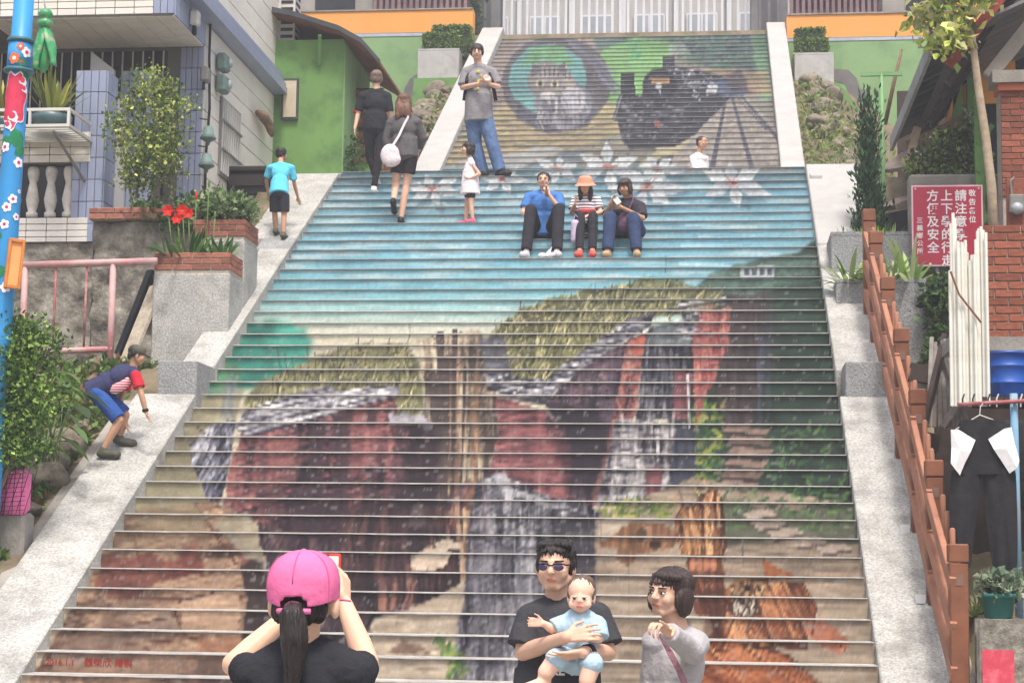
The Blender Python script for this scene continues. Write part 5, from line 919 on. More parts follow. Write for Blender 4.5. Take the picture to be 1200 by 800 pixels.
fs=thing('flowering_shrub','shrub with small white flowers above the red sign','shrub',tuple(at(1108,225,y=8.3))); L0=fs.location; bl_=[]
for px,py,r in ((1080,195,.16),(1100,175,.16),(1120,190,.18),(1135,165,.14),(1095,205,.15),(1125,210,.16),(1145,195,.12),(1110,160,.1),(1140,140,.08)): q=at(px,py,y=8.3)-L0; bl_.append((tuple(q),(r,r,r)))
crown(fs,bl_,420,9,.06,[(96,116,62),(70,92,48),(136,150,86),(84,104,56)],79,spread=.05); crown(fs,bl_,60,5,.03,[(240,238,230)],80,'flowers',.03,wr=.6); MB().tube([(0,0,-.6),(0,0,.3)],.03).build('stem',m_bark,fs)
o=MB().box(at(1066,270,y=7.9)+Vector((0,0,-.9)),at(1182,207,y=8.1)+Vector((0,.05,0)),.03).build('garden_wall',m_conc); tag(o,'grey concrete garden wall behind the red sign','wall')
# red sign
sg=thing('warning_sign','red metal sign with white Chinese lettering on a post','sign',tuple((at(1068,217,y=7.62)+at(1153,312,y=7.62))/2)); w,h=.405,.475
m_sred=M('sign_red',(176,40,66),rough=.35,var=.04,bump=0,spec=.5); m_spink=M('sign_border',(236,196,206),rough=.4,bump=0,var=.03); m_let=M('sign_white_lettering',(238,234,236),bump=0,var=.03)
part_box('panel',(-w,0,-h),(w,.012,h),m_spink,sg); part_box('field',(-w+.018,-.004,-h+.018),(w-.018,-.0005,h-.018),m_sred,sg); MB().tube([(-.12,.04,h-.05),(-.12,.04,-h-.9)],.02).build('post',m_greymetal,sg)
for sx,sz in ((-1,1),(1,1),(-1,-1),(1,-1)): MB().lathe([(.001,-.002),(.012,0),(.012,.004),(.002,.006)],10).build('bolt',m_bar,sg).matrix_local=Matrix.Translation((sx*(w-.045),-.005,sz*(h-.04)))@Matrix.Rotation(PI/2,4,'X')
def column(s,x,top,size,pitch,b=.0025):
    for k,chh in enumerate(s): text(chh,size,m_let,sg,(x,-.006,top-size*.86-k*pitch),ext=.001,align='CENTER',bold=b)
column('敬告各位',.285,.42,.085,.103,.001); column('請注意學童',.155,.42,.14,.152); column('上下學的行走',-.005,.42,.14,.152); column('方便及安全．',-.165,.42,.14,.152); column('三義鄉公所',-.315,.10,.075,.09,.001)
# brick yard wall, sheets, laundry
yb=thing('brick_wall','red brick yard wall on a concrete ledge behind the white sheets','wall',(0,0,0)); q=at(1155,265,y=2.0)
part_box('core',(3.8,2.02,3.52),(6,2.25,q.z),m_mortar,yb); tiles(yb,(3.8,2.02,3.53),(1,0,0),(0,0,1),9,14,.23,.07,.011,.018,m_brick2,'brick',half=True); part_box('ledge',(3.5,1.75,3.40),(6,2.3,3.515),m_conc,yb); part_box('pier',(4.75,2.3,1.0),(5.2,2.6,3.39),m_conc,yb)
part_box('back_wall',(3.55,3.3,1.0),(6.5,3.4,3.6),m_dkw,yb); part_box('side_wall',(5.6,.2,1.0),(5.7,3.3,3.39),m_dkw,yb); part_box('shelf',(3.7,1.5,2.93),(6,2.0,2.985),m_dkw,yb)
el=thing('electric_meter','grey glass fronted electric meter on the brick column','meter',tuple(at(1192,238,y=6.6))); MB().box((-.08,0,-.1),(.08,.08,.1),.01).build('case',m_greymetal,el); MB().ell((0,-.0,-.06),(.07,.06,.07),12,8).build('dome',m_glass,el,True); MB().tube([(-.05,.04,.1),(-.06,.04,.25),(-.02,.05,.3)],.012).build('conduit',m_greymetal,el); MB().box((-.1,.08,-1.2),(.4,.14,.3),.01).build('backboard',m_brick2,el)
cs=thing('corrugated_sheets','upright white plastic corrugated strips tied with a rusty chain','sheets',(0,0,0)); m_ws=M('white_plastic_strip',(222,222,212),rough=.5,var=.06,stain=(190,186,170),stain_scale=4,bump=.05)
rg=random.Random(12)
for k in range(19):
    px=1112+k*2.35; py=(318,262,250,256,284,292,286,290,282,296,306,300,300,282,272,268,266,270,274)[k]
    a=at(px,py,y=1.55); b=at(px+3,476,y=1.55); r_=.0135; MB().prism([(-r_,0),(-r_*.5,.012),(r_*.5,.012),(r_,0),(r_*.5,-.010),(-r_*.5,-.010)],2,b.z,a.z).build('strip',m_ws,cs).location=((a.x+b.x)/2,1.5+.02*(k%2)+.03*math.sin(k*.9),0)
q0,q1,q2=at(1114,318,y=1.44),at(1124,345,y=1.44),at(1150,378,y=1.44); MB().tube([q0,q1,q2],.009,6).build('chain',M('rust',(124,88,66),var=.3,scale=30),cs)
tbq=at(1174,466,y=1.72); tu=thing('blue_tub','blue plastic tub on the shelf under the brick wall','tub',(tbq.x+.05,1.74,2.99)); m_tub=M('blue_plastic',(28,80,164),rough=.4,var=.08,bump=.03,spec=.5)
MB().lathe([(.145,0),(.155,.02),(.165,.12),(.17,.125),(.165,.13),(.168,.26),(.173,.265),(.168,.27),(.165,.36),(.178,.365),(.178,.385),(.165,.385),(.155,.05),(.0,.04)],28).build('shell',m_tub,tu,True); MB().lathe([(.155,.30),(.0,.31)],16).build('fill',m_ws,tu)
cr=thing('clothes_rail','horizontal clothes rail with hooks and a blue upright','rail',(0,0,0)); a=at(1122,474,y=.55); b=at(1230,468,y=.55)
MB().tube([a,b],.016).build('rail',m_rail,cr,True); q=at(1188,470,y=.6); MB().tube([(q.x,.6,q.z+.06),(q.x+.01,.6,1.15)],.03).build('upright',M('faded_blue_paint',(120,160,186),var=.15,stain=(150,130,110),stain_scale=6),cr,True)
for px in (1128,1140,1158,1168,1176,1186,1196): q=at(px,472,y=.55); MB().tube([(q.x,.55,q.z-.03),(q.x,.55,q.z+.03),(q.x+.015,.55,q.z+.07)],.006,6).build('peg',m_bar if px%3 else m_black,cr)
# trousers on a hanger
tz=thing('hanging_trousers','black trousers with white side panels hanging on a wire hanger','trousers',tuple(at(1151,492,y=.5))); L0=tz.location; m_blk=M('black_fabric',(40,40,42),rough=.9,var=.2,scale=9,bump=.4,bscale=24); m_wfab=M('white_fabric',(226,226,228),rough=.9,var=.05,bump=.3,bscale=24)
def P2(px,py,dy=0): v=at(px,py,y=.5)-L0; return Vector((v.x,v.y+dy,v.z))
def cloth(name,pts,mat,th,par=tz,dy=0):
    # quilted outline: rows of (left,right,y) in photo measure -> a puffed cloth volume
    V=[];n=9; R_=len(pts)
    for (l,r,yy) in pts:
        for s in (1,-1):
            for i in range(n):
                f=i/(n-1); bul=th*math.sqrt(max(0,1-(2*f-1)**2)); p=P2(l+(r-l)*f+1.2*math.sin(yy*.21+i),yy,dy); V.append(p+Vector((0,-s*bul*(.8+.35*math.sin(i*1.7+yy*.09))+.014*math.sin(i*2.1+yy*.13),0)))
    Fc=[]
    for k in range(R_-1):
        b0=k*2*n;b1=b0+2*n
        for i in range(n-1): Fc+=[(b0+i,b0+i+1,b1+i+1,b1+i),(b0+n+i+1,b0+n+i,b1+n+i,b1+n+i+1)]
    o=mobj(name,V,Fc,mat,par,True); sb=o.modifiers.new('s','SUBSURF'); sb.levels=1; sb.render_levels=1; return o
cloth('waist',[(1124,1180,492),(1122,1182,502),(1120,1186,530),(1121,1186,556)],m_blk,.06)
cloth('leg',[(1114,1153,550),(1112,1150,580),(1113,1142,620),(1116,1138,665)],m_blk,.05); cloth('leg',[(1150,1192,550),(1152,1192,580),(1158,1193,620),(1162,1193,668)],m_blk,.05)

def flatpanel(pts,dy):
    n=len(pts); f_=[P2(px,py,dy-.012*math.sin(k*1.9)) for k,(px,py) in enumerate(pts)]; c=sum(f_,Vector())/n+Vector((0,-.018,0)); V=f_+[c]+[p+Vector((0,.012,0)) for p in f_]
    o=mobj('side_panel',V,[(i,(i+1)%n,n) for i in range(n)]+[tuple(range(2*n,n,-1))]+[(i,n+1+i,n+1+(i+1)%n,(i+1)%n) for i in range(n)],m_wfab,tz); return o
flatpanel([(1113,504),(1122,504),(1132,510),(1142,516),(1136,530),(1129,544),(1124,557),(1118,550),(1113,543),(1114,524)],-.066); flatpanel([(1184,501),(1175,503),(1166,509),(1157,515),(1163,527),(1172,540),(1182,555),(1190,549),(1193,540),(1188,520)],-.066)
MB().tube([P2(1120,503),P2(1148,486),P2(1149,476),P2(1152,473)],.005,6).build('hanger',m_bar,tz); MB().tube([P2(1148,486),P2(1180,498)],.005,6).build('hanger',m_bar,tz)
t2=thing('hanging_shirt','dark shirt hanging behind the trousers on the clothes rail','shirt',tuple(at(1180,492,y=.8))); 
mb=MB(); q=at(1160,485,y=.8)-t2.location; mb.box((q.x,-.05,-.7),(q.x+.34,.05,.0),.04); mb.build('body',m_blk,t2,True); MB().box((q.x+.3,-.06,-.35),(q.x+.46,.04,-.02),.04).build('sleeve',M('orange_cloth',(206,92,48),var=.1),t2,True)
lt=thing('broken_lattice','broken weathered slat panel leaning behind the wooden fence','panel',(0,0,0)); m_wbd=M('grey_lattice_wood',(140,134,128),var=.25,scale=10,bump=.4)
for k in range(6): a=at(1092+k*4,395+k*6,y=2.6); b=at(1088+k*7,500,y=2.3); MB().obox(b,a,.035,.02).build('slat',m_wbd,lt)
MB().obox(at(1082,500,y=2.25),at(1108,392,y=2.55),.05,.05).build('frame',m_dkw,lt); MB().obox(at(1104,500,y=2.25),at(1124,470,y=2.25),.05,.05).build('frame',m_wbd,lt); MB().obox(at(1106,398,y=2.5),at(1132,498,y=2.3),.05,.04).build('frame',m_wbd,lt)
for k,(p0,p1,lab) in enumerate((((1066,436),(1096,440),'upper'),((1068,514),(1100,520),'lower'))): o=MB().obox(at(*p0,y=3.0),at(*p1,y=3.0),.15,.16).build('timber_balk',m_dkw); tag(o,'%s dark timber balk lying behind the wooden fence'%lab,'timber')
gw=thing('yard_wall','mossy concrete terrace wall with a red paper notice below the plant pot','wall',(0,0,0)); roughwall('stonework',3.42,7.0,-.42,0,1.22,m_stone,gw,5,.06,.3)
po_=at(1170,726,y=-.15); pp_=thing('plant_pot','green plastic trough pot with grey green succulents on the terrace wall','plant',(po_.x,-.15,1.22)); m_gpot=M('green_plastic_pot',(52,112,104),rough=.45,var=.08)
MB().lathe([(.09,0),(.10,.01),(.125,.15),(.135,.15),(.135,.18),(.12,.18),(.1,.12),(.0,.12)],18).build('pot',m_gpot,pp_,True); crown(pp_,[((0,0,.22),(.13,.12,.08)),((.1,0,.22),(.08,.1,.06))],70,9,.06,[(124,140,116),(96,116,92),(150,160,136)],83,'leaves',.03,wr=.35)
rp_=thing('red_notice','faded red paper notice pasted on the mossy terrace wall','sign',tuple(at(1170,783,y=-.52))); part_box('paper',(-.11,0,-.13),(.11,.006,.13),M('red_paper',(196,74,90),var=.12,scale=14,stain=(226,130,140),stain_scale=9,bump=.1),rp_)
for k,(px,py,lab) in enumerate(((1140,640,'spiky green weed behind the hanging trousers'),(1160,655,'small green weed on the yard floor below the trousers'))):
    q=at(px,py,y=1.2); t=thing('weed',lab,'plant',(q.x,1.2,1.2)); straps(t,(0,0,0),22,.32,.014,[(130,150,80),(96,120,60)],84+k,lean=(.2,1.2),droop=.9)
# ------------------------------------------------------------------ people
from mathutils import noise as mnoise
def tcap(mb,p0,p1,r0,r1,n=12):
    p0=Vector(p0);p1=Vector(p1); d=p1-p0; L=d.length
    if L<1e-5: mb.ell(p0,(r0,r0,r0),n,8); return
    d/=L; pts=[];rr=[]
    for k in range(4): a=PI/2*(1-(k+.35)/4); pts.append(p0-d*r0*math.sin(a)); rr.append(r0*math.cos(a))
    pts.append(p0);rr.append(r0);pts.append(p1);rr.append(r1)
    for k in range(4): a=PI/2*(k+.65)/4; pts.append(p1+d*r1*math.sin(a)); rr.append(r1*math.cos(a))
    mb.tube(pts,rr,n)
def melt(mb,voxel,name,mat,parent,smooth=4,fac=.5):
    me=bpy.data.meshes.new('tmp'); me.from_pydata([tuple(v) for v in mb.v],[],mb.f); o=bpy.data.objects.new('tmp',me)
    bm=bmesh.new(); bm.from_mesh(me); bmesh.ops.recalc_face_normals(bm,faces=bm.faces); bm.to_mesh(me); bm.free()
    r=o.modifiers.new('r','REMESH'); r.mode='VOXEL'; r.voxel_size=voxel
    if smooth: s=o.modifiers.new('s','SMOOTH'); s.iterations=smooth; s.factor=fac
    m2=baked(o)
    bpy.data.objects.remove(o); bpy.data.meshes.remove(me); m2.name=name; m2.materials.clear(); m2.materials.append(mat)
    m2.polygons.foreach_set('use_smooth',[True]*len(m2.polygons)); q=bpy.data.objects.new(name,m2); link(q,parent); return q
SKIN=M('skin',(208,168,144),rough=.55,var=.05,scale=12,bump=.03,spec=.35); SKIN2=M('tanned_skin',(186,144,118),rough=.55,var=.05,scale=12,bump=.03); SKINB=M('baby_skin',(226,186,164),rough=.55,var=.04,scale=12,bump=.02)
def hairmat(name,rgb,rough=.42):
    m=M(name,rgb,rough=rough,var=0,bump=0,spec=.45); n=m.node_tree.nodes; l=m.node_tree.links; b=n['Principled BSDF']; tc=n.new('ShaderNodeTexCoord'); mp=n.new('ShaderNodeMapping'); mp.inputs['Scale'].default_value=(150,150,14); l.new(tc.outputs['Object'],mp.inputs[0]); t=n.new('ShaderNodeTexNoise'); t.inputs['Scale'].default_value=1; t.inputs['Detail'].default_value=4; l.new(mp.outputs[0],t.inputs['Vector']); bp=n.new('ShaderNodeBump'); bp.inputs['Strength'].default_value=.9; bp.inputs['Distance'].default_value=.01; l.new(t.outputs[0],bp.inputs['Height']); l.new(bp.outputs[0],b.inputs['Normal'])
    h=n.new('ShaderNodeHueSaturation'); mr=n.new('ShaderNodeMapRange'); mr.inputs[1].default_value=.3; mr.inputs[2].default_value=.7; mr.inputs[3].default_value=.55; mr.inputs[4].default_value=1.6; l.new(t.outputs[0],mr.inputs[0]); l.new(mr.outputs[0],h.inputs['Value']); h.inputs['Color'].default_value=srgb(*rgb); l.new(h.outputs[0],b.inputs['Base Color']); return m
HAIR=hairmat('black_hair',(40,35,34)); HAIRB=hairmat('brown_hair',(104,72,54)); HAIRG=hairmat('ash_brown_hair',(112,96,84))
EYEW=M('eye_white',(226,222,216),rough=.3,bump=0,var=0); EYED=M('eye_dark',(36,26,22),rough=.2,bump=0,var=0); LIP=M('lip',(186,110,102),rough=.5,bump=0,var=.05)
def fab(name,rgb,**k): return M(name,rgb,rough=.9,var=k.pop('var',.08),scale=k.pop('scale',9),bump=k.pop('bump',1.0),bscale=k.pop('bscale',11),spec=.15,**k)
class Fig:
    def __init__(s,name,label,px,py,y,z,k=1.,vox=.009,skin=None,cat='person',group=None):
        q=at(px,py,y=y); s.o=Vector((q.x,y,z)); s.root=thing(name,label,cat,tuple(s.o),0,group); s.k=k; s.vox=vox; s.skin=skin or SKIN; s.j={}; s.body=MB(); s.bw=.97; s.bd=.97
    def px(s,px,py,dy=0.): return at(px,py,y=s.o.y+dy)-s.o
    def set(s,**kw):
        for n,v in kw.items(): s.j[n]=Vector(v) if isinstance(v,Vector) else s.px(*v)
    def frame(s):
        j=s.j; up=(j['neck']-j['pelvis']).normalized(); rt=(j['shr']-j['shl']); rt=(rt-up*rt.dot(up)).normalized(); s.up=up; s.rt=rt; s.fw=up.cross(rt)
        s.M=Matrix((rt,s.fw,up)).transposed()
    def torso(s,mb,inf,hem=None,wid=1.,dep=1.,chest=True,low=True):
        j=s.j;k=s.k; sp=j['neck']-j['pelvis']; P=lambda t:j['pelvis']+sp*t
        if chest:
            mb.ell(P(.66),((.158*wid+inf)*k,(.108*dep+inf)*k,(.17+inf)*k),16,10,s.M); tcap(mb,j['shl'].lerp(j['shr'],.06),j['shl'].lerp(j['shr'],.94),(.058+inf)*k,(.058+inf)*k)
            for q in ('shl','shr'): tcap(mb,P(.97),j[q],(.048+inf)*k,(.052+inf)*k)
        mb.ell(P(.34),((.145*wid+inf)*k,(.105*dep+inf)*k,(.17+inf)*k),16,10,s.M)
        if low: mb.ell(P(.03),((.16*wid+inf)*k,(.115*dep+inf)*k,(.12+inf)*k),16,10,s.M)
        if hem is not None:
            a=P(.4);b=P(hem); n=16; V=[]
            for q,f in ((a,.98),(b,1.06)):
                for i in range(n): t=2*PI*i/n; V.append(q+s.rt*math.cos(t)*(.155*wid+inf)*k*f+s.fw*math.sin(t)*(.115*dep+inf)*k*f)
            mb.add(V,[(i,(i+1)%n,n+(i+1)%n,n+i) for i in range(n)]+[tuple(range(n-1,-1,-1)),tuple(range(n,2*n))])
    def arm(s,mb,side,r=(.046,.037,.026)):
        j=s.j;k=s.k; a,b,c=j['sh'+side],j['el'+side],j['wr'+side]; tcap(mb,a,b,r[0]*k,r[1]*k); tcap(mb,b,b.lerp(c,.35),r[1]*k,r[1]*1.0*k); tcap(mb,b.lerp(c,.35),c,r[1]*.98*k,r[2]*k)
    def leg(s,mb,side,r=(.082,.056,.038),calf=.055):
        j=s.j;k=s.k; a,b,c=j['hp'+side],j['kn'+side],j['an'+side]; tcap(mb,a,b,r[0]*k,r[1]*k); m=b.lerp(c,.33); tcap(mb,b,m,r[1]*.95*k,calf*k); tcap(mb,m,c,calf*k,r[2]*k)
    def foot(s,mb,side,fwd,inf=0.,L=.25,heel=.06):
        k=s.k; a=s.j['an'+side]; f=Vector(fwd).normalized(); b=a-Vector((0,0,.045*k)); tcap(mb,b-f*heel*k*.5,b+f*(L-.1)*k,(.040+inf)*k,(.034+inf)*k); mb.ell(b+f*(L-.12)*k-Vector((0,0,.008*k)),((.044+inf)*k,(.05+inf)*k,(.030+inf)*k),10,8); tcap(mb,a,b,(.038+inf)*k,(.04+inf)*k)
    def hand(s,mb,side,d,nrm,curl=.5,thumb=1,spread=.15,fingers=(1,1,1,1),hk=1.):
        k=s.k*hk; w=s.j['wr'+side]; d=Vector(d).normalized(); nrm=Vector(nrm); nrm=(nrm-d*nrm.dot(d)).normalized(); lat=d.cross(nrm)*thumb
        for u in (-.028,-.01,.01,.028): tcap(mb,w+lat*u*.6*k+d*.01*k,w+d*.085*k+lat*u*k,.0135*k,.0115*k,8)
        Ls=(.068,.078,.072,.056)
        for i,u in enumerate((.034,.0115,-.0115,-.033)):
            p=w+d*.088*k+lat*u*k; a=curl*(1 if fingers[i] else 0); dd=(d+lat*(u*spread*8)).normalized(); 
            for sgm in range(3):
                aa=a*(.55+.55*sgm); q=dd*math.cos(aa)+nrm*math.sin(aa); e=p+q*Ls[i]*k*(.45,.32,.26)[sgm]; tcap(mb,p,e,(.0083-.0007*sgm)*k,(.0077-.0007*sgm)*k,8); p=e
        p=w+d*.02*k+lat*.026*k; q=(lat*.8+d*.75+nrm*.35).normalized(); e=p+q*.045*k; tcap(mb,p,e,.0125*k,.010*k,8); q2=(d*.9+lat*.25+nrm*(.3+curl*.4)).normalized(); tcap(mb,e,e+q2*.042*k,.0098*k,.008*k,8)
    def head(s,yaw=0.,pitch=0.,roll=0.,hk=1.,face=True,baby=False,ears=True,zs=.88):
        if baby: zs=1.
        # yaw 0 looks at -Y (towards the camera); +yaw turns to picture right
        C=s.j['head']; Rm=Matrix.Rotation(yaw,3,'Z')@Matrix.Rotation(pitch,3,'X')@Matrix.Rotation(roll,3,'Y'); B=Matrix(((1,0,0),(0,-1,0),(0,0,1)))
        s.H=lambda x,y,z: C+Rm@(Vector((x,-y,z*zs))*hk); s.HR=Rm; s.hk=hk; s.zs=zs; mb=s.body
        E=lambda c,r,m=mb,a=12,b=10: m.ell(s.H(*c),(r[0]*hk,r[1]*hk,r[2]*hk*zs),a,b,Rm)
        s.E=E
        if baby:
            E((0,-.012,.03),(.08,.092,.082),mb,20,14); E((0,.03,-.035),(.068,.062,.066)); E((0,.045,-.075),(.036,.035,.026)); 
            for q in (-1,1): E((q*.04,.055,-.05),(.03,.026,.028))
        else:
            E((0,-.012,.028),(.074,.092,.085),mb,20,14); E((0,.028,-.03),(.061,.062,.080),mb,20,14); E((0,.038,-.088),(.038,.042,.028))
            for q in (-1,1): E((q*.036,.058,-.034),(.026,.024,.03)); tcap(mb,s.H(q*.056,.0,-.06),s.H(q*.02,.055,-.098),.018*hk,.016*hk)
            E((0,.076,.02),(.048,.014,.013))
        tcap(mb,s.H(0,.088,.004),s.H(0,.104 if not baby else .094,-.026),.009*hk,.0125*hk)
        for q in (-1,1): mb.ell(s.H(q*.011,.097 if not baby else .09,-.030),(.008*hk,)*3,8,6)
        E((0,.078,-.060),(.025,.012,.009)); E((0,.077,-.068),(.021,.012,.008))
        if ears:
            for q in (-1,1): E((q*.076,-.008,-.018),(.011,.022,.033))
        tcap(mb,s.H(0,-.022,-.06),s.j['neck'],.052*s.k*(.8 if baby else 1),.056*s.k)
        if face:
            for q in (-1,1):
                ez=-.002 if not baby else -.014; e=MB(); e.ell(s.H(q*.030,.0835,ez),(.0135*hk,.0075*hk,.0048*hk*(1.1 if baby else 1)),12,8,Rm); ew=e.build('eye',EYEW,s.root,True)
                e=MB(); e.ell(s.H(q*.030,.0885,ez),((.0068 if not baby else .009)*hk,.0046*hk,(.0056 if not baby else .0068)*hk),10,8,Rm); e.build('iris',EYED,ew,True)
                if not baby: e=MB(); tcap(e,s.H(q*.016,.0905,.0225),s.H(q*.047,.078,.024),.0042*hk,.003*hk,8); e.build('eyebrow',HAIR,s.root,True)
                e=MB(); tcap(e,s.H(q*.017,.0885,ez+.006),s.H(q*.044,.080,ez+.0055),.0022*hk,.0022*hk,6); e.build('eyelid',HAIR,s.root,True)
            e=MB(); e.ell(s.H(0,.0865,-.0595),(.024*hk,.0052*hk,.0034*hk),12,8,Rm); e.ell(s.H(0,.086,-.0665),(.020*hk,.0055*hk,.0042*hk),12,8,Rm); melt(e,.0025*hk,'mouth',LIP,s.root,2)
    def hair(s,ells,mat=HAIR,vox=None,name='hair',caps=(),smooth=3):
        mb=MB()
        for c,r in ells: mb.ell(s.H(*c),(r[0]*s.hk,r[1]*s.hk,r[2]*s.hk*s.zs),16,12,s.HR)
        for a,b,r0,r1 in caps: tcap(mb,s.H(*a),s.H(*b),r0*s.hk,r1*s.hk,10)
        o=melt(mb,vox or s.vox*.8,name,mat,s.root,smooth); C0=s.j['head']; amp=.0065*s.hk
        for v in o.data.vertices:
            c=v.co-C0; a=math.atan2(c.x,c.y)*7; v.co=v.co+v.normal*amp*(mnoise.noise(Vector((a*1.3,c.length*20,c.z*9)))+.5*mnoise.noise(Vector((a*3.1,c.length*30+9,c.z*14))))
        return o
    def shirt(s,mat,sleeve=.7,inf=.012,hem=-.12,wid=1.,dep=1.,sr=(.058,.060),name='shirt',vox=None,slv=('l','r')):
        mb=MB(); s.torso(mb,inf,hem,wid,dep); k=s.k; vox=vox or max(s.vox,.0055)
        for q in slv:
            a,b,c=s.j['sh'+q],s.j['el'+q],s.j['wr'+q]
            if sleeve<=1: mb.tube([a-(b-a)*.1,a.lerp(b,sleeve)],[sr[0]*k,sr[1]*k],14)
            else: tcap(mb,a,b,sr[0]*k,sr[1]*.92*k); mb.tube([b,b.lerp(c,sleeve-1)],[sr[1]*.92*k,sr[1]*.74*k],14); mb.ell(b,(sr[1]*.93*k,)*3,10,8)
        return melt(mb,vox or s.vox,name,mat,s.root,5)
    def pants(s,mat,length=2.,inf=.012,r=(.09,.066,.056),name='trousers',vox=None):
        mb=MB(); k=s.k; j=s.j; mb.ell(j['pelvis'],((.165+inf)*k,(.118+inf)*k,(.12+inf)*k),16,10,s.M); sp=j['neck']-j['pelvis']; mb.ell(j['pelvis']+sp*.14,((.15+inf)*k,(.11+inf)*k,(.09)*k),16,10,s.M)
        for q in ('l','r'):
            a,b,c=j['hp'+q],j['kn'+q],j['an'+q]
            if length<=1: tcap(mb,a,a.lerp(b,length*.6),(r[0]+inf)*k,(r[0]+inf)*k); mb.tube([a.lerp(b,length*.3),a.lerp(b,length)],[(r[0]+inf)*k,(r[0]+inf)*.98*k],14)
            else: tcap(mb,a,b,(r[0]+inf)*k,(r[1]+inf)*k); mb.tube([b,b.lerp(c,length-1)],[(r[1]+inf)*k,(r[2]+inf)*k],14); mb.ell(b,((r[1]+inf)*1.0*k,)*3,10,8)
        return melt(mb,vox or s.vox,name,mat,s.root,5)
    def shoes(s,mat,fl,fr,inf=.010,L=.26,name='shoe'):
        for q,f in (('l',fl),('r',fr)):
            mb=MB(); s.foot(mb,q,f,inf,L); melt(mb,s.vox*.8,name,mat,s.root,3)
    def done(s,legs=True,arms=True,hands=True):
        s.torso(s.body,-.004,None,s.bw,s.bd)
        if arms:
            for q in ('l','r'): s.arm(s.body,q)
        if legs:
            for q in ('l','r'): s.leg(s.body,q); 
        return melt(s.body,s.vox,'body',s.skin,s.root,3)
SHORT=[((0,-.022,.046),(.083,.095,.082)),((-.068,-.025,.01),(.017,.05,.05)),((.068,-.025,.01),(.017,.05,.05)),((0,-.075,-.02),(.06,.035,.06))]
BOB=[((0,-.024,.04),(.09,.10,.09)),((0,-.045,-.03),(.088,.07,.10)),((-.074,-.005,-.04),(.024,.055,.085)),((.074,-.005,-.04),(.024,.055,.085)),((0,.045,.07),(.07,.05,.035))]
def fringe(n,z0,z1,w,seed,y0=.075,y1=.098):
    rg=random.Random(seed); return [((-w+2*w*i/(n-1),y0-.03*abs(-1+2*i/(n-1))**2,z0),(-w*1.05+2*w*1.05*i/(n-1)+rg.uniform(-.008,.008),y1-.045*abs(-1+2*i/(n-1))**2,z1+rg.uniform(-.008,.008)),.013,.007) for i in range(n)]
DOWN=(0,0,-1)
# ---- man with sunglasses holding the baby
m_char=fab('charcoal_tee',(62,62,66)); m_navytr=fab('dark_trousers',(48,50,58)); m_sole=M('dark_shoe',(52,50,50),rough=.6)
f=Fig('person','man in sunglasses and charcoal t-shirt holding a baby before the stairs',655,700,-6.2,0,1.,.0045)
f.set(head=(651,663,-.01),neck=(654,706,.03),shl=(622,724,.0),shr=(699,722,.0),ell=(613,764,-.04),wrl=(664,746,-.33),elr=(712,764,-.03),wrr=(683,764,-.31))
b=f.j['neck']; f.set(pelvis=Vector((b.x,.02,.93)),hpl=Vector((b.x-.09,.02,.88)),hpr=Vector((b.x+.09,.02,.88)),knl=Vector((b.x-.11,.0,.48)),knr=Vector((b.x+.11,-.02,.48)),anl=Vector((b.x-.12,.03,.09)),anr=Vector((b.x+.13,.0,.09)))
f.frame(); f.head(yaw=-.12,pitch=.02,hk=1.0,face=False)
e=MB(); e.ell(f.H(0,.0875,-.060),(.025,.005,.0034),12,8,f.HR); e.ell(f.H(0,.087,-.067),(.02,.0052,.0042),12,8,f.HR); melt(e,.0025,'mouth',LIP,f.root,2)
f.hand(f.body,'l',f.px(688,741,-.33)-f.j['wrl'],(0,.9,-.3),.45,1,hk=.88); f.hand(f.body,'r',f.px(650,771,-.34)-f.j['wrr'],(0,.5,.8),.35,1,hk=.88)
f.hair([((0,-.022,.05),(.084,.096,.08)),((-.07,-.025,.005),(.016,.048,.055)),((.07,-.025,.005),(.016,.048,.055)),((0,-.075,-.01),(.06,.035,.07))],caps=fringe(9,.085,.072,.062,1,.055,.08)+[((x,.02,.095),(x*1.1+.022,.055,.102),.024,.012) for x in (-.055,-.03,-.005,.02,.045)]+[((x,-.03,.10),(x*1.1+.018,.0,.112),.024,.014) for x in (-.045,-.015,.015,.04)])
for q in (-1,1): e=MB(); tcap(e,f.H(q*.018,.090,.024),f.H(q*.05,.078,.026),.0045,.003,8); e.build('eyebrow',HAIR,f.root,True)
m_lens=M('violet_lens',(58,46,84),rough=.12,var=.05,bump=0,spec=.7); m_frame=M('dark_frame',(40,34,36),rough=.3,bump=0); sgp=None
e=MB(); tcap(e,f.H(-.012,.1,.006),f.H(.012,.1,.006),.003,.003,8); [e.tube([f.H(q*.058,.09,.008),f.H(q*.074,.06,.008),f.H(q*.078,.0,.0)],.003,6) for q in (-1,1)]; [e.tube([f.H(q*.010,.102,.010),f.H(q*.034,.101,.014),f.H(q*.058,.089,.010)],.003,6) for q in (-1,1)]; sgl=e.build('sunglasses',m_frame,f.root,True)
for q in (-1,1): e=MB(); e.ell(f.H(q*.034,.098,-.004),(.0215,.004,.0145),14,8,f.HR@Matrix.Rotation(q*.28,3,'Z')); e.build('lens',m_lens,sgl,True)
f.shirt(m_char,.82,.014,-.14,1.12,1.1,(.064,.078)); f.pants(m_navytr,1.95); f.shoes(m_sole,(-.2,-1,0),(.2,-1,0)); f.done()
mb=MB(); c=f.j['wrr'].lerp(f.j['elr'],.18); d=(f.j['elr']-f.j['wrr']).normalized(); mb.tube([c-d*.016,c+d*.016],[.034,.036],16); mb.ell(c+Vector((0,-.034,0)),(.02,.008,.02),12,8); mb.build('wrist_watch',m_black,f.root)
text('IKE T',.052,M('white_print',(226,226,226),bump=0,var=.06),f.root,tuple(f.px(641,790,-.165)),name='shirt_print',ext=.001,bold=.002)
MAN=f
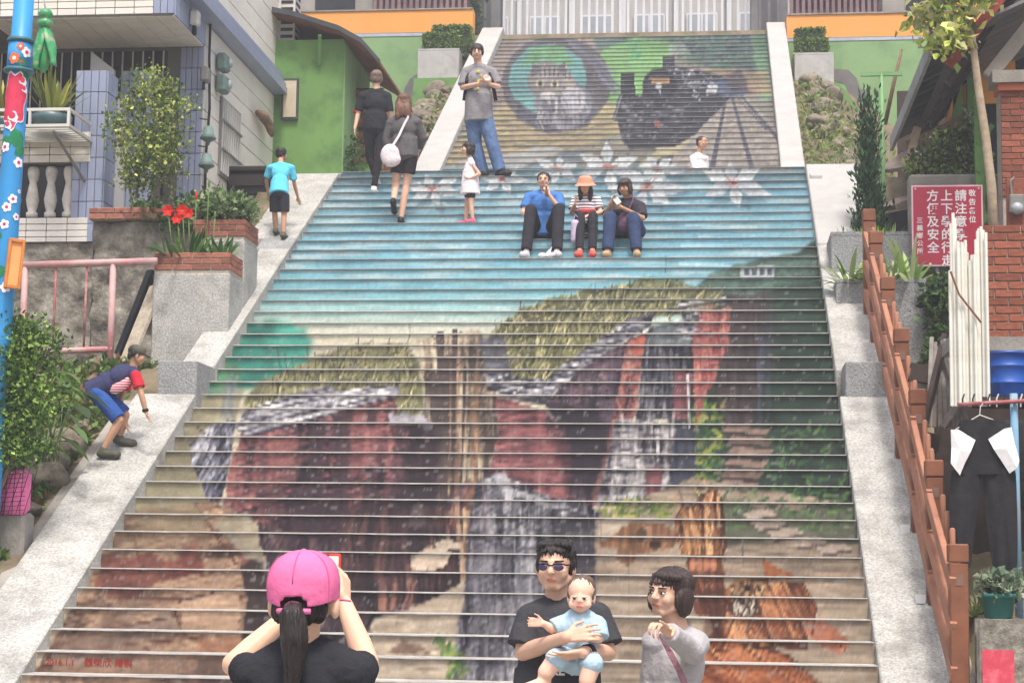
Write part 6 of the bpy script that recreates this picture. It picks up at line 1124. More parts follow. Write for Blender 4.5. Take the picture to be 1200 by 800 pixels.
# ---- baby
m_bb=fab('baby_blue_cotton',(166,192,208),var=.06); 
f=Fig('person','baby in pale blue romper held by the man with sunglasses',680,740,-6.40,.85,.52,.0045,SKINB)
f.set(head=(681,697,-.02),neck=(681,722,.0),shl=(662,730,0),shr=(700,730,0),pelvis=(676,768,.03),ell=(648,737,-.02),wrl=(637,730,-.05),elr=(702,748,-.03),wrr=(690,747,-.09),hpl=(667,770,.0),hpr=(688,772,.0),knl=(652,772,-.09),knr=(694,777,-.09),anl=(636,792,-.10),anr=(686,803,-.10))
f.frame(); f.head(yaw=-.05,pitch=.05,hk=.69,baby=True)
f.hair([((0,-.030,.050),(.0835,.092,.072)),((-.07,-.02,.0),(.016,.045,.04)),((.07,-.02,.0),(.016,.045,.04)),((0,-.07,-.0),(.066,.04,.06))],M('baby_hair',(96,82,72),rough=.7,var=.2,scale=40,bump=.3),vox=.004)
f.hand(f.body,'l',(-1,-.2,.1),(0,-1,0),.9,1); f.hand(f.body,'r',(-1,-.3,.0),(0,1,.2),.8,-1)
f.foot(f.body,'l',(-.75,-.5,-.25),.004,.26); f.foot(f.body,'r',(-.3,-.5,-.8),.004,.26)
f.shirt(m_bb,.95,.016,-.1,1.0,1.1,(.075,.085),'romper_top'); 
mb=MB(); k=.52; mb.ell(f.j['pelvis'],(.098,.085,.08),16,10,f.M)
for q in ('l','r'): tcap(mb,f.j['hp'+q],f.j['kn'+q],.052,.047); mb.tube([f.j['kn'+q].lerp(f.j['hp'+q],.1),f.j['kn'+q].lerp(f.j['an'+q],.22)],[.048,.050],14)
melt(mb,.0045,'romper_bottom',m_bb,f.root,4)
for q in ('l','r'): f.j['hp'+q]=f.j['hp'+q]; tcap(f.body,f.j['kn'+q],f.j['an'+q].lerp(f.j['kn'+q],.25),.040,.035)
f.done(); e=MB(); 
for k_ in range(3): e=MB(); q=f.px(680+k_*1.5,728+k_*7,-.085-.006*k_); e.ell(q,(.004,.003,.004),8,6); e.build('button',M('blue_button',(90,130,170),bump=0),f.root)
# ---- woman in grey pointing
m_lg_=fab('light_grey_jersey',(172,170,172),var=.05)
f=Fig('person','woman with dark bob and light grey top pointing ahead beside the man',790,700,-6.0,0,.94,.0045)
f.set(head=(783,694,-.02),neck=(793,738,.02),shl=(768,752,-.03),shr=(816,754,.06),elr=(812,758,-.20),wrr=(781,737,-.44),ell=(763,800,.02),wrl=(768,845,-.1))
f.j['elr']=f.px(812,764,-.18)
b=f.j['neck']; f.set(pelvis=Vector((b.x-.02,.03,.86)),hpl=Vector((b.x-.1,.02,.82)),hpr=Vector((b.x+.07,.04,.82)),knl=Vector((b.x-.1,.0,.45)),knr=Vector((b.x+.07,.0,.45)),anl=Vector((b.x-.1,.04,.085)),anr=Vector((b.x+.08,.03,.085)))
f.frame(); f.head(yaw=-.62,pitch=-.02,roll=.08,hk=.97)
f.hand(f.body,'r',f.px(766,728,-.56)-f.j['wrr'],(.1,.3,-1),1.5,1,fingers=(0,1,1,1)); f.hand(f.body,'l',(0,-.2,-1),(1,0,0),.5,-1)
f.hair([((0,-.03,.045),(.094,.102,.09)),((0,-.055,-.03),(.092,.068,.095)),((-.078,-.02,-.035),(.024,.058,.075)),((.078,-.02,-.035),(.026,.058,.08)),((.02,.035,.08),(.07,.05,.03))],hairmat('dark_brown_hair',(56,44,42)),caps=fringe(8,.08,.045,.06,2,.06,.086))
f.bw=.72; f.bd=.82; f.shirt(m_lg_,1.88,.012,-.2,.84,.94,(.058,.060)); f.pants(m_navytr,1.95); f.shoes(m_sole,(-.2,-1,0),(.1,-1,0)); f.done()
bgw=thing('shoulder_bag','mauve strapped shoulder bag worn by the woman in grey','bag',tuple(f.o+Vector((.25,-.05,.75)))); m_mauve=fab('mauve_strap',(150,112,122)); L0=bgw.location-f.o
MB().box((-.04,-.12,-.14),(.06,.12,.14),.03).build('pouch',m_mauve,bgw,True)
st=[f.px(774,742,-.13)-L0,f.px(784,762,-.165)-L0,f.px(796,785,-.165)-L0,f.px(808,812,-.14)-L0,Vector((0,-.06,.14))]; mb=MB(); [mb.obox(st[i],st[i+1],.006,.026,(0,0,1)) for i in range(4)]; mb.build('strap',m_mauve,bgw)
# ---- woman with pink cap, from behind, photographing
m_pcap=fab('pink_cap_cotton',(220,112,158),var=.08,bump=.5,bscale=14); m_blt=fab('black_top',(46,47,52)); SK3=M('pale_skin',(222,182,156),rough=.55,var=.05,scale=12,bump=.03)
f=Fig('person','woman seen from behind in pink cap and black top taking a photo',356,700,-9.0,0,.96,.0055,SK3)
f.set(head=(357,694,0),neck=(353,752,.03),shl=(286,790,.02),shr=(428,788,.02),ell=(272,800,.20),wrl=(335,722,.33),elr=(434,802,.20),wrr=(404,708,.30))
f.j['shl']=f.j['shl'].lerp(f.j['shr'],.10); f.j['shr']=f.j['shr'].lerp(f.j['shl'],.08)
f.j['ell']=f.px(274,778,.20); f.j['elr']=f.px(430,776,.20)
b=f.j['neck']; f.set(pelvis=Vector((b.x,.05,.88)),hpl=Vector((b.x-.09,.05,.84)),hpr=Vector((b.x+.09,.05,.84)),knl=Vector((b.x-.09,.06,.46)),knr=Vector((b.x+.09,.08,.46)),anl=Vector((b.x-.1,.03,.085)),anr=Vector((b.x+.1,.04,.085)))
f.frame(); f.rt=-f.rt; f.fw=-f.fw; f.head(yaw=PI-.06,pitch=-.06,hk=.98); [f.body.ell(f.H(q*.092,-.006,-.045),(.014,.024,.034),12,10,f.HR) for q in (-1,1)]; [tcap(f.body,f.H(q*.07,-.006,-.045),f.H(q*.09,-.006,-.045),.02,.014) for q in (-1,1)]
f.hand(f.body,'r',f.px(402,668,.34)-f.j['wrr'],(-1,.3,0),.7,1); f.hand(f.body,'l',f.px(350,690,.36)-f.j['wrl'],(1,.3,0),.7,-1)
f.hair([((0,-.018,.025),(.080,.094,.080)),((0,-.06,-.04),(.07,.048,.065)),((-.05,-.045,-.05),(.03,.04,.045)),((.05,-.045,-.05),(.03,.04,.045))],caps=[((0,-.10,-.03),(-.004,-.135,-.06),.020,.032),((-.004,-.135,-.06),(-.012,-.14,-.13),.034,.040),((-.012,-.14,-.13),(-.008,-.125,-.23),.040,.030),((-.008,-.125,-.23),(.008,-.12,-.32),.030,.012)])
n=48; prof=[(.0,.132),(.02,.131),(.042,.125),(.062,.113),(.078,.097),(.090,.077),(.097,.055),(.100,.033),(.1005,.012),(.100,-.006),(.099,-.022),(.098,-.036),(.097,-.048)]
V=[];Fc=[]; NP=len(prof)
for i,(r_,z_) in enumerate(prof):
    for k_ in range(n): a=2*PI*k_/n; sn=math.sin(a); V.append(f.H(r_*math.cos(a)*.98,-.012+r_*sn*1.06,z_+(.028*max(0,sn)*(i/NP)**2)+.03*abs(math.cos(a))*(i/NP)**2+.0015*math.sin(6*a)*(i>2)))
for i in range(NP-1):
    for k_ in range(n):
        a=2*PI*(k_+.5)/n; da=(a-1.5*PI); zc=(prof[i][1]+prof[i+1][1])/2
        if (da/.40)**2+((zc+.052)/.052)**2<1: continue
        Fc.append((i*n+k_,i*n+(k_+1)%n,(i+1)*n+(k_+1)%n,(i+1)*n+k_))
cp=mobj('cap',V,Fc,m_pcap,f.root,True); md=cp.modifiers.new('s','SOLIDIFY'); md.thickness=.006; md.offset=1; sb=cp.modifiers.new('b','SUBSURF'); sb.levels=sb.render_levels=1
mb=MB(); [mb.tube([f.H(.1*math.cos(a)*.98,-.012+.106*math.sin(a),-.050) for a in np.linspace(-PI/2-.5,-PI/2+.5,9)],.008,8)]; mb.build('cap_strap',m_pcap,cp,True)
mb=MB(); mb.ell(f.H(0,-.012,.137),(.009,.009,.005),10,6); mb.build('cap_button',m_pcap,cp,True)
for k_ in range(6):
    a=k_*PI/3+PI/6; pr=prof[1:8] if math.sin(a)<-.8 else prof[1:]
    MB().tube([f.H(1.05*r_*math.cos(a)*.98,-.012+1.05*r_*math.sin(a)*1.06,z_+.005+.03*abs(math.cos(a))*((i+1)/NP)**2+.028*max(0,math.sin(a))*((i+1)/NP)**2) for i,(r_,z_) in enumerate(pr)],.0019,5).build('cap_seam',M('pink_stitching',(186,84,128),bump=0),cp,True)
mb=MB(); V=[];Fc=[]
for i in range(11):
    a=PI/2-.75+1.5*i/10
    for r_ in (.10,.165): V.append(f.H(r_*math.cos(a)*.95,-.012+r_*math.sin(a)*1.05,-.024-(.014 if r_>.12 else 0)))
for i in range(10): Fc.append((2*i,2*i+1,2*i+3,2*i+2))
br=mobj('cap_brim',V,Fc,m_pcap,cp,True); br.modifiers.new('s','SOLIDIFY').thickness=.005
mb=MB(); [mb.tube([f.H(.021*math.cos(a),-.122+.006*math.sin(a),-.040+.018*math.sin(a)) for a in np.linspace(0,2*PI,13)],.006,6)]; mb.build('hair_tie',M('purple_tie',(110,56,84)),f.root,True)
f.shirt(m_blt,.5,.008,-.15,.98,1.0,(.052,.054)); f.pants(m_navytr,1.95); f.shoes(m_sole,(0,1,0),(0,1,0)); f.done()
pq=f.px(383,677,.40)+f.o; ph=thing('phone','red cased phone held up by the woman in the pink cap','phone',tuple(pq)); m_redc=M('red_phone_case',(206,62,52),rough=.4,bump=0)
ph.rotation_euler=(R(-8),0,R(6)); MB().box((-.041,-.004,-.075),(.041,.006,.075),.006).build('case',m_redc,ph); MB().box((-.034,-.0055,-.066),(.034,-.0042,.066),.002).build('screen',M('phone_screen',(206,204,196),rough=.2,bump=0),ph); MB().box((-.006,-.0065,.068),(.006,-.0045,.0715)).build('earpiece',m_black,ph)

# ------------------------------------------------------------------ people on the stairs
def shoe_pair(f,mat,fl,fr,**k): f.shoes(mat,fl,fr,**k)
# boy climbing the lower ramp, seen from the side
m_nv=fab('navy_jersey',(58,60,92)); m_rd=fab('red_sleeve',(186,44,58)); m_bs=fab('blue_shorts',(50,84,150)); m_olive=M('olive_canvas',(84,84,72),rough=.8,var=.15)
def stripes(name,c1,c2,sc,axis=2):
    m=M(name,c1,var=0,bump=.2,bscale=30,rough=.9); n=m.node_tree.nodes;l=m.node_tree.links; tc=n.new('ShaderNodeTexCoord'); sx=n.new('ShaderNodeSeparateXYZ'); l.new(tc.outputs['Object'],sx.inputs[0]); a=n.new('ShaderNodeMath'); a.operation='MULTIPLY'; a.inputs[1].default_value=sc; l.new(sx.outputs[axis],a.inputs[0]); b=n.new('ShaderNodeMath'); b.operation='SINE'; l.new(a.outputs[0],b.inputs[0]); g=n.new('ShaderNodeMath'); g.operation='GREATER_THAN'; g.inputs[1].default_value=.1; l.new(b.outputs[0],g.inputs[0]); x=n.new('ShaderNodeMix'); x.data_type='RGBA'; x.inputs[6].default_value=srgb(*c1); x.inputs[7].default_value=srgb(*c2); l.new(g.outputs[0],x.inputs[0]); l.new(x.outputs[2],n['Principled BSDF'].inputs['Base Color']); return m
f=Fig('person','crouching boy in navy shirt and blue shorts climbing the granite ramp',125,535,3.2,zn(3.2)+.07,.78,.008,SKIN2)
f.set(head=(161,416,.0),neck=(156,432,0),shr=(159,440,-.12),shl=(152,436,.13),pelvis=(113,457,0),hpr=(114,461,-.075),hpl=(117,459,.075),knr=(140,492,-.08),knl=(147,486,.10),anr=(121,526,-.10),anl=(138,513,.12),elr=(166,463,-.15),wrr=(171,483,-.13),ell=(141,470,.13),wrl=(147,494,.12))

def onramp(px,py,h):
    y=min(np.arange(1,6,.01),key=lambda t:abs(at(px,py,y=t).z-(zn(t)+.065+h))); return at(px,py,y=y)-f.o
f.set(anr=onramp(121,527,.085),anl=onramp(140,512,.085)); dyy=f.j['anr'].y-(-.10)
for q in f.j:
    if q not in('anr','anl'): f.j[q]=f.px(*proj(tuple(f.j[q]+f.o))[:2],f.j[q].y+dyy)
f.frame(); f.head(yaw=PI/2+.35,pitch=.25,hk=.86); f.hair(SHORT,vox=.007); f.hand(f.body,'r',(.5,0,-1),(1,0,.3),.4,1); f.hand(f.body,'l',(.3,0,-1),(1,0,.3),.4,-1)
f.shirt(m_nv,.2,.016,-.16,1.0,1.15,(.06,.06)); f.pants(m_bs,.95,.016,(.085,.07,.06),'shorts')
for q in ('l','r'): mb=MB(); a,b=f.j['sh'+q],f.j['el'+q]; tcap(mb,a,a.lerp(b,.1),.062*.78+.006,.066*.78+.004); mb.tube([a,a.lerp(b,.62)],[.066*.78,.078*.78],14); melt(mb,.007,'sleeve',m_rd,f.root,3)
mb=MB(); mb.ell(f.px(141,451,f.j['shr'].y+.045),(.125,.042,.062),14,10,Matrix.Rotation(-.62,3,'Y')); melt(mb,.008,'striped_side',stripes('red_white_stripe',(206,60,76),(232,226,228),260),f.root,2)
mb=MB(); mb.ell(f.H(0,-.01,.05),(.076,.086,.062),16,12,f.HR); tcap(mb,f.H(-.03,.07,.035),f.H(-.02,.13,.02),.016,.012); tcap(mb,f.H(.03,.07,.035),f.H(.02,.13,.02),.016,.012); tcap(mb,f.H(0,.07,.035),f.H(0,.135,.02),.016,.012); melt(mb,.006,'cap',m_olive,f.root,3)
shoe_pair(f,m_olive,(1,.1,-.15),(1,.0,-.05),inf=.014,L=.28); f.done()
mb=MB(); c=f.j['wrr'].lerp(f.j['elr'],.12); d=(f.j['elr']-f.j['wrr']).normalized(); mb.tube([c-d*.014,c+d*.014],[.030,.031],12); mb.build('wrist_watch',m_black,f.root)
# boy in cyan
f=Fig('person','boy in cyan t-shirt and black shorts walking up the upper granite ramp',327,280,8.95,zn(8.95)+.06,.68,.009,SKIN2)
f.set(head=(330,181,.34),neck=(329,192,.22),shl=(316,197,.2),shr=(342,197,.2),pelvis=(327,225,-.02),hpl=(322,230,0),hpr=(333,230,0),knl=(322,250,.05),knr=(333,250,.02),anl=(323,269,.1),anr=(332,275,-.02),ell=(312,212,.25),wrl=(314,226,.38),elr=(345,216,.26),wrr=(349,231,.36))
f.j['anl'].z=.553*f.j['anl'].y+.085; f.j['anr'].z=.553*f.j['anr'].y+.075; f.frame(); f.head(yaw=PI-.3,hk=.84,face=False); f.hair(SHORT,vox=.008); f.hand(f.body,'r',(.3,.3,-1),(0,1,0),.3,-1); f.hand(f.body,'l',(0,.3,-1),(0,1,0),.3,1)
f.shirt(fab('cyan_tee',(92,186,212)),.75,.016,-.1,1.02,1.1,(.066,.074)); f.pants(fab('black_shorts',(52,52,60)),.92,.016,(.088,.08,.07),'shorts'); shoe_pair(f,m_olive,(0,1,0),(.15,1,0),inf=.012); f.done()
# woman in black
f=Fig('person','woman with short ash hair in black top and leggings climbing the stairs',440,222,10.95,zi(36),.93,.010,SKIN)
f.set(head=(441,92,.02),neck=(441,106,0),shl=(425,113,0),shr=(454,113,0),pelvis=(439,153,0),hpl=(433,158,0),hpr=(447,158,0),knl=(434,187,.08),knr=(444,186,-.02),anl=(441,213,.12),anr=(438,214,-.05),ell=(420,132,.02),wrl=(416,150,-.05),elr=(457,133,.02),wrr=(458,150,.1))
f.j['anl']=Vector((f.j['anl'].x,.12,.16+.08)); f.j['anr']=Vector((f.j['anr'].x,-.02,.085))
f.frame(); f.head(yaw=PI+.3,hk=.97,face=False); f.hair([((0,-.026,.045),(.088,.10,.088)),((0,-.06,-.02),(.08,.055,.08)),((-.07,-.02,-.01),(.022,.05,.06)),((.07,-.02,-.01),(.022,.05,.06))],HAIRG,vox=.008); f.hand(f.body,'l',(0,-.1,-1),(1,0,0),.5,-1); f.hand(f.body,'r',(0,.1,-1),(-1,0,0),.5,1)
f.shirt(fab('black_jersey',(42,44,50)),.9,.016,-.0,1.05,1.05,(.062,.068)); mb=MB(); mb.ell(f.j['pelvis']+Vector((0,0,.06)),(.168,.125,.05),16,8); melt(mb,.01,'undershirt',fab('white_undershirt',(196,196,200)),f.root,2); f.pants(fab('black_leggings',(44,44,48)),1.97,.004,(.086,.058,.042),'leggings'); shoe_pair(f,M('white_sneaker',(214,214,214),rough=.6),(0,1,0),(0,1,0),inf=.008); f.done()
# woman with patterned bag
f=Fig('person','woman with long brown hair in grey jacket and black shorts climbing the stairs',470,252,9.75,zi(32),.92,.010,SKIN)
f.set(head=(473,120,.02),neck=(473,134,0),shl=(458,144,0),shr=(489,144,0),pelvis=(474,182,0),hpl=(467,187,0),hpr=(481,187,0),knl=(464,215,.05),knr=(476,217,.03),anl=(461,235,-.16),anr=(470,246,0),ell=(453,163,.02),wrl=(455,182,.02),elr=(495,162,.06),wrr=(490,178,.16))
f.j['anr'].z=.085
f.frame(); f.head(yaw=PI+.15,pitch=.12,hk=.97,face=False)
f.hair([((0,-.026,.04),(.09,.102,.09)),((0,-.06,-.04),(.10,.06,.12)),((-.04,-.085,-.16),(.075,.05,.13)),((.045,-.085,-.15),(.075,.05,.13)),((-.07,-.08,-.24),(.04,.04,.09)),((.07,-.08,-.22),(.045,.04,.1)),((-.085,.0,-.06),(.03,.05,.12)),((.085,.0,-.06),(.03,.05,.12))],HAIRB,vox=.009)
f.hand(f.body,'l',(0,0,-1),(1,0,0),.5,-1); f.hand(f.body,'r',(0,.3,-1),(-1,0,0),.5,1)
f.shirt(fab('dark_grey_jacket',(92,90,92),var=.12),1.75,.022,-.06,1.12,1.1,(.068,.070),'jacket'); f.pants(fab('black_shorts_cloth',(44,44,48)),.55,.012,(.09,.07,.06),'shorts'); shoe_pair(f,m_black,(0,1,-.9),(0,1,0),inf=.006,L=.25); f.done()
bg2=thing('shoulder_bag','white floral cloth bag slung on the long haired woman','bag',tuple(f.o+f.px(457,180,-.17))); m_flor=M('floral_cloth',(214,206,208),var=.05,stain=(170,100,120),stain_scale=22,bump=.3,bscale=30); L0=bg2.location-f.o
mb=MB(); mb.ell((0,0,-.02),(.13,.06,.15),14,10); mb.ell((.02,0,-.08),(.13,.065,.1),14,10); melt(mb,.01,'pouch',m_flor,bg2,3); mb=MB(); pts=[Vector((.03,0,.1)),f.px(467,160,-.17)-L0,f.px(474,145,-.15)-L0,f.px(479,136,-.10)-L0]; [mb.obox(pts[i],pts[i+1],.008,.03) for i in range(3)]; mb.build('strap',M('white_strap',(220,218,220)),bg2)
# man in grey t-shirt with phone
f=Fig('person','standing man in grey t-shirt and blue jeans looking down at his phone',565,205,11.55,zi(38),1.06,.010,SKIN)
f.set(head=(559,61,-.04),neck=(561,77,0),shl=(546,85,0),shr=(577,85,0),pelvis=(561,134,0),hpl=(554,140,0),hpr=(569,140,0),knl=(557,170,.05),knr=(577,169,-.05),anl=(566,194,.08),anr=(586,197,-.06),ell=(542,103,-.05),wrl=(563,98,-.26),elr=(584,102,-.05),wrr=(574,99,-.27))
f.j['anl'].z=.10; f.j['anr'].z=.09; f.frame(); f.head(yaw=.1,pitch=.18,hk=1.08); f.hair([((0,-.02,.045),(.086,.098,.086)),((-.07,-.015,.0),(.02,.05,.06)),((.07,-.015,.0),(.02,.05,.06)),((0,-.07,-.02),(.07,.045,.07))],caps=fringe(8,.08,.035,.06,5,.06,.088))
f.hand(f.body,'l',f.px(571,93,-.34)-f.j['wrl'],(.6,0,.6),.9,1); f.hand(f.body,'r',f.px(571,93,-.34)-f.j['wrr'],(-.6,0,.6),.9,-1)
f.shirt(fab('heather_grey_tee',(134,132,136),var=.1),.85,.018,-.16,1.08,1.15,(.066,.076)); f.pants(fab('blue_denim',(84,108,146),var=.16,scale=7,stain=(120,142,172),stain_scale=5),2.0,.016,(.094,.075,.066),'jeans'); shoe_pair(f,m_sole,(.3,-1,0),(.9,-.7,0),inf=.012); f.done()
for (px,py,r_) in ((560,84,.03),(562,95,.035),(560,104,.025),(564,89,.02)): e=MB(); e.ell(f.px(px,py,-.148),(r_,.006,r_*.8),10,6); e.build('yellow_print',M('yellow_print',(190,180,90),var=.2,scale=30),f.root)
for q in (-1,1): mb=MB(); c=f.px(547 if q<0 else 577,95,-.11); mb.obox(f.px(549 if q<0 else 575,84,-.05),c,.05,.02); mb.obox(c,f.px(544 if q<0 else 581,118,.0),.05,.02); mb.build('backpack_strap',m_black,f.root)
t=thing('phone','white phone held by the standing man in the grey t-shirt','phone',tuple(f.o+f.px(571,92,-.345))); MB().box((-.036,-.005,-.07),(.036,.005,.07),.005).build('case',m_bar,t); MB().box((-.031,.0052,-.06),(.031,.0062,.06)).build('screen',m_black,t); t.rotation_euler=(R(-50),0,.1)
# little girl
m_wd=fab('white_dress',(226,216,220),var=.05)
f=Fig('person','little girl in white dress and pink shoes standing on the blue steps',550,257,9.75,zi(32),.60,.008,SKIN)
f.set(head=(548,174,.0),neck=(551,186,0),shl=(552,192,.075),shr=(553,192,-.075),pelvis=(551,222,0),hpl=(550,226,.045),hpr=(552,226,-.045),knl=(547,240,.05),knr=(552,240,-.05),anl=(546,252,.05),anr=(554,252,-.05),ell=(556,204,.10),wrl=(546,208,.1),elr=(562,204,-.09),wrr=(551,209,-.11))
for q in 'lr': f.j['an'+q].z=.06
f.frame(); f.head(yaw=-1.35,hk=.80); f.hair([((0,-.026,.04),(.09,.104,.09)),((0,-.065,-.04),(.085,.055,.11)),((-.074,-.02,-.06),(.024,.05,.09)),((.074,-.02,-.06),(.024,.05,.09))],caps=fringe(7,.08,.035,.06,6,.06,.09),vox=.007); f.hand(f.body,'r',(-1,0,.2),(0,0,1),.7,1); f.hand(f.body,'l',(-1,0,.2),(0,0,1),.7,-1)
mb=MB(); f.torso(mb,.02,None,.95,1.05,True,False); a=f.px(551,200); b=f.px(551,228); n=16; V=[]
for q,r_ in ((a,.10),(b,.135)):
    for i in range(n): t_=2*PI*i/n; V.append(q+Vector((math.cos(t_)*r_,math.sin(t_)*r_,0)))
mb.add(V,[(i,(i+1)%n,n+(i+1)%n,n+i) for i in range(n)]+[tuple(range(n-1,-1,-1)),tuple(range(n,2*n))]); melt(mb,.008,'dress',m_wd,f.root,4); f.pants(fab('dark_kid_shorts',(58,54,58)),.35,.02,(.08,.07,.06),'shorts'); shoe_pair(f,M('pink_shoe',(220,92,122),rough=.6),(-1,0,0),(-1,0,0),inf=.006,L=.23); f.done()
# ---- three people sitting on the steps
def seated(f,k=1.):
    f.frame()
ys=9.14; zs=zi(30)
f=Fig('person','seated man in blue polo shirt sipping a drink on the steps',637,268,ys,zs,.94,.009,SKIN)
f.set(head=(637,211,-.06),neck=(637,225,-.02),shl=(620,231,-.03),shr=(655,231,-.03),ell=(613,249,-.12),wrl=(618,252,-.36),elr=(657,247,-.18),wrr=(643,228,-.24),knl=(622,246,-.38),knr=(655,245,-.38))
f.set(pelvis=Vector((f.j['neck'].x,0,.115)),hpl=Vector((f.j['neck'].x-.1,-.02,.11)),hpr=Vector((f.j['neck'].x+.1,-.02,.11))); zf=zi(28)-zs
f.set(anl=Vector((f.px(616,290,-.62).x,-.56,zf+.09)),anr=Vector((f.px(652,290,-.62).x,-.56,zf+.09)))
seated(f); f.head(yaw=.0,pitch=.02,hk=.98); f.hair(SHORT,vox=.008); f.hand(f.body,'l',(.3,-.5,-.9),(0,.8,-.4),.5,-1); f.hand(f.body,'r',(-.35,.1,.95),(-.2,1,0),.9,1)
f.shirt(fab('blue_polo',(72,118,182)),.72,.016,-.08,1.05,1.1,(.066,.074)); f.pants(fab('black_trousers',(46,46,52)),1.93,.014,(.09,.068,.06)); shoe_pair(f,M('grey_sneaker',(196,196,200),rough=.6),(-.2,-1,0),(.25,-1,0),inf=.012); f.done()
t=thing('drink_bottle','small bottle with pale cap held to the mouth of the seated man','bottle',tuple(f.o+f.px(640.5,226,-.29))); MB().lathe([(.018,-.05),(.024,-.04),(.024,.03),(.012,.05),(.011,.07),(.013,.07),(.013,.085)],12).build('bottle',M('amber_drink',(150,110,70),rough=.2,bump=0,spec=.6),t,True); MB().lathe([(.014,.086),(.014,.10),(.005,.104)],12).build('bottle_cap',m_bar,t,True); t.rotation_euler=(R(24),0,0)
mb=MB(); q=f.px(637,262,-.20)
f2=f
t=thing('plastic_bag','crumpled white plastic bag at the feet of the seated man','bag',tuple(f.o+Vector((f.px(641,293,-.6).x,-.62,zf)))); mb=MB(); rg=random.Random(4)
for k_ in range(9): mb.ell((rg.uniform(-.09,.09),rg.uniform(-.04,.04),.04+rg.uniform(-.01,.02)),(.05,.04,.035),8,6)
tcap(mb,(.02,0,.06),(.06,-.01,.15),.02,.006); tcap(mb,(.0,0,.06),(.03,.02,.13),.02,.006); melt(mb,.008,'sack',M('white_plastic',(220,222,224),rough=.35,bump=.5,bscale=40),t,1)
f=Fig('person','seated woman in coral bucket hat and striped top on the steps',686,268,ys,zs,.86,.009,SKIN)
f.set(head=(686,217,-.12),neck=(686,229,-.05),shl=(674,235,-.05),shr=(700,235,-.05),ell=(670,250,-.14),wrl=(674,239,-.34),elr=(704,249,-.12),wrr=(689,253,-.34),knl=(680,253,-.40),knr=(695,253,-.40))
f.set(pelvis=Vector((f.j['neck'].x,0,.105)),hpl=Vector((f.j['neck'].x-.08,-.02,.10)),hpr=Vector((f.j['neck'].x+.08,-.02,.10)),anl=Vector((f.px(679,290,-.6).x,-.56,zf+.09)),anr=Vector((f.px(694,290,-.6).x,-.56,zf+.09)))
seated(f); f.head(yaw=-.05,pitch=.3,hk=.95); f.hair([((0,-.024,.03),(.085,.096,.085)),((-.07,.02,-.10),(.03,.04,.12)),((.07,.02,-.10),(.03,.04,.12)),((-.06,.05,-.19),(.028,.03,.06)),((.06,.05,-.19),(.028,.03,.06)),((0,-.07,-.06),(.08,.04,.1))],vox=.008); f.hand(f.body,'l',(.1,-.2,1),(1,0,0),.6,1); f.hand(f.body,'r',(-1,-.3,-.1),(0,.4,-1),.6,1)
m_coral=fab('coral_hat',(226,150,124)); mb=MB(); mb.tube([f.H(0,-.01,.02),f.H(0,-.01,.06),f.H(0,-.012,.115),f.H(0,-.012,.135),f.H(0,-.012,.14)],[.108*.95,.10*.95,.085*.95,.07*.95,.03],20); mb.tube([f.H(0,-.008,-.012),f.H(0,-.01,.035)],[.148,.10],20); melt(mb,.007,'bucket_hat',m_coral,f.root,4)
f.shirt(stripes('striped_knit',(222,220,222),(96,92,104),150),.7,.016,-.06,1.0,1.1,(.064,.07)); f.pants(fab('black_trousers',(46,46,52)),1.9,.010,(.085,.062,.052)); shoe_pair(f,M('coral_sneaker',(216,96,84),rough=.6),(-.15,-1,0),(.15,-1,0),inf=.012); f.done()
t=thing('cloth_bag','lavender cloth bag hanging from the knees of the woman in the hat','bag',tuple(f.o+f.px(676,270,-.46))); mb=MB(); mb.box((-.08,-.03,-.16),(.08,.03,.14),.03); mb.box((-.06,-.035,-.14),(.085,.03,-.0),.03); melt(mb,.012,'pouch',fab('lavender_cloth',(186,172,196)),t,4); MB().tube([(-.04,0,.13),(-.02,0,.2),(.04,0,.13)],.006).build('strap',fab('lavender_cloth',(186,172,196)),t)
t=thing('red_pouch','small red pouch on the lap of the woman in the hat','pouch',tuple(f.o+f.px(688,248,-.26))); MB().box((-.11,-.05,-.03),(.11,.06,.04),.02).build('pouch',fab('red_pouch',(196,70,72)),t,True); MB().tube([(-.1,-.051,.02),(.1,-.051,.02)],.004,6).build('zip',m_bar,t)
f=Fig('person','seated woman with dark bob in black t-shirt and jeans using a phone',735,268,ys,zs,.94,.009,SKIN2)
f.set(head=(732,219,-.16),neck=(736,235,-.06),shl=(722,242,-.06),shr=(751,242,-.04),ell=(709,254,-.24),wrl=(716,238,-.42),elr=(753,256,-.16),wrr=(728,243,-.40),knl=(715,255,-.40),knr=(742,256,-.40))
f.set(pelvis=Vector((f.j['neck'].x+.01,0,.12)),hpl=Vector((f.j['neck'].x-.10,-.02,.11)),hpr=Vector((f.j['neck'].x+.12,-.02,.11)),anl=Vector((f.px(712,290,-.6).x,-.56,zf+.09)),anr=Vector((f.px(746,290,-.6).x,-.56,zf+.09)))
seated(f); f.head(yaw=-.35,pitch=.3,hk=.98); f.hair(BOB,hairmat('dark_brown_hair2',(62,50,46)),vox=.008,caps=fringe(8,.08,.03,.062,8,.065,.092)); f.hand(f.body,'l',(.3,-.2,.9),(1,0,0),.8,1); f.hand(f.body,'r',(-.8,-.1,.5),(0,1,.2),.6,1)
f.shirt(fab('black_tee2',(58,56,64)),.85,.018,-.08,1.12,1.15,(.068,.076)); f.pants(fab('dark_denim',(52,66,96),var=.14),1.93,.018,(.098,.074,.06),'jeans'); shoe_pair(f,M('tan_shoe',(176,152,120),rough=.7),(-.15,-1,0),(.1,-1,0),inf=.012); f.done()
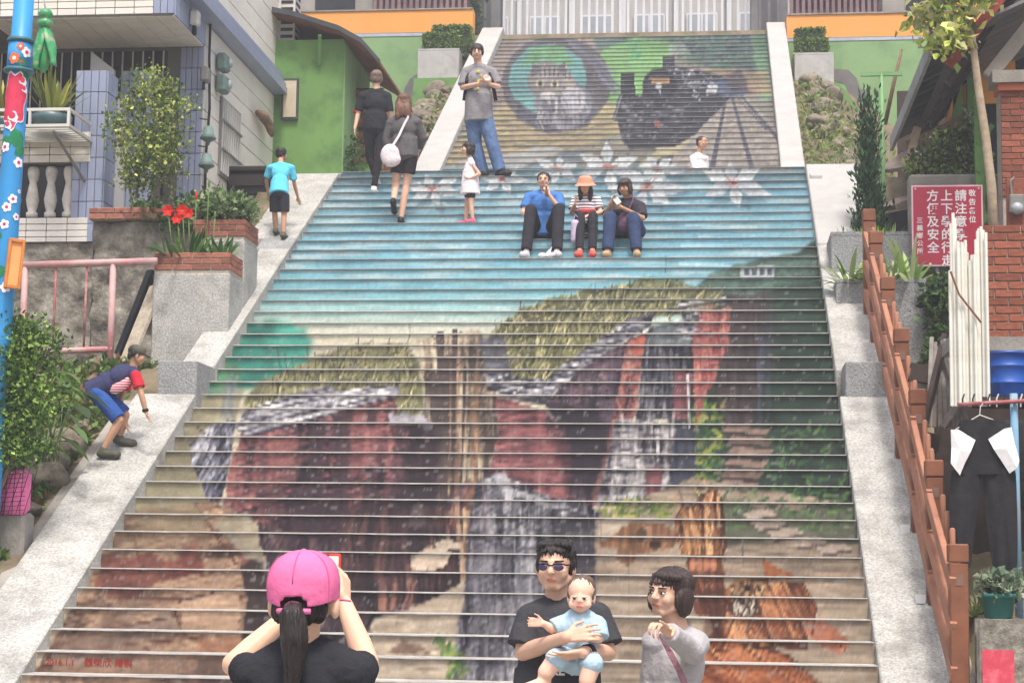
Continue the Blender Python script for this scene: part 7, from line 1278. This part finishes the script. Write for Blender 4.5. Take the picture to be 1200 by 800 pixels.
t=thing('phone','white phone in the hands of the seated woman in black','phone',tuple(f.o+f.px(722,234,-.45))); MB().box((-.036,-.005,-.07),(.036,.005,.07),.005).build('case',m_bar,t); MB().box((-.031,.0052,-.06),(.031,.0062,.06)).build('screen',m_black,t); t.rotation_euler=(R(-20),R(-35),.2)
t=thing('hip_bag','purple hip bag on the lap of the seated woman in black','bag',tuple(f.o+f.px(730,262,-.30))); mb=MB(); mb.ell((0,0,0),(.10,.06,.11),12,8); mb.ell((.03,0,.09),(.06,.04,.06),12,8); melt(mb,.01,'pouch',fab('purple_nylon',(96,72,92)),t,3); MB().tube([(.05,0,.12),(.12,.1,.32),(.1,.18,.42)],.012).build('strap',fab('purple_nylon',(96,72,92)),t)
# man in white beyond the landing
f=Fig('person','man in white t-shirt sitting low at the foot of the upper stairs',821,190,15.45,ZL+RU,.92,.010,SKIN2)
f.set(head=(823,167,.0),neck=(819,180,.02),shl=(812,186,-.08),shr=(826,186,.10))
b=f.j['neck']; f.set(pelvis=Vector((b.x-.02,.02,.12)),hpl=Vector((b.x,-.1,.1)),hpr=Vector((b.x,.1,.1)),knl=Vector((b.x+.25,-.36,.25)),knr=Vector((b.x+.4,-.2,.25)),anl=Vector((b.x+.15,-.55,-.08)),anr=Vector((b.x+.34,-.5,-.08)),ell=Vector((b.x,-.2,.38)),wrl=Vector((b.x+.2,-.3,.30)),elr=Vector((b.x+.1,.2,.4)),wrr=Vector((b.x+.25,-.0,.30)))
f.frame(); f.head(yaw=1.0,hk=.97); f.hair([((0,-.024,.042),(.08,.092,.08)),((0,-.07,-.01),(.062,.035,.06))],vox=.009); f.hand(f.body,'l',(1,-.2,0),(0,0,-1),.4,1); f.hand(f.body,'r',(1,-.2,0),(0,0,-1),.4,-1)
f.shirt(fab('white_tee',(222,220,220)),.8,.014,-.1,1,1.05,(.064,.072)); f.pants(m_navytr,1.93); shoe_pair(f,m_sole,(.5,-1,0),(.5,-1,0)); f.done()

bpy.data.scenes.remove(TS)
# ------------------------------------------------------------------ thin summer haze
hz=MB().box((-40,-24,-1.2),(40,46,24)).build('haze',None); hz['kind']='stuff'; tag(hz,'thin pale summer haze filling the air','haze')
hm=bpy.data.materials.new('haze_air'); hm.use_nodes=True; nn=hm.node_tree.nodes; nn.remove(nn['Principled BSDF']); pv=nn.new('ShaderNodeVolumePrincipled'); pv.inputs['Color'].default_value=(.92,.94,.97,1); pv.inputs['Density'].default_value=.0032; pv.inputs['Anisotropy'].default_value=.2
hm.node_tree.links.new(pv.outputs[0],nn['Material Output'].inputs['Volume']); hz.data.materials.clear(); hz.data.materials.append(hm)
